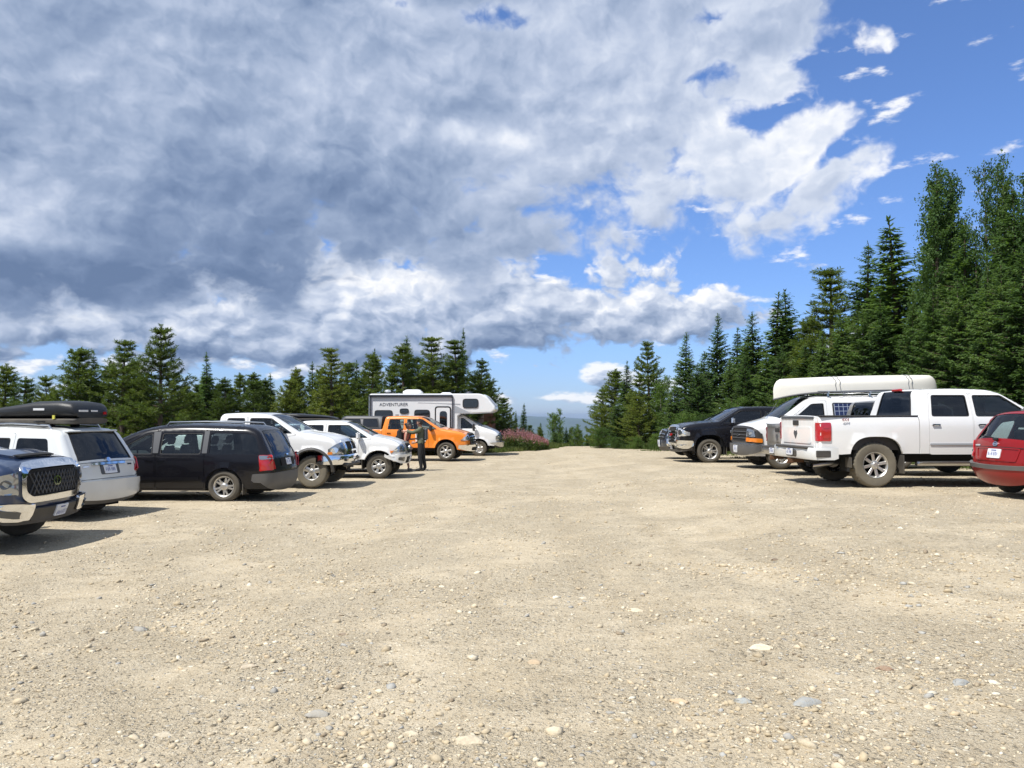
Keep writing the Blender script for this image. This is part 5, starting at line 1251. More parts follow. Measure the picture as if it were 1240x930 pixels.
def motorhome():
    root = empty('motorhome', *place(px2x(580, 39.2), 39.2, -2, (3.9, -.98), -.29)); tag(root, 'white camper motorhome with a bunk over its cab and black rimmed windows', 'motorhome')
    # cab-over coach body by side outline
    hw = 1.18; z0 = .62
    ctrl = [(-1.55, .62, 'back', .06, .0, .03), (-1.55, 3.02, 'roof', .05, .02, .08), (-1.45, 3.08, 'roof', .05, .02, .1), (3.95, 3.08, 'roof', .05, .02, .15), (4.28, 2.96, 'glass_cap', .08, .05, .2), (4.72, 2.42, 'front', .10, .06, .1), (4.72, 2.26, 'under', .08, .06, .1), (4.50, 2.16, 'under', .04, .0, .05), (3.02, 2.10, 'end', .03, 0, .02), (2.86, 2.0, 'frontwall', .03, 0, .05), (2.86, .62, 'end', .03, 0, .02)]
    sh = Shell(ctrl, hw, 9, 0, [(0, .40, .48, .48, 2.0)], z0, tuck=0, taper=.0, flare=0, bowl=0)
    OUT = sh.outline()
    V = []; F = []
    for sd in (-1, 1):
        v, f, mi = patch('b', OUT, lambda P, sd=sd: np.stack([P[:, 0], sd * sh.Y(P), P[:, 1]], 1), 'white_gel', None, fr=0, extra=sh.ring_pts(), step=.2, raw=True, rim=.03); b = len(V); V += v; F += [tuple(i + b for i in q) for q in f]
    v, f = sh.wrap(['back', 'roof', 'glass_cap', 'front', 'under', 'frontwall'], nv=8); b = len(V); V += v; F += [tuple(i + b for i in q) for q in f]
    mk('coach_body', V, F, 'white_gel', root, smooth=True, ang=35)
    vv, ff = sh.wrap(['glass_cap'], -.8, .8, off=.012, nv=8); mk('front_cap', vv, ff, 'grey_stripe', root)
    fill_box(root, -1.3, 2.8, 1.0, .35, .64); MB().box((0, 0, .5), (.9, 2.1, .7)).build('wheel_well', 'dark', root)
    fy = -hw - .001
    def cm(P): return np.stack([P[:, 0], np.full(len(P), -hw), P[:, 1]], 1)
    def cw(P): return np.stack([P[:, 0], np.full(len(P), hw), P[:, 1]], 1)
    def win(x0, z0_, x1, z1_, name='window'):
        for m_ in (cm, cw):
            if m_ is cw and name == 'door_window': continue
            w = patch(name, rect(x0, z0_, x1, z1_), m_, 'glass_black', root, off=.012, thick=.012, fr=.12, center=(1.5, 0, 1.5))
            patch('window_frame', rect(x0 - .03, z0_ - .03, x1 + .03, z1_ + .03), m_, 'seal', w, off=.004, thick=.024, fr=.14, holes=[fillet(rect(x0 + .01, z0_ + .01, x1 - .01, z1_ - .01), .11)])
    win(-1.22, 1.66, -.38, 2.24); win(.03, 2.12, .42, 2.32); win(.75, 1.62, 1.46, 2.26); win(3.14, 2.40, 3.86, 2.80)
    dr = patch('entry_door', rect(1.80, .72, 2.48, 2.40), cm, 'white_gel', root, off=.006, thick=.02, fr=.10, center=(1.5, 0, 1.5)); patch('door_frame', rect(1.74, .66, 2.54, 2.46), cm, 'seal', dr, off=.004, thick=.028, fr=.14, holes=[fillet(rect(1.80, .72, 2.48, 2.40), .1)], center=(1.5, 0, 1.5))
    patch('door_window', rect(1.98, 1.40, 2.34, 2.22), cm, 'glass_black', dr, off=.03, thick=.01, fr=.14, center=(1.5, 0, 1.5)); MB().box((1.92, -hw - .04, 1.3), (.08, .03, .05)).build('handle', 'chrome', dr)
    # awning roll with its arms
    a = MB().box((.55, -hw - .06, 2.98), (4.15, .10, .10), bev=.03).box((-1.44, -hw - .04, 1.9), (.05, .06, 2.1)).box((2.62, -hw - .04, 1.9), (.06, .07, 2.1)).build('awning', 'dark_stripe', root)
    MB().box((.55, -hw - .025, 2.90), (4.1, .03, .05)).build('awning_fabric', 'grey_stripe', a)
    patch('corner_trim', rect(-1.54, .66, -1.50, 3.0), cm, 'chromedull', root, off=.004, thick=.02, fr=0, center=(1.5, 0, 1.5))
    # roof gear
    MB().box((.45, .1, 3.20), (1.05, .75, .24), bev=.09, taper=(.8, .85)).build('air_conditioner', 'white_gel', root)
    MB().box((2.15, .2, 3.13), (.6, .5, .10), bev=.05, taper=(.8, .8)).build('roof_vent', 'white_gel', root)
    MB().box((-.75, .1, 3.13), (.5, .4, .1), bev=.03).build('roof_vent', 'dark_stripe', root); MB().lathe([(.001, .12), (.14, .10), (.18, .02), (.1, -.03)], 16, axis='Z', c=(-.8, -.1, 3.2)).build('antenna', 'grey_stripe', root); MB().lathe([(.001, .1), (.13, .08), (.16, .0), (.05, -.03)], 14, axis='Z', c=(3.3, .1, 3.13)).build('antenna', 'dark_stripe', root)
    # graphics
    def strip(pts0, pts1, mat, nm='stripe'): patch(nm, list(pts0) + list(pts1)[::-1], cm, mat, root, off=.004, thick=.003, fr=0, rim=0, step=.15, center=(1.5, 0, 1.5))
    xs = np.linspace(.9, 3.0, 12); strip([(x, 2.62 - .10 * ((x - .9) / 2.1) ** 1.6) for x in xs], [(x, 2.64 - .06 * ((x - .9) / 2.1)) for x in xs], 'grey_stripe')
    xs = np.linspace(-.4, 2.6, 14); strip([(x, 1.70 - .45 * ((x + .4) / 3) ** 1.3) for x in xs], [(x, 1.74 - .30 * ((x + .4) / 3) ** 1.3) for x in xs], 'dark_stripe'); strip([(x, 1.60 - .5 * ((x + .4) / 3) ** 1.3) for x in xs], [(x, 1.66 - .47 * ((x + .4) / 3) ** 1.3) for x in xs], 'tan_stripe')
    xs = np.linspace(2.72, 3.5, 6); strip([(x, 2.12) for x in xs], [(x, 2.14 + .36 * (1 - (x - 2.72) / .78)) for x in xs], 'grey_stripe')
    M = Matrix.Translation((-.30, -hw - .008, 2.54)) @ Matrix.Rotation(R(90), 4, 'X')
    text_mesh('lettering', 'ADVENTURER', .225, 'dark_stripe', root, M)
    # van cab
    c2 = [(2.80, .55, 'back', .03, 0, .02), (2.80, 2.0, 'roof', .04, .02, .03), (3.05, 2.06, 'glass_front', .08, .04, .12), (4.02, 1.46, 'cowl', .09, .08, .1), (4.14, 1.42, 'hood', .10, .10, .1), (4.70, 1.22, 'nose', .14, .07, .2), (4.88, 1.05, 'front', .14, .07, .1), (4.90, .62, 'front', .14, .07, .1), (4.86, .5, 'end', .14, .07, .03)]
    s2 = Shell(c2, 1.0, 1.32, .17, [(3.9, .40, .47, .47, 2.1)], .48, tuck=.05, flare=.03, taper=.05)
    # one pair of doors
    fd = [(2.92, .52), (3.42, .56), (3.40, .9), (3.52, 1.0), (3.9, 1.12), (3.92, 1.40), (3.16, 1.96), (2.92, 1.97)]
    fw = [(2.99, 1.36), (3.80, 1.36), (3.14, 1.88), (2.99, 1.89)]
    body_sides(root, s2, 'white_gel', [dict(poly=fd, win=fw, handle=(3.02, 1.18), glass='glass')], [], skip=('end', 'back'), name='cab_body'); glass_wrap(root, s2, 'glass_front', 'windscreen', 'glass', .89)
    fill_box(root, 2.85, 4.6, .56, .35, 1.15); fill_box(root, 2.85, 3.5, .86, .5, 1.05, 'interior', 'cabin_floor'); seat(root, 3.35, -.45, .85); seat(root, 3.35, .45, .85)
    MB().box((3.85, 0, 1.22), (.4, 1.6, .24), bev=.08).build('dashboard', 'interior', root)
    fr = dict(grille=band(.5, .76, 1.05), gmat='dark', surround=band(.56, .70, 1.1), smat='greyplastic', bars=[band(.5, z, z + .03) for z in (.84, .94)], bmat='greyplastic',
              lamps=[([(.60, .78), (.98, .80), (.97, 1.04), (.60, 1.06)], 'lens_clear', 'headlight', .03)], slabs=[(band(1.22, .50, .70), 'chromedull', 'bumper', .06, .08), (band(1.0, .40, .50), 'plastic', 'bumper_valance', .03, .04)])
    frontal(root, s2, fr)
    for sd in (-1, 1): mirror(root, 3.66, 1.0, 1.42, sd, 'plastic', h=.36, w=.18)
    pr = make_wheel(root, 0, -.99, .39, .39, .24, .21, style='steel', sd=-1); make_wheel(root, 0, .99, .39, .39, .24, .21, sd=1, proto=pr); make_wheel(root, 3.9, -.86, .39, .39, .24, .21, sd=-1, proto=pr); make_wheel(root, 3.9, .86, .39, .39, .24, .21, sd=1, proto=pr)
    return root

white_truck(); white_ram(); tacoma(); orange_truck(); sierra(); tundra(); silver_ram(); minivan()
sv = white_suv(); cargo_box('roof_cargo_box', 'long black cargo box with white stickers on the white wagon roof', sv, -.68, 1.65, 1.70, .47, .48)
red_hatch(); ds = dark_suv(); cargo_box('roof_cargo_box', 'low black roof box with a red sticker on the dark navy suv', ds, -.85, 1.4, 1.745, .50, .24, decals=False)
far_suv(); vn = cargo_van(); canoe(vn); motorhome()

# ================================================================== GROUND
def grid_mesh(name, xs, ys, zf, mat, keep=None):
    X, Y = np.meshgrid(xs, ys); Z = zf(X, Y); V = np.stack([X, Y, Z], 2).reshape(-1, 3); nx, ny = len(xs), len(ys)
    i, j = np.meshgrid(np.arange(nx - 1), np.arange(ny - 1)); a = (j * nx + i).ravel(); F = np.stack([a, a + 1, a + nx + 1, a + nx], 1)
    if keep is not None:
        c = V[F].mean(1); F = F[keep(c[:, 0], c[:, 1])]; u, inv = np.unique(F, return_inverse=True); V = V[u]; F = inv.reshape(-1, 4)
    me = bpy.data.meshes.new(name); me.vertices.add(len(V)); me.vertices.foreach_set('co', V.astype(np.float32).ravel())
    me.loops.add(len(F) * 4); me.loops.foreach_set('vertex_index', F.astype(np.int32).ravel()); me.polygons.add(len(F)); me.polygons.foreach_set('loop_start', np.arange(0, len(F) * 4, 4, dtype=np.int32))
    me.polygons.foreach_set('loop_total', np.full(len(F), 4, dtype=np.int32)); me.polygons.foreach_set('use_smooth', np.ones(len(F), bool)); me.materials.append(MATS[mat]); me.update(); me.validate()
    o = bpy.data.objects.new(name, me); COL.objects.link(o); return o
def wob(y, s, a):   # wobble of an edge line
    return a * (np.sin(y * .9 * s + 1.3) * .5 + np.sin(y * 2.3 * s + .4) * .3 + np.sin(y * 5.1 * s) * .2)
def edge_left(y):  return np.interp(y, [-12, 10, 20, 26, 34, 40, 42.5, 44, 47, 60, 100], [-26, -22, -17.5, -15, -9.5, -5, -2.0, -.6, 1.4, 4.0, 8]) + wob(y, .7, .5)
def edge_right(y): return np.interp(y, [-12, 8, 14, 19, 24, 30, 36, 42, 48, 60, 100], [22, 19, 16, 14.2, 13.2, 10.8, 9.6, 8.4, 7.4, 9, 13]) + wob(y, .8, .4)
def in_lot(x, y, m=0.0): return (x > edge_left(y) + m) & (x < edge_right(y) - m) & (y < 62)
def gz2(x, y):
    e = np.minimum(x - edge_left(y), edge_right(y) - x); return gz(x, y) + np.where(e < 0, .06 * sm(0, 1.2, -e), -.05 * sm(.0, .6, e) - .01)
def hills(X, Y):
    Z = gz2(X, Y); r = np.hypot(X, Y); Z = Z - .02 * np.clip(r - 60, 0, 1e9) * (np.abs(X) > 40) * np.clip((np.abs(X) - 40) / 30, 0, 1)
    f = sm(300, 2500, r); Z = Z * (1 - f) + f * -420
    far = sm(9000, 16000, r); rid = (np.sin(X / 2300 + 1) * .5 + np.sin(X / 910 + 2.1) * .3 + np.sin(X / 400 + Y / 900) * .2)
    return Z + far * (330 + rid * 120)
def sp(n, a, far): u = np.linspace(-1, 1, n); return np.sign(u) * (np.abs(u) * a + (far - a) * np.abs(u) ** 9)
xs = np.unique(np.concatenate([np.arange(-34, 34.1, .8), sp(81, 60, 26000)])); ys = np.unique(np.concatenate([np.arange(-12, 90, .8), sp(101, 100, 26000)]))
g = grid_mesh('ground', xs, ys, hills, 'ground_cover'); tag(g, kind='structure')
xs = np.arange(-26, 22, .22); ys = np.concatenate([np.arange(-10, 3, .3), np.arange(3, 14, .09), np.arange(14, 62, .25)]); xs = np.unique(np.round(np.concatenate([xs, np.arange(-8, 8, .09)]), 3))
def lotz(X, Y):
    z = gz(X, Y); n = np.zeros_like(z)
    for k, (fx, fy, a) in enumerate(((.31, .23, .016), (.9, .7, .010), (1.9, 1.3, .006), (4.1, 3.3, .004), (8.3, 9.1, .0035))):
        n += a * np.sin(X * fx + 1.7 * k + 1.3 * np.sin(Y * fy * .7 + k)) * np.cos(Y * fy + .9 * k + 1.1 * np.sin(X * fx * .6))
    return z + n
lot = grid_mesh('gravel_lot', xs, ys, lotz, 'gravel', lambda x, y: in_lot(x, y)); tag(lot, kind='structure')
def gl(x, y): return float(lotz(np.array(x, float), np.array(y, float)))

# ------------------------------------------------------------------ stones
def ico(sub):
    bm = bmesh.new(); bmesh.ops.create_icosphere(bm, subdivisions=sub, radius=1); V = np.array([v.co[:] for v in bm.verts]); F = np.array([[v.index for v in f.verts] for f in bm.faces]); bm.free(); return V, F
PAL = np.array([(.60, .51, .36), (.52, .43, .29), (.68, .60, .45), (.42, .34, .22), (.33, .32, .29), (.48, .39, .25), (.27, .21, .14), (.38, .38, .36), (.58, .46, .30), (.74, .68, .54)])
PW = np.array([.2, .2, .10, .14, .06, .14, .06, .04, .04, .02]); PW /= PW.sum()
def scatter(name, pts, size, sub=1, flat=(.35, .75)):
    IV, IF = ico(sub); n = len(pts); S = size[:, None] * np.stack([rng.uniform(.7, 1.5, n), rng.uniform(.6, 1.1, n), rng.uniform(*flat, n)], 1)
    D = 1 + rng.uniform(-.40, .28, (n, len(IV))); P = IV[None] * D[..., None] * S[:, None, :]
    a = rng.uniform(0, 2 * PI, n); c, s = np.cos(a)[:, None], np.sin(a)[:, None]; x = P[..., 0] * c - P[..., 1] * s; y = P[..., 0] * s + P[..., 1] * c
    t = rng.normal(0, .18, n)[:, None]; z = P[..., 2] + x * t
    V = np.stack([x + pts[:, 0:1], y + pts[:, 1:2], z + (pts[:, 2] + size * .12)[:, None]], 2).reshape(-1, 3)
    F = (IF[None] + (np.arange(n) * len(IV))[:, None, None]).reshape(-1, 3)
    me = bpy.data.meshes.new(name); me.vertices.add(len(V)); me.vertices.foreach_set('co', V.astype(np.float32).ravel()); me.loops.add(len(F) * 3); me.loops.foreach_set('vertex_index', F.astype(np.int32).ravel())
    me.polygons.add(len(F)); me.polygons.foreach_set('loop_start', np.arange(0, len(F) * 3, 3, dtype=np.int32)); me.polygons.foreach_set('loop_total', np.full(len(F), 3, dtype=np.int32))
    col = PAL[rng.choice(len(PAL), n, p=PW)] * rng.uniform(.85, 1.1, (n, 1)); cc = np.concatenate([np.repeat(col, len(IV), 0), np.ones((len(V), 1))], 1).astype(np.float32)
    at = me.color_attributes.new('Col', 'FLOAT_COLOR', 'POINT'); at.data.foreach_set('color', cc.ravel()); me.materials.append(MATS['stone']); me.update(); me.validate()
    o = bpy.data.objects.new(name, me); COL.objects.link(o); return o
def rnd_pts(n, y0, y1, pw=1.0):
    y = y0 + (y1 - y0) * rng.random(n) ** pw; x = (rng.random(n) * 2 - 1) * (y * .70 + .6)
    # stones gather in loose drifts
    d = np.sin(x * 1.3 + 2 * np.sin(y * .8)) * np.cos(y * 1.1 + 1.5 * np.sin(x * .7)) + .6 * np.sin(x * 3.1 + y * 2.3); ok = rng.random(n) < np.clip(.45 + .5 * d, .05, 1); x, y = x[ok], y[ok]
    ok = in_lot(x, y, .1); x, y = x[ok], y[ok]; return np.stack([x, y, lotz(x, y)], 1)
P = np.vstack([rnd_pts(30000, 3.2, 9), rnd_pts(32000, 8, 20), rnd_pts(16000, 18, 45)])
sz = np.clip(rng.lognormal(-4.72, .54, len(P)), .004, .042); 
fade = np.clip((P[:, 1] - 14) / 20, 0, 1); sz = np.maximum(sz, .006 + .008 * fade)
o = scatter('loose_gravel', P, sz, 1); tag(o, kind='stuff', label='loose pale pebbles and gravel scattered over the parking lot')
# single larger stones at the places where the photograph shows them
STONES = [(768, 738, .085, (.70, .64, .50), 'large flat cream stone lying alone right of the middle of the lot'), (306, 806, .075, (.60, .53, .42), 'pale blunt stone in the left foreground dust'), (648, 800, .07, (.50, .40, .28), 'flat brown stone in the middle foreground'),
          (820, 846, .07, (.62, .48, .32), 'orange tan wedge shaped stone, foreground right of centre'), (896, 845, .07, (.36, .40, .42), 'round blue grey stone half sunk in the foreground'), (970, 846, .11, (.35, .38, .40), 'broad flat blue grey slab in the right foreground'),
          (918, 781, .10, (.74, .68, .54), 'pale cream slab in front of a small cream pebble, right side'), (418, 765, .05, (.28, .22, .17), 'dark brown knobbly stone left of centre'), (536, 708, .045, (.70, .66, .56), 'small whitish stone left of the middle'),
          (577, 622, .045, (.25, .19, .14), 'small dark stone on the open middle of the lot'), (466, 614, .035, (.22, .18, .14), 'small dark pebble nearest the white double cab pickup'), (1155, 820, .08, (.34, .37, .39), 'grey blue cobble near the right foreground edge'),
          (388, 861, .09, (.40, .40, .38), 'grey flat stone in the lower left dust'), (205, 883, .06, (.60, .55, .44), 'whitish rounded stone at the lower left'), (792, 612, .04, (.66, .60, .48), 'pale stone far out toward the right row'),
          (345, 693, .05, (.48, .40, .28), 'long tan stone beyond the pebble drift on the left'), (570, 892, .09, (.60, .54, .42), 'angular tan stone by the bottom middle'), (935, 676, .06, (.24, .18, .13), 'thin dark brown chip of wood-like stone, right middle'),
          (1065, 805, .07, (.30, .20, .14), 'slim reddish brown stone in the right foreground'), (500, 552 + 330, .05, (.62, .57, .45), 'small pale stone at the bottom left of centre'), (289, 758, .045, (.56, .48, .36), 'rounded tan stone in the left middle drift'), (705, 722, .045, (.72, .66, .54), 'cream stone beyond the large flat cream stone')]
def stone(px, py, r, col, label, sd):
    col = tuple(c * k for c, k in zip(col, (.9, .86, .80)))
    Y = 1.68 * 960 / (py - 504); 
    for _ in range(4): Y = (1.68 - gzf(px2x(px, Y), Y)) * 960 / (py - 504)
    r = r * .62; x = px2x(px, Y); z = gl(x, Y); V, F = ico(3); rr = random.Random(sd); off = Vector((rr.random() * 50, rr.random() * 50, 0)); W_ = []
    for v in V:
        p = Vector(v); k = 1 + .55 * mnoise.noise(p * 1.1 + off) + .16 * mnoise.noise(p * 3 + off)
        q = p * k; 
        for nrm in ((.6, .3, .75), (-.5, .6, .6), (.1, -.8, .6), (0, 0, 1)):
            nn = Vector(nrm).normalized(); d = q.dot(nn) - .62; 
            if d > 0: q -= nn * d * .85
        W_.append((q.x * r * 1.25, q.y * r * .85, q.z * r * .62))
    o = mk('stone', W_, F, 'stone', ang=30); me = o.data; at = me.color_attributes.new('Col', 'FLOAT_COLOR', 'POINT'); at.data.foreach_set('color', np.tile((*col, 1.0), len(V)).astype(np.float32))
    o.location = (x, Y, z + r * .06); o.rotation_euler = (0, 0, rr.uniform(-.6, .6)); tag(o, label, 'stone', 'larger stones on the parking lot')
for i, s_ in enumerate(STONES): stone(*s_, i)

# ------------------------------------------------------------------ leaf meshes
def leaf_mesh(name, C, D, U, ln, wd, mat, parent=None, fold=.25):
    """rhombic leaves: centre base C, direction D, side U, length, width arrays"""
    n = len(C); D = D / (np.linalg.norm(D, axis=1)[:, None] + 1e-9); U = U - D * (U * D).sum(1)[:, None]; U = U / (np.linalg.norm(U, axis=1)[:, None] + 1e-9); Nn = np.cross(D, U)
    a = C; b = C + D * (ln * .45)[:, None] + U * (wd * .5)[:, None] + Nn * (wd * fold)[:, None]; c = C + D * ln[:, None]; d = C + D * (ln * .45)[:, None] - U * (wd * .5)[:, None] + Nn * (wd * fold)[:, None]
    V = np.stack([a, b, c, d], 1).reshape(-1, 3); i = np.arange(n) * 4; F = np.stack([i, i + 1, i + 2, i + 3], 1)
    me = bpy.data.meshes.new(name); me.vertices.add(len(V)); me.vertices.foreach_set('co', V.astype(np.float32).ravel()); me.loops.add(n * 4); me.loops.foreach_set('vertex_index', F.astype(np.int32).ravel())
    me.polygons.add(n); me.polygons.foreach_set('loop_start', np.arange(0, n * 4, 4, dtype=np.int32)); me.polygons.foreach_set('loop_total', np.full(n, 4, dtype=np.int32)); me.materials.append(MATS[mat]); me.update()
    return me
def rv(n): v = rng.normal(0, 1, (n, 3)); return v / np.linalg.norm(v, axis=1)[:, None]
def trunk_mesh(name, paths, mat):
    m = MB()
    for pts, rr in paths: m.tube(pts, rr, 6, cap=False)
    me = bpy.data.meshes.new(name); me.from_pydata([tuple(v) for v in m.V], [], m.F); me.materials.append(MATS[mat]); me.polygons.foreach_set('use_smooth', np.ones(len(me.polygons), bool)); me.update(); return me
def spruce(H, Rb, seed, step=.17, gap=0.0, bare=.06, mat='spruce_needles', droop=.25, dens_=1.0, narrow=.9, tipw=1.0):
    global rng; rng = np.random.default_rng(seed); lean = rng.uniform(-.035, .035, 2)
    C, D, U, ln, wd = [], [], [], [], []; paths = []
    zs_ = np.arange(bare * H, H * .975, step); lob = rng.uniform(.75, 1.25, 9)
    for z in zs_:
        t = z / H; r = Rb * (1 - t) ** narrow * (1 + .12 * math.sin(z * 5 + seed)) + .05
        nb = rng.integers(4, 7)
        for b in range(nb):
            if rng.random() < gap: continue
            a = 2 * PI * (b + rng.random() * .8) / nb + z * 2.4; rr = r * rng.uniform(.62, 1.12) * lob[int(a / (2 * PI) * 9) % 9]
            up = -droop * (1 - t) + .55 * t ** 2; base = np.array([lean[0] * z, lean[1] * z, z + rng.uniform(-.05, .05)])
            dr = np.array([math.cos(a), math.sin(a), 0]); m = max(3, int(rr / .075 * dens_)); s = np.linspace(.10, 1, m) ** .9
            sag = up * s * rr + .22 * rr * s ** 2 * (.8 if t < .6 else .3)
            P = base + dr[None] * (s * rr)[:, None] + np.array([0, 0, 1])[None] * sag[:, None]
            if rr > .5: paths.append(([base, P[m // 2], P[-1]], [.018 * (1 - t) + .008, .010, .004]))
            side = np.array([-dr[1], dr[0], 0])
            for sg in (-1, 1, 0):
                k = m; tw = (.26 * (1 - s * .55) + .05) * tipw * min(1, .38 + (1 - t) * 2.4)
                dd = dr[None] * (.75 if sg else 1.0) + side[None] * (sg * rng.uniform(.5, 1.0, k))[:, None] + rng.normal(0, .16, (k, 3)); dd[:, 2] += (.0 if sg else .12) - .10
                C.append(P + rng.normal(0, .02, (k, 3))); D.append(dd); U.append(np.cross(dd, np.array([0, 0, 1])) + rng.normal(0, .25, (k, 3))); ln.append(tw * rng.uniform(.75, 1.25, k)); wd.append(tw * .32 * rng.uniform(.8, 1.3, k))
                # hanging secondary sprays give the bough depth
                if sg: C.append(P + rng.normal(0, .03, (k, 3))); d2 = dd * .8 + np.array([0, 0, -.55]); D.append(d2); U.append(rv(k)); ln.append(tw * .8 * rng.uniform(.6, 1.2, k)); wd.append(tw * .3 * np.ones(k))
    k = 26; zt = H * (1 - .09 * rng.random(k)); C.append(np.stack([np.full(k, lean[0] * H), np.full(k, lean[1] * H), zt], 1)); dd = rv(k) * .6; dd[:, 2] = np.abs(dd[:, 2]) + .7; D.append(dd); U.append(rv(k)); ln.append(np.full(k, .16)); wd.append(np.full(k, .035))
    me = leaf_mesh('crown', np.vstack(C), np.vstack(D), np.vstack(U), np.concatenate(ln), np.concatenate(wd), mat)
    paths.append(([(0, 0, -.4), (lean[0] * H * .5, lean[1] * H * .5, H * .5), (lean[0] * H, lean[1] * H, H)], [.016 * H + .03, .010 * H, .006])); return trunk_mesh('trunk', paths, 'bark'), me, H
def pine(H, Rb, seed, mat='pine_needles', open_=0.0, bare=.08, full=.95):
    global rng; rng = np.random.default_rng(seed); C, D, U, ln, wd = [], [], [], [], []; paths = []; lob = rng.uniform(.7, 1.3, 7); lean = rng.uniform(-.05, .05, 2)
    def brush(p0, p1, L_=.125, n=38):
        d = p1 - p0; l = np.linalg.norm(d) + 1e-6; d = d / l; k = int(n * max(.6, l / .3)); s = rng.random(k)[:, None]
        q = rv(k); q = q - d[None] * (q @ d)[:, None]; q /= np.linalg.norm(q, axis=1)[:, None] + 1e-9
        C.append(p0 + (p1 - p0) * s); dd = q * .85 + d[None] * .75; D.append(dd); U.append(rv(k)); ln.append(L_ * rng.uniform(.8, 1.25, k)); wd.append(np.full(k, .021) * rng.uniform(.8, 1.5, k))
    z = bare * H
    while z < H * .97:
        t = z / H; prof = min(1, (t + .12) / .35) ** .5 * (1 - t) ** full; r = Rb * prof * min(1, (1 - t) / .22) ** .8 + .05; nb = rng.integers(4, 7)
        for b in range(nb):
            if rng.random() < open_: continue
            a = 2 * PI * (b + rng.random() * .7) / nb + z * 1.7; rr = r * rng.uniform(.6, 1.15) * lob[int(a / (2 * PI) * 7) % 7]
            dr = np.array([math.cos(a), math.sin(a), 0]); base = np.array([lean[0] * z, lean[1] * z, z]); m = max(2, int(rr / .22))
            S = np.linspace(0, 1, m + 1); rise = .15 + .55 * t + rng.uniform(-.1, .15); P = base + dr[None] * (S * rr)[:, None] + np.array([0, 0, 1])[None] * (rise * rr * S ** 1.6)[:, None]
            paths.append(([base, P[len(P) // 2], P[-1]], [.022 * (1 - t) + .008, .012, .006]))
            for i in range(m):
                if (i + 1) / m > .28:
                    brush(P[i], P[i + 1]); 
                    for sg in (-1, 1):
                        if rng.random() < .85:
                            sd = np.array([-dr[1], dr[0], 0]) * sg; q = P[i + 1] if rng.random() < .5 else (P[i] + P[i + 1]) / 2; e = q + (dr * .5 + sd * rng.uniform(.5, 1) + np.array([0, 0, rng.uniform(.2, .7)])) * rng.uniform(.16, .34); brush(q, e)
            brush(P[-1], P[-1] + dr * .05 + np.array([0, 0, .20]), .11 if t < .8 else .08, 30)
        z += rng.uniform(.22, .34)
    top = np.array([lean[0] * H, lean[1] * H, H]); brush(top - np.array([0, 0, .55]), top, .12, 50)
    me = leaf_mesh('crown', np.vstack(C), np.vstack(D), np.vstack(U), np.concatenate(ln), np.concatenate(wd), mat)
    paths.append(([(0, 0, -.4), (lean[0] * H * .5, lean[1] * H * .5, H * .5), tuple(top)], [.016 * H + .03, .010 * H, .008])); return trunk_mesh('trunk', paths, 'bark'), me, H
def broadleaf(H, Rb, seed, mat='poplar_leaves', n=15000, leaf=.085, stems=5, base=.12, upright=.8, bark='bark_pale'):
    global rng; rng = np.random.default_rng(seed); paths = []; cl = []
    for s in range(stems):
        a = rng.uniform(0, 2 * PI); hh = H * rng.uniform(.72, 1) if s else H; off = rng.uniform(.05, .45) * Rb
        P = [np.array([0, 0, -.3]), np.array([math.cos(a) * off * .4, math.sin(a) * off * .4, hh * .35]), np.array([math.cos(a) * off, math.sin(a) * off, hh * .7]), np.array([math.cos(a) * off * 1.1, math.sin(a) * off * 1.1, hh])]
        paths.append(([tuple(p) for p in P], [.011 * H + .01, .008 * H, .004 * H, .004]))
        for z in np.arange(base * H, hh * .97, .16):
            t = z / hh; u = t * 3; i = min(2, int(u)); c = P[i] + (P[i + 1] - P[i]) * (u - i); c = c.copy(); c[2] = z
            for b in range(2):
                if rng.random() < .12: continue
                a2 = rng.uniform(0, 2 * PI); r = Rb * (.30 + .7 * math.sin(PI * min(1, .12 + t * .86)) ** .8) * (1 - .35 * t) * rng.uniform(.35, 1.0); e = c + np.array([math.cos(a2) * r, math.sin(a2) * r, r * upright * rng.uniform(.5, 1.4)])
                e[2] = min(e[2], H * 1.0)
                if rng.random() < .5: paths.append(([tuple(c), tuple((c + e) / 2 + np.array([0, 0, -.04])), tuple(e)], [.014, .008, .003]))
                for q in np.linspace(.35, 1, 3): cl.append((c + (e - c) * q, .10 + .13 * rng.random()))
    k = max(3, n // len(cl)); Cc = np.repeat(np.array([c for c, r in cl]), k, 0) + rv(len(cl) * k) * (np.repeat([r for c, r in cl], k) * rng.random(len(cl) * k) ** .4)[:, None]
    N_ = len(Cc); D = rv(N_); D[:, 2] -= .5; me = leaf_mesh('crown', Cc, D, rv(N_), leaf * rng.uniform(.7, 1.3, N_), leaf * .8 * rng.uniform(.7, 1.2, N_), mat, fold=.1)
    return trunk_mesh('trunk', paths, bark), me, H

PRO = {}
PRO['F0'] = spruce(7.5, 1.75, 1, mat='spruce_needles'); PRO['F1'] = spruce(7.0, 1.5, 2, gap=.08); PRO['F2'] = spruce(8.0, 1.6, 3, droop=.15, gap=.12); PRO['F3'] = spruce(7.5, 2.1, 14, droop=.3, narrow=.75)
PRO['S0'] = spruce(6.0, .75, 4, gap=.10, bare=.03); PRO['S1'] = spruce(7.0, .95, 5, gap=.16, bare=.03); PRO['S2'] = spruce(6.0, .62, 15, gap=.25, bare=.03, dens_=.8)
PRO['P0'] = pine(6.0, 1.45, 6); PRO['P1'] = pine(6.0, 1.25, 7, open_=.15); PRO['P2'] = pine(6.5, 1.9, 8, open_=.08); PRO['P3'] = pine(5.0, 1.3, 9); PRO['P4'] = pine(7.0, 1.2, 10, open_=.12, full=1.0); PRO['P5'] = pine(6.5, 1.7, 16, open_=.22, full=.9)
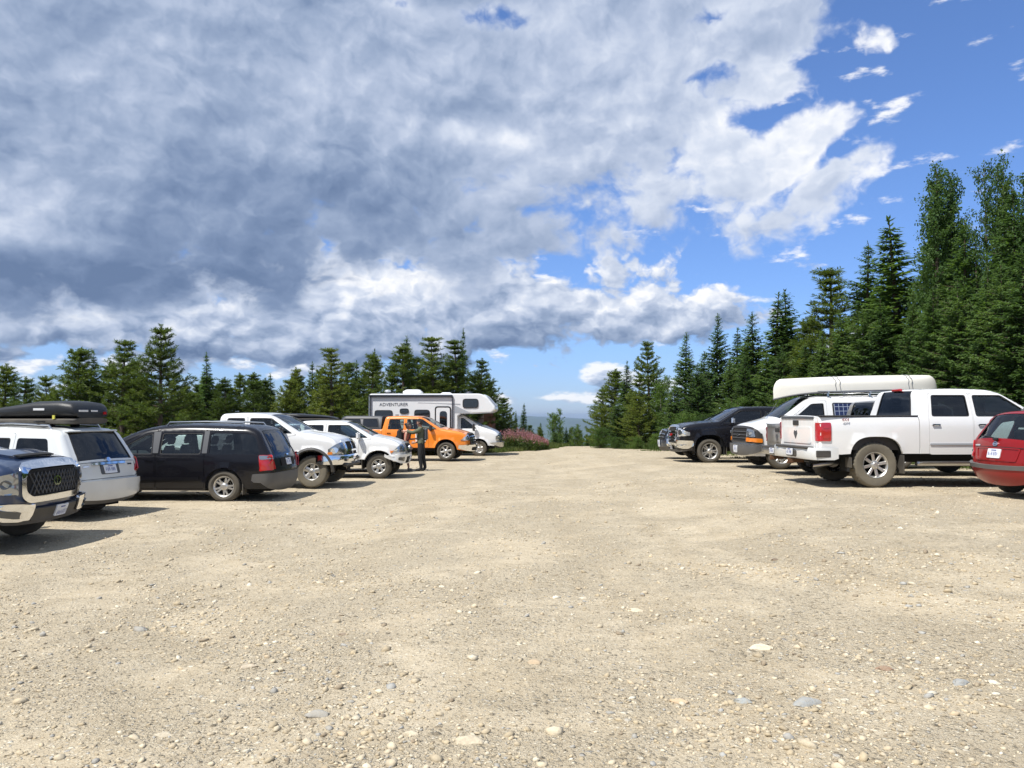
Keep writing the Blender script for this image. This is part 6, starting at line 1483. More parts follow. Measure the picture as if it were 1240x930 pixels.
PRO['F4'] = spruce(7.5, 1.45, 31, gap=.18, droop=.35, narrow=.8); PRO['F5'] = spruce(8.0, 1.9, 32, gap=.05, droop=.1, narrow=1.0); PRO['P6'] = pine(6.5, 1.35, 33, open_=.25); PRO['P7'] = pine(5.5, 1.6, 34, open_=.05, full=.7)
PRO['D0'] = broadleaf(8.5, 1.2, 11, n=19000, stems=4, leaf=.08, bark='bark'); PRO['D1'] = broadleaf(9.0, 1.5, 12, n=21000, stems=5, mat='poplar_leaves', leaf=.08, bark='bark'); PRO['D2'] = broadleaf(5.5, 1.2, 13, n=9000, stems=4, mat='shrub_leaves')
PRO['B0'] = broadleaf(2.6, 1.2, 21, n=16000, stems=7, base=.05, mat='shrub_leaves', leaf=.052, upright=.5, bark='bark'); PRO['B1'] = broadleaf(1.9, 1.3, 22, n=14000, stems=8, base=.04, mat='shrub_leaves', leaf=.05, upright=.4, bark='bark')
rng = np.random.default_rng(99)
used = set()
def tree(kind, px, py, Y, label, cat='tree', name=None, group=None, w=1.0, dz=0.0, base=None):
    if random.random() < .35: kind = {'F0': 'F5', 'F1': 'F4', 'F3': 'F5', 'P0': 'P6', 'P3': 'P7', 'P1': 'P6'}.get(kind, kind)
    tm, cm, H0 = PRO[kind]; x = px2x(px, Y); z0 = float(gz2(np.array(x), np.array(Y))) - .05 + dz
    top = 1.68 + (504 - py) / 960 * Y; H = max(.8, top - z0); s = H / H0; sw = s * w if w > 0 else s
    nm = name or {'F': 'fir_tree', 'S': 'spruce_tree', 'P': 'pine_tree', 'D': 'poplar_tree', 'B': 'shrub'}[kind[0]]
    r = empty(nm, (x, Y, z0), random.uniform(0, 2 * PI)); r.scale = (sw, sw, s); tag(r, label, cat, group)
    for n_, me in (('trunk', tm), ('crown', cm)):
        o = bpy.data.objects.new(n_, me); COL.objects.link(o); o.parent = r
    return r
LG = 'trees standing behind the left row of vehicles'
for a in [('P0', 4, 441, 29, 'dark bushy pine cut by the left edge of the picture'), ('P1', 24, 456, 27, 'short knobbly pine just left of the cargo box'), ('P3', 88, 422, 30, 'bushy pine above the black cargo box', 1.0), ('S1', 117, 427, 33, 'thin pine top between the cargo box pine and the knobbly one', .9),
          ('P5', 147, 411, 29, 'knobbly open pine with clumped top above the black minivan front'), ('P2', 195, 394, 29.5, 'tallest and widest pine on the left, above the minivan', 1.0), ('P3', 172, 478, 31, 'low dark pine filling the gap behind the minivan'), ('S2', 251, 428, 38, 'slim spire shaped spruce standing alone above the minivan roof rails', 1.0),
          ('P3', 232, 476, 33, 'low pine beneath the slim lone spruce'), ('P1', 278, 457, 36, 'small pine right of the slim lone spruce'), ('P3', 303, 462, 37, 'round topped small pine above the white lifted pickup'), ('S2', 330, 453, 41, 'wispy thin spruce behind the white lifted pickup', 1.1),
          ('P3', 347, 459, 39, 'yellowish low pine above the white lifted pickup windscreen'), ('P0', 362, 445, 40, 'mid sized pine above the navy suv roof box', .9), ('S2', 379, 440, 43, 'thin leafless looking spire behind the navy suv'), ('P4', 403, 421, 38, 'pointed rusty tinged pine above the small white pickup', 1.3),
          ('S2', 430, 438, 45, 'slim spire between the rusty tinged pine and the motorhome'), ('P0', 447, 427, 41, 'pine at the back left corner of the motorhome'), ('S1', 457, 424, 46, 'dark spire just above the motorhome rear corner', .8), ('P1', 490, 416, 44, 'flat topped pine above the motorhome air conditioner'),
          ('S2', 497, 408, 46, 'bare spindly top poking up behind the flat topped pine'), ('P4', 527, 409, 45, 'smooth conical pine above the motorhome entry door', 1.35), ('P4', 558, 412, 46, 'dark conical pine above the motorhome bunk window', 1.3), ('S2', 558, 399, 48, 'needle thin dead top sticking above the dark conical pine', .6),
          ('P2', 578, 434, 47, 'pine with long upswept boughs right of the motorhome bunk', .95), ('P3', 604, 482, 49, 'low pine between the motorhome nose and the pink flowers'), ('P3', 590, 470, 50, 'low pine behind the motorhome windscreen')]:
    tree(a[0], a[1], a[2], a[3], a[4], group=LG, w=(a[5] if len(a) > 5 else 1.1) * (1.38 if a[0][0] == 'P' else 1.25))
for i, (px, py) in enumerate([(60, 455), (105, 446), (132, 440), (165, 436), (215, 452), (265, 466), (292, 452), (318, 458), (390, 447), (418, 440), (438, 448), (472, 440), (510, 432), (543, 436), (596, 462), (616, 500)]):
    Y = float(np.interp(px, [0, 150, 300, 450, 560, 620], [32, 31, 40, 44, 48, 52])); tree(['P7', 'P3', 'P6', 'P0'][i % 4], px, py, Y, 'bushy pine standing between the taller pines of the left row', group='bushy pines between the taller ones on the left', w=1.25)
for i in range(44):
    px = -90 + i * 15.6 + random.uniform(-8, 8); Y = np.interp(px, [-100, 0, 150, 300, 450, 560, 620], [25, 31, 33, 40, 45, 50, 53]) + random.uniform(0, 3)
    tree(random.choice(['P0', 'P1', 'P3', 'P3', 'S1']), px, random.uniform(450, 484), Y, 'low dark pine filling the tree line behind the left vehicles', group='filler pines behind the left row', w=1.6)
# beyond the crest
for a in [('S0', 633, 489, 60, 'small spire spruce right behind the pink flowers'), ('S1', 624, 498, 58, 'short spruce at the left of the small spire behind the pink flowers'), ('D2', 673, 495, 64, 'round headed young poplar beyond the crest of the road'), ('P3', 655, 517, 58, 'low bush of pine at the right end of the flower patch'),
          ('P3', 700, 521, 70, 'small pine at the middle of the gap beyond the crest'), ('P3', 688, 527, 74, 'lowest pine seen in the gap beyond the crest'), ('S0', 656, 512, 72, 'tiny far spire left of the round headed poplar'), ('P3', 716, 527, 68, 'low pine touching the right hand forest edge in the gap'), ('P3', 640, 515, 66, 'low dark pine behind the flowers')]:
    tree(*a[:5], group='young trees beyond the road crest', w=1.1)
for i in range(17):
    px = 634 + i * 5.4 + random.uniform(-3, 3); tree(random.choice(['P3', 'P0', 'F3', 'S1', 'D2']), px, random.uniform(513, 532), random.uniform(57, 70), 'low young tree peeping over the crest of the road', group='low saplings beyond the road crest', w=1.3)
RG = 'trees of the right hand forest edge'
for a in [('P1', 727, 470, 57, 'leftmost pine of the right hand forest', 1.2), ('P0', 742, 447, 54, 'yellowish pine second from the left in the right hand forest', 1.2), ('S1', 758, 438, 52, 'narrow dark spruce behind the yellowish pines', 1.1), ('P1', 770, 452, 50, 'yellow green pine left of the sparse tall one', 1.2), ('P5', 788, 413, 51, 'tall sparse grey green pine with see through top', .9),
          ('D2', 803, 455, 48, 'light green young poplar at the forest edge left of the dark spire', 1.1), ('F1', 829, 402, 46, 'dark pointed fir standing clear at the left of the forest', .85), ('F0', 866, 380, 44, 'broad dark fir above the black pickup', .8), ('S1', 889, 398, 46, 'slim fir top between two broad firs above the black pickup', 1.1),
          ('F1', 912, 377, 42, 'fir with a thin leader above the black pickup cab', 1.0), ('S1', 935, 357, 41, 'tall thin fir top left of the canoe bow', 1.3), ('F1', 958, 349, 41, 'fir with open spreading top above the canoe bow', 1.0), ('P0', 985, 385, 38, 'brownish green low pine above the canoe', 1.2),
          ('P4', 1009, 322, 36, 'dark dense pine with rounded top above the canoe middle', 1.3), ('F2', 1046, 292, 34.5, 'tall fir with bent leader above the canoe', .95), ('S1', 1081, 310, 34, 'narrow fir top between the bent leader fir and the tall poplars', 1.3), ('S1', 1099, 262, 32, 'dark slender spruce hugging the left side of the tall poplars', 1.4),
          ('D0', 1133, 197, 30, 'tall poplar with dense leaf clumps, left one of the big poplars', .95), ('D0', 1152, 208, 30.5, 'second tall poplar touching the left one', .9), ('F0', 1170, 265, 28.5, 'fir wedged between the two groups of tall poplars', .9), ('D1', 1201, 188, 28, 'tallest poplar of the forest near the right edge', .75),
          ('D0', 1224, 212, 27.5, 'thin upright poplar right of the tallest one', .8), ('F2', 1243, 228, 26, 'fir at the right edge of the picture', 1.0), ('D0', 1265, 195, 25, 'tall poplar just outside the right edge', .9)]:
    tree(*a[:5], group=RG, w=a[5] * (.88 if a[0][0] == 'D' else 1.35))
# lower boughs that close the wall of the forest
for i, (px, py, Y, k, w) in enumerate([(748, 486, 49, 'F3', .9), (775, 480, 47.5, 'P3', 1.3), (815, 462, 44, 'F3', .8), (846, 440, 42, 'F3', .8), (880, 436, 40.5, 'F0', 1.0), (905, 430, 39, 'F3', .8), (930, 425, 38, 'F0', 1.0), (952, 418, 37, 'F3', .8), (975, 415, 35.5, 'F0', 1.0), (1000, 398, 34, 'F3', .75), (1026, 375, 33, 'F0', .9),
                                       (1050, 372, 31.5, 'F3', .75), (1075, 362, 30.5, 'F0', .9), (1104, 352, 29, 'F3', .7), (1130, 345, 27.5, 'F0', .9), (1160, 338, 26.5, 'F3', .7), (1190, 322, 25.5, 'F0', .85), (1216, 318, 24.5, 'F3', .7), (1245, 300, 23.5, 'F0', .85), (1275, 280, 22.5, 'F3', .7), (1310, 260, 21.5, 'F0', .9), (1350, 240, 20.5, 'F1', .9),
                                       (1040, 330, 38, 'F1', 1.1), (1115, 290, 34, 'F2', 1.1), (1180, 262, 32, 'F1', 1.1), (960, 385, 44, 'F1', 1.1), (900, 405, 48, 'F0', 1.1), (850, 425, 50, 'F1', 1.1), (800, 440, 54, 'F1', 1.1), (765, 462, 57, 'F0', 1.1), (1230, 262, 30, 'F2', 1.1), (1290, 230, 28, 'F1', 1.1)]):
    tree(k, px, py, Y, 'dark green fir packed into the wall of the right hand forest', group='firs packed in the right hand forest wall', w=w * 1.4)
for i in range(15):
    px = 722 + i * 27 + random.uniform(-9, 9); Y = np.interp(px, [720, 830, 935, 1046, 1150, 1240, 1340], [47.5, 41.5, 36, 30.5, 25.2, 21.8, 18.5])
    tree(random.choice(['B0', 'B1', 'B0', 'D2']) if px > 850 else 'B1', px, np.interp(px, [720, 830, 880, 1240], [522, 512, 490, 462]) + random.uniform(-16, 14), Y, 'light green leafy shrub at the foot of the right hand forest', 'shrub', 'shrub', 'shrubs along the right hand forest edge')
# second and third rows so that a step to the side still meets forest
for i in range(34):
    Y = random.uniform(16, 66); x = float(edge_right(np.array(Y))) + 4.5 + random.uniform(0, 9); px = 620 + x / Y * 960; H = random.uniform(4.6, 6.4)
    py = 504 - (gzf(x, Y) + H - 1.68) * 960 / Y; tree(random.choice(['F0', 'F1', 'F2', 'S1']), px, py, Y, 'dark fir deeper inside the right hand forest', group='firs deeper in the right hand forest', w=1.1)

# ------------------------------------------------------------------ grass, flowers
def blades(name, pts, h0, h1, mat, w=.018, lean=.35):
    n = len(pts); D = rv(n) * lean; D[:, 2] = 1; return leaf_mesh(name, pts, D, rv(n), rng.uniform(h0, h1, n), w * rng.uniform(.7, 1.4, n), mat)
def region(n, xf, yr, cond=None):
    y = rng.uniform(*yr, n); a, b = xf(y); x = a + (b - a) * rng.random(n); ok = np.ones(n, bool) if cond is None else cond(x, y); x, y = x[ok], y[ok]; return np.stack([x, y, gz2(x, y) - .01], 1)
def put(me, label, name='grass'):
    o = bpy.data.objects.new(name, me); COL.objects.link(o); tag(o, label, None, None, 'stuff'); return o
A = region(30000, lambda y: (edge_right(y) - .25 + .5 * np.sin(y * 3) ** 2 * 0, edge_right(y) + 3.2), (14, 60)); dn = np.clip(1.3 - (A[:, 0] - edge_right(A[:, 1])) / 3.2, .2, 1)
put(blades('grass', A, .12, .45, 'grass_blades', .03), 'green grass strip along the foot of the right hand forest')
A = region(17000, lambda y: (edge_right(y) - 2.0, edge_right(y) + .3), (13, 60)); m = (np.sin(A[:, 0] * 2.1 + np.sin(A[:, 1] * 1.7) * 2) + np.sin(A[:, 1] * 1.3)) > .35; put(blades('grass', A[m], .04, .17, 'grass_blades', .025), 'short tufts of grass creeping into the gravel on the right')
A = region(26000, lambda y: (edge_left(y) - 3.5, edge_left(y) + .3), (12, 60)); put(blades('grass', A, .1, .4, 'grass_blades', .03), 'grass bank behind the left vehicles and under the pink flowers')
A = region(6000, lambda y: (edge_left(y) - 1.2, edge_left(y) + .7), (38, 56)); put(blades('grass', A, .08, .3, 'dry_grass', .03), 'dry yellow grass at the foot of the flower patch', 'dry_grass')
A = region(16000, lambda y: (edge_right(y) - .9, edge_right(y) + .6), (36, 60)); put(blades('grass', A, .12, .42, 'grass_blades', .035), 'bright grass verge at the far right of the road crest')
A = region(14000, lambda y: (edge_left(y) - .8, edge_left(y) + 1.0), (42, 56)); put(blades('grass', A, .1, .38, 'grass_blades', .035), 'bright grass verge in front of the pink flowers')
A = region(9000, lambda y: (edge_right(y) - .3, edge_right(y) + 5.0), (50, 66)); put(blades('grass', A, .3, .9, 'grass_blades', .05), 'tall grass under the trees beyond the right end of the crest')
def weeds():
    # fireweed stand: green stems and leaves with pink spikes on a low bank
    n = 1500; px = rng.uniform(584, 664, n); Y = rng.uniform(44.5, 50, n); x = px2x(px, Y); ok = x < edge_left(Y) + .5 + 1.2; x, Y = x[ok], Y[ok]; n = len(x)
    z = gz2(x, Y); prof = np.interp(620 + x / Y * 960, [584, 600, 625, 645, 660, 668], [.75, 1.0, 1.1, .9, .55, .35]); h = prof * rng.uniform(.75, 1.08, n)
    k = 14; C = np.repeat(np.stack([x, Y, z], 1), k, 0); s = np.tile(np.linspace(.08, .70, k), n); C[:, 2] += s * np.repeat(h, k); D = rv(n * k); D[:, 2] = np.abs(D[:, 2]) * .6; C += rng.normal(0, .03, C.shape)
    put(leaf_mesh('weed_leaves', C, D, rv(n * k), rng.uniform(.10, .2, n * k), rng.uniform(.03, .05, n * k), 'grass_blades'), 'green stems and leaves of the fireweed patch beside the road', 'weed_leaves')
    k = 12; m = rng.random(n) < .42; C = np.repeat(np.stack([x, Y, z], 1)[m], k, 0); s = np.tile(np.linspace(.66, 1.05, k), m.sum()); C[:, 2] += s * np.repeat(h[m], k); D = rv(len(C)); C += rng.normal(0, .022, C.shape)
    put(leaf_mesh('pink_flowers', C, D, rv(len(C)), rng.uniform(.05, .09, len(C)), rng.uniform(.04, .06, len(C)), 'fireweed_pink'), 'pink fireweed blossoms on the bank beside the road crest', 'pink_flowers')
weeds()
# small hut behind the motorhome
def hut():
    x = px2x(584, 47.0); z = float(gz2(np.array(x), np.array(47.0))); r = empty('outhouse', (x, 47.0, z), R(-8)); tag(r, 'small reddish plank hut seen behind the motorhome windscreen', 'outhouse')
    MB().box((-.35, 0, 1.05), (1.1, 1.3, 2.3)).build('wall', 'hut_panel', r, smooth=False)
    pl = MB(); [pl.box((-.35, -.66, .35 + k * .28), (1.1, .02, .05)) for k in range(7)]; pl.build('batten', 'plank', r, smooth=False)
    MB().box((.45, 0, 1.0), (.5, 1.2, 2.2)).build('porch_wall', 'plank', r, smooth=False); MB().box((.0, 0, 2.26), (1.8, 1.7, .10)).build('roof', 'roofing', r, smooth=False)
hut()

def haze():
    m, nt, out = newmat('air'); v = N(nt, 'ShaderNodeVolumePrincipled'); v.inputs['Color'].default_value = (.62, .78, 1, 1); v.inputs['Density'].default_value = .00006; v.inputs['Anisotropy'].default_value = .3
    L(nt, v.outputs[0], out.inputs['Volume'])
    a = 27500; z0, z1 = -900, 60; V = [(-a, -a, z0), (a, -a, z0), (a, a, z0), (-a, a, z0), (-a, -a, z1), (a, -a, z1), (a, a, z1), (-a, a, z1)]
    o = mk('haze', V, [(0, 3, 2, 1), (4, 5, 6, 7), (0, 1, 5, 4), (1, 2, 6, 5), (2, 3, 7, 6), (3, 0, 4, 7)], 'air', smooth=False); tag(o, 'pale blue summer haze over the far valley', kind='stuff')
haze()

# ================================================================== PEOPLE
def skin_body(name, joints, bones, root_i, mat, parent, sub=2):
    me = bpy.data.meshes.new(name); me.from_pydata([j[0] for j in joints], bones, []); o = bpy.data.objects.new(name, me); COL.objects.link(o)
    md = o.modifiers.new('Skin', 'SKIN'); md.use_smooth_shade = True
    for i, j in enumerate(joints):
        sv = me.skin_vertices[0].data[i]; r = j[1]; sv.radius = r if isinstance(r, tuple) else (r, r); sv.use_root = (i == root_i)
    s = o.modifiers.new('Sub', 'SUBSURF'); s.levels = sub; s.render_levels = sub
    bpy.context.view_layer.update(); me2 = bpy.data.meshes.new_from_object(o.evaluated_get(bpy.context.evaluated_depsgraph_get())); bpy.data.objects.remove(o)
    V = np.array([v.co[:] for v in me2.vertices]); F = [tuple(p.vertices) for p in me2.polygons]; bpy.data.meshes.remove(me2); return V, F
def vnorm(V, F):
    n = np.zeros_like(V)
    for f in F:
        p = V[list(f)]; c = np.cross(p[1] - p[0], p[2] - p[0]); 
        for i in f: n[i] += c
    return n / (np.linalg.norm(n, axis=1)[:, None] + 1e-9)
def garment(name, V, F, N_, pred, off, mat, parent):
    keep = [f for f in F if pred(V[list(f)].mean(0))]
    if not keep: return
    u = sorted({i for f in keep for i in f}); mp = {i: k for k, i in enumerate(u)}; return mk(name, V[u] + N_[u] * off, [tuple(mp[i] for i in f) for f in keep], mat, parent, ang=80)
def hand(m, w, d, side, curl=.5, s=1.0):
    """palm with four fingers and a thumb; w wrist, d pointing direction"""
    w = Vector(w); d = Vector(d).normalized(); sd = d.cross(Vector(side)).normalized(); nn = sd.cross(d).normalized()
    for i, (o, l) in enumerate(((-.033, .062), (-.011, .074), (.011, .07), (.031, .055))):
        b = w + d * .085 * s + sd * o * s; p1 = b + (d * math.cos(curl) + nn * math.sin(curl)) * l * .5 * s; p2 = p1 + (d * math.cos(curl * 2) + nn * math.sin(curl * 2)) * l * .5 * s
        m.tube([w + d * .05 * s + sd * o * .8 * s, b, p1, p2], [.010 * s, .0098 * s, .009 * s, .007 * s], 6)
    m.tube([w + d * .02 * s - sd * .02 * s, w + d * .05 * s - sd * .05 * s + nn * .015, w + d * .085 * s - sd * .058 * s + nn * .03], [.013 * s, .011 * s, .009 * s], 6)
    rings = [[(w + d * a * s + sd * (bb * s * math.cos(t)) + nn * (.015 * s * math.sin(t))) for t in [2 * PI * k / 10 for k in range(10)]] for a, bb in ((-.02, .026), (.02, .034), (.06, .042), (.09, .040))]
    m.loft(rings)
def head(parent, c, face, r=.105, hair='short', skin='skin'):
    c = Vector(c); f = Vector(face).normalized(); s = f.cross(Vector((0, 0, 1))).normalized(); u = s.cross(f)
    V, F = ico(4); P = []
    for v in V:
        x, y, z = v; w = .76 * (1 - .12 * max(0, -z)); dpt = .92
        jaw = max(0, -z - .2); w *= 1 - .28 * jaw; y2 = y * dpt + (.10 * jaw if y > 0 else -.0); zz = z * 1.18
        if y < 0 and z < -.3: y2 *= .75
        # brow, nose, mouth, eye hollows
        if y > .4:
            y2 += .13 * math.exp(-(x / .10) ** 2 - ((z + .08) / .16) ** 2) + .05 * math.exp(-(x / .16) ** 2 - ((z + .42) / .06) ** 2) + .05 * math.exp(-((z - .22) / .1) ** 2) - .08 * math.exp(-((abs(x) - .3) / .12) ** 2 - ((z - .05) / .10) ** 2)
        P.append(c + (s * (x * w) + f * y2 + u * zz) * r)
    h = mk('head', [tuple(p) for p in P], F, skin, parent, ang=80)
    m = MB()
    for sg in (-1, 1): m.box(c + (s * (sg * .78) + u * -.02) * r, (.02, .03, .055), bev=.008)
    m.build('ear', skin, h)
    e = MB()
    for sg in (-1, 1):
        p = c + (s * (sg * .29) + f * .84 + u * .05) * r; VV, FF = ico(1); e.add([p + Vector(v) * .013 for v in VV], FF)
    e.build('eye', 'dark', h); mo = MB().box(c + (f * .93 + u * -.46) * r, (.03, .012, .008)); mo.build('mouth', 'lens_red', h)
    hv = [(c + (s * v[0] * .84 + f * v[1] * 1.0 + u * v[2] * 1.26) * r * 1.05) for v in V]; keep = [fc for fc in F if (lambda m_: (m_[2] > .42 or (m_[1] < .25 and m_[2] > -.35) or m_[1] < -.35 and m_[2] > -.65))(V[fc].mean(0))]
    mk('hair', [tuple(p) for p in hv], keep, 'hair', h, ang=80)
    if hair == 'bun':
        VV, FF = ico(2); b = c + (f * -1.0 + u * .55) * r; mk('hair_bun', [tuple(b + Vector(v) * .05) for v in VV], FF, 'hair', h)
    if hair == 'cap':
        cv = [(c + (s * v[0] * .88 + f * v[1] * 1.04 + u * v[2] * 1.22) * r * 1.09) for v in V]; kp = [fc for fc in F if V[fc].mean(0)[2] > .38]; cp = mk('cap', [tuple(p) for p in cv], kp, 'dark_cloth', h, ang=80)
    return h
def man():
    Y = 27.6; x = px2x(510, Y); z = gl(x, Y); r = empty('person', (x, Y, z), 0); tag(r, 'man in olive shirt and dark trousers reaching one arm to the woman', 'person')
    # faces -X (towards the woman)
    J = [((0, 0, .95), (.135, .16)), ((0, 0, 1.12), (.115, .145)), ((.0, 0, 1.32), (.12, .175)), ((.0, 0, 1.44), (.085, .13)), ((-.01, 0, 1.52), .055), ((-.02, 0, 1.60), .05),
         ((0, -.10, .88), .098), ((-.02, -.12, .50), .068), ((.03, -.12, .12), .045), ((-.02, -.12, .05), .045), ((-.17, -.13, .035), .036),
         ((.02, .10, .88), .098), ((.06, .12, .50), .068), ((.14, .12, .12), .045), ((.09, .12, .05), .045), ((-.06, .13, .035), .036),
         ((-.02, -.20, 1.42), .062), ((-.26, -.20, 1.33), .048), ((-.48, -.14, 1.38), .036), ((-.52, -.13, 1.385), .028),
         ((.0, .20, 1.42), .062), ((-.02, .25, 1.13), .048), ((-.20, .20, .98), .036), ((-.24, .19, .975), .028)]
    B = [(0, 1), (1, 2), (2, 3), (3, 4), (4, 5), (0, 6), (6, 7), (7, 8), (8, 9), (9, 10), (0, 11), (11, 12), (12, 13), (13, 14), (14, 15), (3, 16), (16, 17), (17, 18), (18, 19), (3, 20), (20, 21), (21, 22), (22, 23)]
    V, F = skin_body('body', J, B, 0, 'skin', r); b = mk('body', V, F, 'skin', r, ang=80); n = vnorm(V, F)
    garment('trousers', V, F, n, lambda c: .10 < c[2] < 1.0 and abs(c[1]) < .24 and not (c[0] < -.12 and c[2] > .8), .014, 'dark_cloth', b)
    garment('shirt', V, F, n, lambda c: c[2] > .97 and c[2] < 1.51 and c[0] > -.46 and not (c[2] < 1.08 and c[0] < -.12), .020, 'olive_cloth', b)
    garment('boot', V, F, n, lambda c: c[2] < .13, .016, 'dark_cloth', b)
    m = MB(); hand(m, (-.52, -.13, 1.385), (-1, .1, -.05), (0, -1, .2), .6); hand(m, (-.24, .19, .975), (-1, 0, -.1), (0, 1, 0), .6); m.build('hand', 'skin', b, ang=70)
    head(b, (-.05, 0, 1.68), (-1, 0, -.08), .105, 'cap')
    # camera bag / pack straps
    MB().box((.17, 0, 1.27), (.14, .30, .42), bev=.05, taper=(.8, .85)).build('daypack', 'greyplastic', b)
    MB().tube([(.12, -.12, 1.46), (-.05, -.135, 1.49), (-.14, -.13, 1.35), (-.12, -.14, 1.15), (.08, -.16, 1.10)], .017, 6).tube([(.12, .12, 1.46), (-.05, .135, 1.49), (-.14, .13, 1.35), (-.12, .14, 1.15), (.08, .16, 1.10)], .017, 6).build('pack_strap', 'grey_cloth', b)
    MB().lathe([(.155, -.02), (.165, 0), (.155, .02)], 16, axis='Z', c=(0, 0, .99)).build('belt', 'plastic', b); return r
def woman():
    Y = 27.9; x = px2x(492.5, Y); z = gl(x, Y); r = empty('person', (x, Y, z), 0); tag(r, 'woman in coral top and black shorts with dark backpack, one leg bent back', 'person')
    # faces +X
    J = [((0, 0, .90), (.125, .155)), ((.0, 0, 1.06), (.095, .12)), ((.02, 0, 1.24), (.105, .145)), ((.03, 0, 1.34), (.07, .11)), ((.035, 0, 1.41), .045), ((.045, 0, 1.48), .042),
         ((.0, -.09, .83), .095), ((.02, -.10, .47), .062), ((.10, -.10, .11), .036), ((.08, -.10, .045), .036), ((.22, -.10, .03), .03),
         ((-.02, .09, .83), .095), ((-.10, .10, .46), .062), ((-.38, .10, .16), .036), ((-.43, .10, .10), .034), ((-.34, .10, .03), .03),
         ((.02, -.17, 1.32), .05), ((-.02, -.22, 1.06), .038), ((.12, -.20, .86), .03), ((.15, -.19, .84), .024),
         ((.02, .17, 1.32), .05), ((.10, .22, 1.08), .038), ((.28, .18, 1.10), .03), ((.31, .17, 1.105), .024)]
    B = [(0, 1), (1, 2), (2, 3), (3, 4), (4, 5), (0, 6), (6, 7), (7, 8), (8, 9), (9, 10), (0, 11), (11, 12), (12, 13), (13, 14), (14, 15), (3, 16), (16, 17), (17, 18), (18, 19), (3, 20), (20, 21), (21, 22), (22, 23)]
    V, F = skin_body('body', J, B, 0, 'skin', r); b = mk('body', V, F, 'skin', r, ang=80); n = vnorm(V, F)
    garment('shorts', V, F, n, lambda c: .54 < c[2] < .98 and abs(c[1]) < .20 and c[0] < .16, .016, 'dark_cloth', b)
    garment('top', V, F, n, lambda c: .95 < c[2] < 1.34 and abs(c[1]) < .165 and c[0] < .16, .014, 'coral_cloth', b)
    garment('shoe', V, F, n, lambda c: c[2] < .085 or (c[0] < -.36 and c[2] < .15), .016, 'grey_cloth', b)
    m = MB(); hand(m, (.15, -.19, .84), (.7, 0, -.7), (0, -1, 0), .6, .9); hand(m, (.31, .17, 1.105), (1, 0, 0), (0, 1, 0), .6, .9); m.build('hand', 'skin', b, ang=70)
    head(b, (.07, 0, 1.56), (1, -.05, .02), .10, 'bun')
    pk = MB().box((-.20, 0, 1.18), (.30, .36, .58), bev=.09, taper=(.8, .85)).build('backpack', 'dark_cloth', b); MB().box((-.335, 0, 1.10), (.07, .24, .24), bev=.03).build('pocket', 'dark_cloth', pk)
    MB().tube([(-.10, -.10, 1.36), (.05, -.115, 1.39), (.14, -.11, 1.28), (.10, -.13, 1.08), (-.08, -.14, 1.0)], .016, 6).tube([(-.10, .10, 1.36), (.05, .115, 1.39), (.14, .11, 1.28), (.10, .13, 1.08), (-.08, .14, 1.0)], .016, 6).build('pack_strap', 'dark_cloth', pk)
    return r
man(); woman()
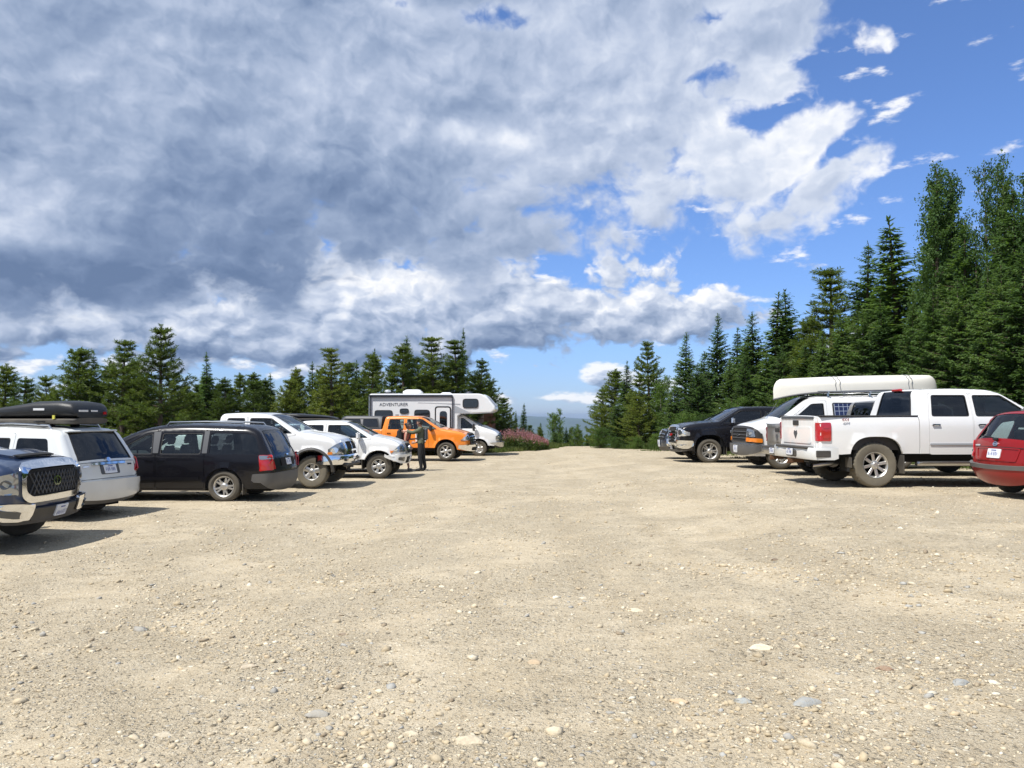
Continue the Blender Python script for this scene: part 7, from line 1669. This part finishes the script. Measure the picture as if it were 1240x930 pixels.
def world():
    w = bpy.data.worlds.new('World'); scene.world = w; w.use_nodes = True; nt = w.node_tree
    w.cycles.sampling_method = 'NONE'
    for n in list(nt.nodes): nt.nodes.remove(n)
    out = nt.nodes.new('ShaderNodeOutputWorld')
    sky = N(nt, 'ShaderNodeTexSky', sky_type='NISHITA', sun_disc=False); sky.sun_elevation = R(58); sky.sun_rotation = R(SUN_ROT); sky.altitude = 1400; sky.air_density = 1.0; sky.dust_density = .6; sky.ozone_density = 3.0
    tc = N(nt, 'ShaderNodeTexCoord'); sep = N(nt, 'ShaderNodeSeparateXYZ'); L(nt, tc.outputs['Generated'], sep.inputs[0]); x, y, z = sep.outputs
    add = lambda a, b: math_(nt, 'ADD', a, b); mul = lambda a, b: math_(nt, 'MULTIPLY', a, b); sub = lambda a, b: math_(nt, 'SUBTRACT', a, b)
    az0 = math_(nt, 'ARCTAN2', x, y); el0 = math_(nt, 'ARCSINE', z); W = 960.0
    def comb(a, b): c = N(nt, 'ShaderNodeCombineXYZ'); L(nt, a, c.inputs[0]); L(nt, b, c.inputs[1]); return c.outputs[0]
    def noise(v, s, d, r): n = N(nt, 'ShaderNodeTexNoise', noise_dimensions='2D', inp={'Scale': s, 'Detail': d, 'Roughness': r}); L(nt, v, n.inputs['Vector']); return n
    def sstep(v, a, b, c=0, d=1): m = N(nt, 'ShaderNodeMapRange', interpolation_type='SMOOTHSTEP', inp={1: a, 2: b, 3: c, 4: d}); L(nt, v, m.inputs[0]); return m.outputs[0]
    ev = mul(math_(nt, 'POWER', add(math_(nt, 'MAXIMUM', el0, -.05), .06), .80), 3.9)
    C0 = comb(mul(az0, 3.0), ev)
    wl = noise(C0, 1.5, 5, .55); ws = N(nt, 'ShaderNodeSeparateColor'); L(nt, wl.outputs['Color'], ws.inputs[0])
    az = add(az0, mul(sub(ws.outputs[0], .5), .13)); el = add(el0, mul(sub(ws.outputs[1], .5), .075)); AE = comb(az, el)
    wv = N(nt, 'ShaderNodeVectorMath', operation='MULTIPLY_ADD'); L(nt, wl.outputs['Color'], wv.inputs[0]); wv.inputs[1].default_value = (.15, .15, 0); L(nt, C0, wv.inputs[2]); CW = wv.outputs[0]
    def shift(dx, dy): a = N(nt, 'ShaderNodeVectorMath', operation='ADD'); L(nt, CW, a.inputs[0]); a.inputs[1].default_value = (dx, dy, 0); return a.outputs[0]
    def A(px): return math.atan((px - 620) / W)
    def E(px, py): return math.atan((504 - py) / W * math.cos(A(px)))
    def blobs(bl, base):
        t = base
        for (px, py, rx, ry, amp, *rot) in bl:
            mp = N(nt, 'ShaderNodeMapping', vector_type='TEXTURE'); mp.inputs['Location'].default_value = (A(px), E(px, py), 0); mp.inputs['Rotation'].default_value = (0, 0, R(rot[0] if rot else 0)); mp.inputs['Scale'].default_value = (rx / W, ry / W, 1); L(nt, AE, mp.inputs[0])
            d = N(nt, 'ShaderNodeVectorMath', operation='DOT_PRODUCT'); L(nt, mp.outputs[0], d.inputs[0]); L(nt, mp.outputs[0], d.inputs[1])
            t = math_(nt, 'MULTIPLY_ADD', math_(nt, 'EXPONENT', mul(d.outputs['Value'], -1.0)), amp, t)
        return t
    def curve(pts):   # elevation of an edge line as a function of azimuth
        a0, a1 = A(pts[0][0]), A(pts[-1][0]); m = N(nt, 'ShaderNodeMapRange', inp={1: a0, 2: a1}); L(nt, az0, m.inputs[0])
        r = ramp(nt, m.outputs[0], [((A(px) - a0) / (a1 - a0), max(0.0, E(px, py) / .5)) for px, py in pts]); return mul(r, .5)
    f0 = noise(CW, 1.9, 7, .50).outputs[0]; f1 = noise(shift(-.05, .085), 1.9, 5, .50).outputs[0]; fine = noise(shift(.3, .2), 7.5, 6, .6).outputs[0]
    def puff(v, s):
        q = N(nt, 'ShaderNodeTexVoronoi', voronoi_dimensions='2D', feature='SMOOTH_F1', inp={'Scale': s, 'Smoothness': .4, 'Detail': 3.0, 'Roughness': .5, 'Lacunarity': 2.2}); L(nt, v, q.inputs['Vector']); return sub(.95, q.outputs['Distance'])
    FW = N(nt, 'ShaderNodeVectorMath', operation='MULTIPLY_ADD'); fn = noise(CW, 5.0, 4, .6); L(nt, fn.outputs['Color'], FW.inputs[0]); FW.inputs[1].default_value = (.12, .12, 0); L(nt, CW, FW.inputs[2])
    def fsh(dx, dy): a = N(nt, 'ShaderNodeVectorMath', operation='ADD'); L(nt, FW.outputs[0], a.inputs[0]); a.inputs[1].default_value = (dx, dy, 0); return a.outputs[0]
    h0 = puff(fsh(.1, .7), 4.2); h1 = puff(fsh(.078, .745), 4.2)
    fz, hz, nz_ = sub(f0, .5), sub(h0, .5), sub(fine, .5); rel = sub(f0, f1); hrel = sub(h0, h1)
    # --- near deck
    d1 = mul(sub(el0, curve(EDGE1)), 9.0)
    d1 = math_(nt, 'MINIMUM', d1, .9); d1 = add(add(d1, blobs(COVER1, .34)), add(mul(fz, 1.7), add(mul(hz, .75), mul(nz_, .8))))
    a1 = sstep(d1, -.06, .50)
    t1 = add(blobs(TONE1, .43), add(mul(rel, .8), add(mul(hrel, .30), mul(nz_, .16)))); t1 = add(t1, sstep(d1, .0, .9, .16, 0))
    # --- lower, farther cumulus band: bright crowns, grey flat bases
    eb, et = curve(BOT2), curve(TOP2); hh = math_(nt, 'DIVIDE', sub(el0, eb), math_(nt, 'MAXIMUM', sub(et, eb), .01))
    d2 = math_(nt, 'MINIMUM', mul(sub(el0, eb), 34.0), mul(sub(et, el0), 13.0)); d2 = math_(nt, 'MINIMUM', d2, 1.0); d2 = add(d2, .26); d2 = add(d2, add(mul(hz, 1.2), add(mul(fz, 1.0), mul(nz_, .8))))
    a2 = sstep(d2, -.05, .38)
    t2 = add(sstep(hh, -.1, .9, .40, .76), add(mul(hrel, .68), add(mul(rel, .75), mul(nz_, .3)))); t2 = add(t2, blobs(TONE2, 0.0))
    # --- small far clouds near the horizon
    st = comb(mul(az0, 9.0), mul(el0, 24.0)); g0 = noise(st, 1.4, 6, .58).outputs[0]; g1 = noise(comb(add(mul(az0, 9.0), -.12), add(mul(el0, 24.0), .3)), 1.4, 4, .58).outputs[0]
    d3 = add(blobs(COVER3, -.10), sub(g0, .5)); a3 = mul(sstep(d3, 0.0, .17), .92); t3 = add(.80, add(mul(sub(g0, g1), 2.2), mul(d3, -.3)))
    up = sstep(el0, -.004, .02); 
    cr = [(.0, (.135, .20, .34)), (.2, (.20, .275, .43)), (.4, (.315, .395, .555)), (.58, (.45, .525, .68)), (.78, (.64, .70, .82)), (1.0, (.93, .94, .97))]
    skc = mixcol(nt, 1.0, sky.outputs[0], ramp(nt, mul(el0, 2.08), [(0, (.46, .55, .84)), (.2, (.62, .73, .98)), (.5, (.70, .84, 1.10)), (1, (.80, .95, 1.20))]), 'MULTIPLY')
    skc = mixcol(nt, 1.0, skc, (SKY, SKY, SKY), 'MULTIPLY')
    cl = lambda t: mixcol(nt, 1.0, ramp(nt, t, cr), (CLOUDS,) * 3, 'MULTIPLY')
    c = mixcol(nt, mul(a3, up), skc, cl(t3)); c = mixcol(nt, mul(a2, up), c, cl(t2)); c = mixcol(nt, mul(a1, up), c, cl(t1))
    b = N(nt, 'ShaderNodeBackground', inp={'Strength': 1.0}); L(nt, c, b.inputs[0]); L(nt, b.outputs[0], out.inputs[0])
SKY = .12; CLOUDS = .84
EDGE1 = [(-900, 400), (-200, 390), (0, 382), (120, 376), (200, 345), (290, 345), (350, 368), (375, 322), (480, 304), (620, 296), (760, 285), (830, 262), (870, 285), (930, 300), (1000, 285), (1100, 222), (1180, 178), (1240, 150), (1500, 60), (3000, 0)]
COVER1 = [(1190, 60, 150, 110, -3.0), (1290, 190, 120, 160, -2.2), (1400, 100, 200, 300, -2.0), (1050, 190, 110, 46, .9, 12), (300, 330, 360, 50, .5), (640, 290, 160, 26, .4), (960, 60, 90, 40, .4), (585, 12, 50, 18, -1.1), (500, 2, 24, 12, -.9), (1105, 38, 48, 30, 2.5), (870, 80, 34, 12, -.9, 10), (930, 133, 60, 12, -.9, 10), (985, 205, 46, 14, -1.1, 35), (880, 8, 40, 14, -.8), (1010, 65, 60, 18, -.6), (1120, 165, 60, 22, .7, 15), (1060, 130, 70, 24, .5), (930, 270, 60, 22, .4)]
TONE1 = [(90, 345, 280, 46, -.44), (340, 330, 70, 40, -.20), (240, 240, 240, 80, -.16), (480, 250, 240, 60, -.10), (600, 60, 260, 60, .05), (30, 262, 90, 34, .26), (150, 130, 120, 50, .06), (600, 152, 64, 12, .34), (450, 120, 50, 20, .10), (800, 60, 180, 70, .12), (820, 190, 170, 70, .12), (1000, 200, 190, 100, .26), (1060, 100, 160, 60, .2), (1105, 38, 50, 40, .3), (700, 270, 160, 24, .04), (660, 190, 80, 40, .12)]
TOP2 = [(-900, 230), (0, 230), (400, 240), (620, 272), (700, 296), (800, 308), (870, 326), (925, 352), (960, 378), (1000, 400), (1600, 420)]
BOT2 = [(-900, 446), (0, 444), (100, 440), (260, 452), (400, 455), (600, 446), (720, 438), (830, 418), (900, 398), (950, 384), (1000, 440), (1600, 460)]
TONE2 = [(60, 395, 130, 16, .25), (440, 340, 90, 26, .25), (700, 330, 120, 20, .06), (740, 425, 170, 12, -.25), (300, 444, 260, 9, -.22), (560, 436, 160, 9, -.25), (60, 432, 200, 9, -.2)]
COVER3 = [(740, 452, 44, 14, .42), (715, 472, 60, 10, .2), (300, 450, 110, 10, .16), (40, 438, 60, 8, .3), (150, 452, 60, 10, .2), (400, 462, 110, 10, .16), (640, 484, 60, 7, .2), (20, 470, 80, 8, .15), (600, 460, 60, 14, -.1)]
# ------------------------------------------------------------------ world, sun, camera
#SKYPART
SUNV = Vector((-.45, -.40, 1.0)).normalized()
SUN_ROT = math.degrees(math.atan2(SUNV.x, SUNV.y))
world()
sl = bpy.data.lights.new('sun', 'SUN'); sl.energy = 4.6; sl.angle = R(.55); sl.color = (1, .965, .91)
so = bpy.data.objects.new('sun', sl); COL.objects.link(so); so.rotation_euler = SUNV.to_track_quat('Z', 'Y').to_euler()
cam = bpy.data.cameras.new('camera'); cam.sensor_width = 36; cam.sensor_fit = 'HORIZONTAL'; cam.lens = 36 * 960 / 1240; cam.clip_start = .05; cam.clip_end = 90000
co = bpy.data.objects.new('camera', cam); COL.objects.link(co); co.location = (0, 0, 1.68); co.rotation_euler = (R(90) + math.atan(39 / 960), 0, 0); scene.camera = co
vs = scene.view_settings; vs.view_transform = 'Standard'; vs.look = 'None'; vs.gamma = 1; vs.exposure = .4; vs.use_curve_mapping = False
scene.cycles.use_denoising = True; scene.cycles.transparent_max_bounces = 12; scene.cycles.max_bounces = 7; scene.cycles.diffuse_bounces = 3; scene.cycles.glossy_bounces = 4; scene.cycles.volume_bounces = 0
scene.cycles.caustics_reflective = False; scene.cycles.caustics_refractive = False
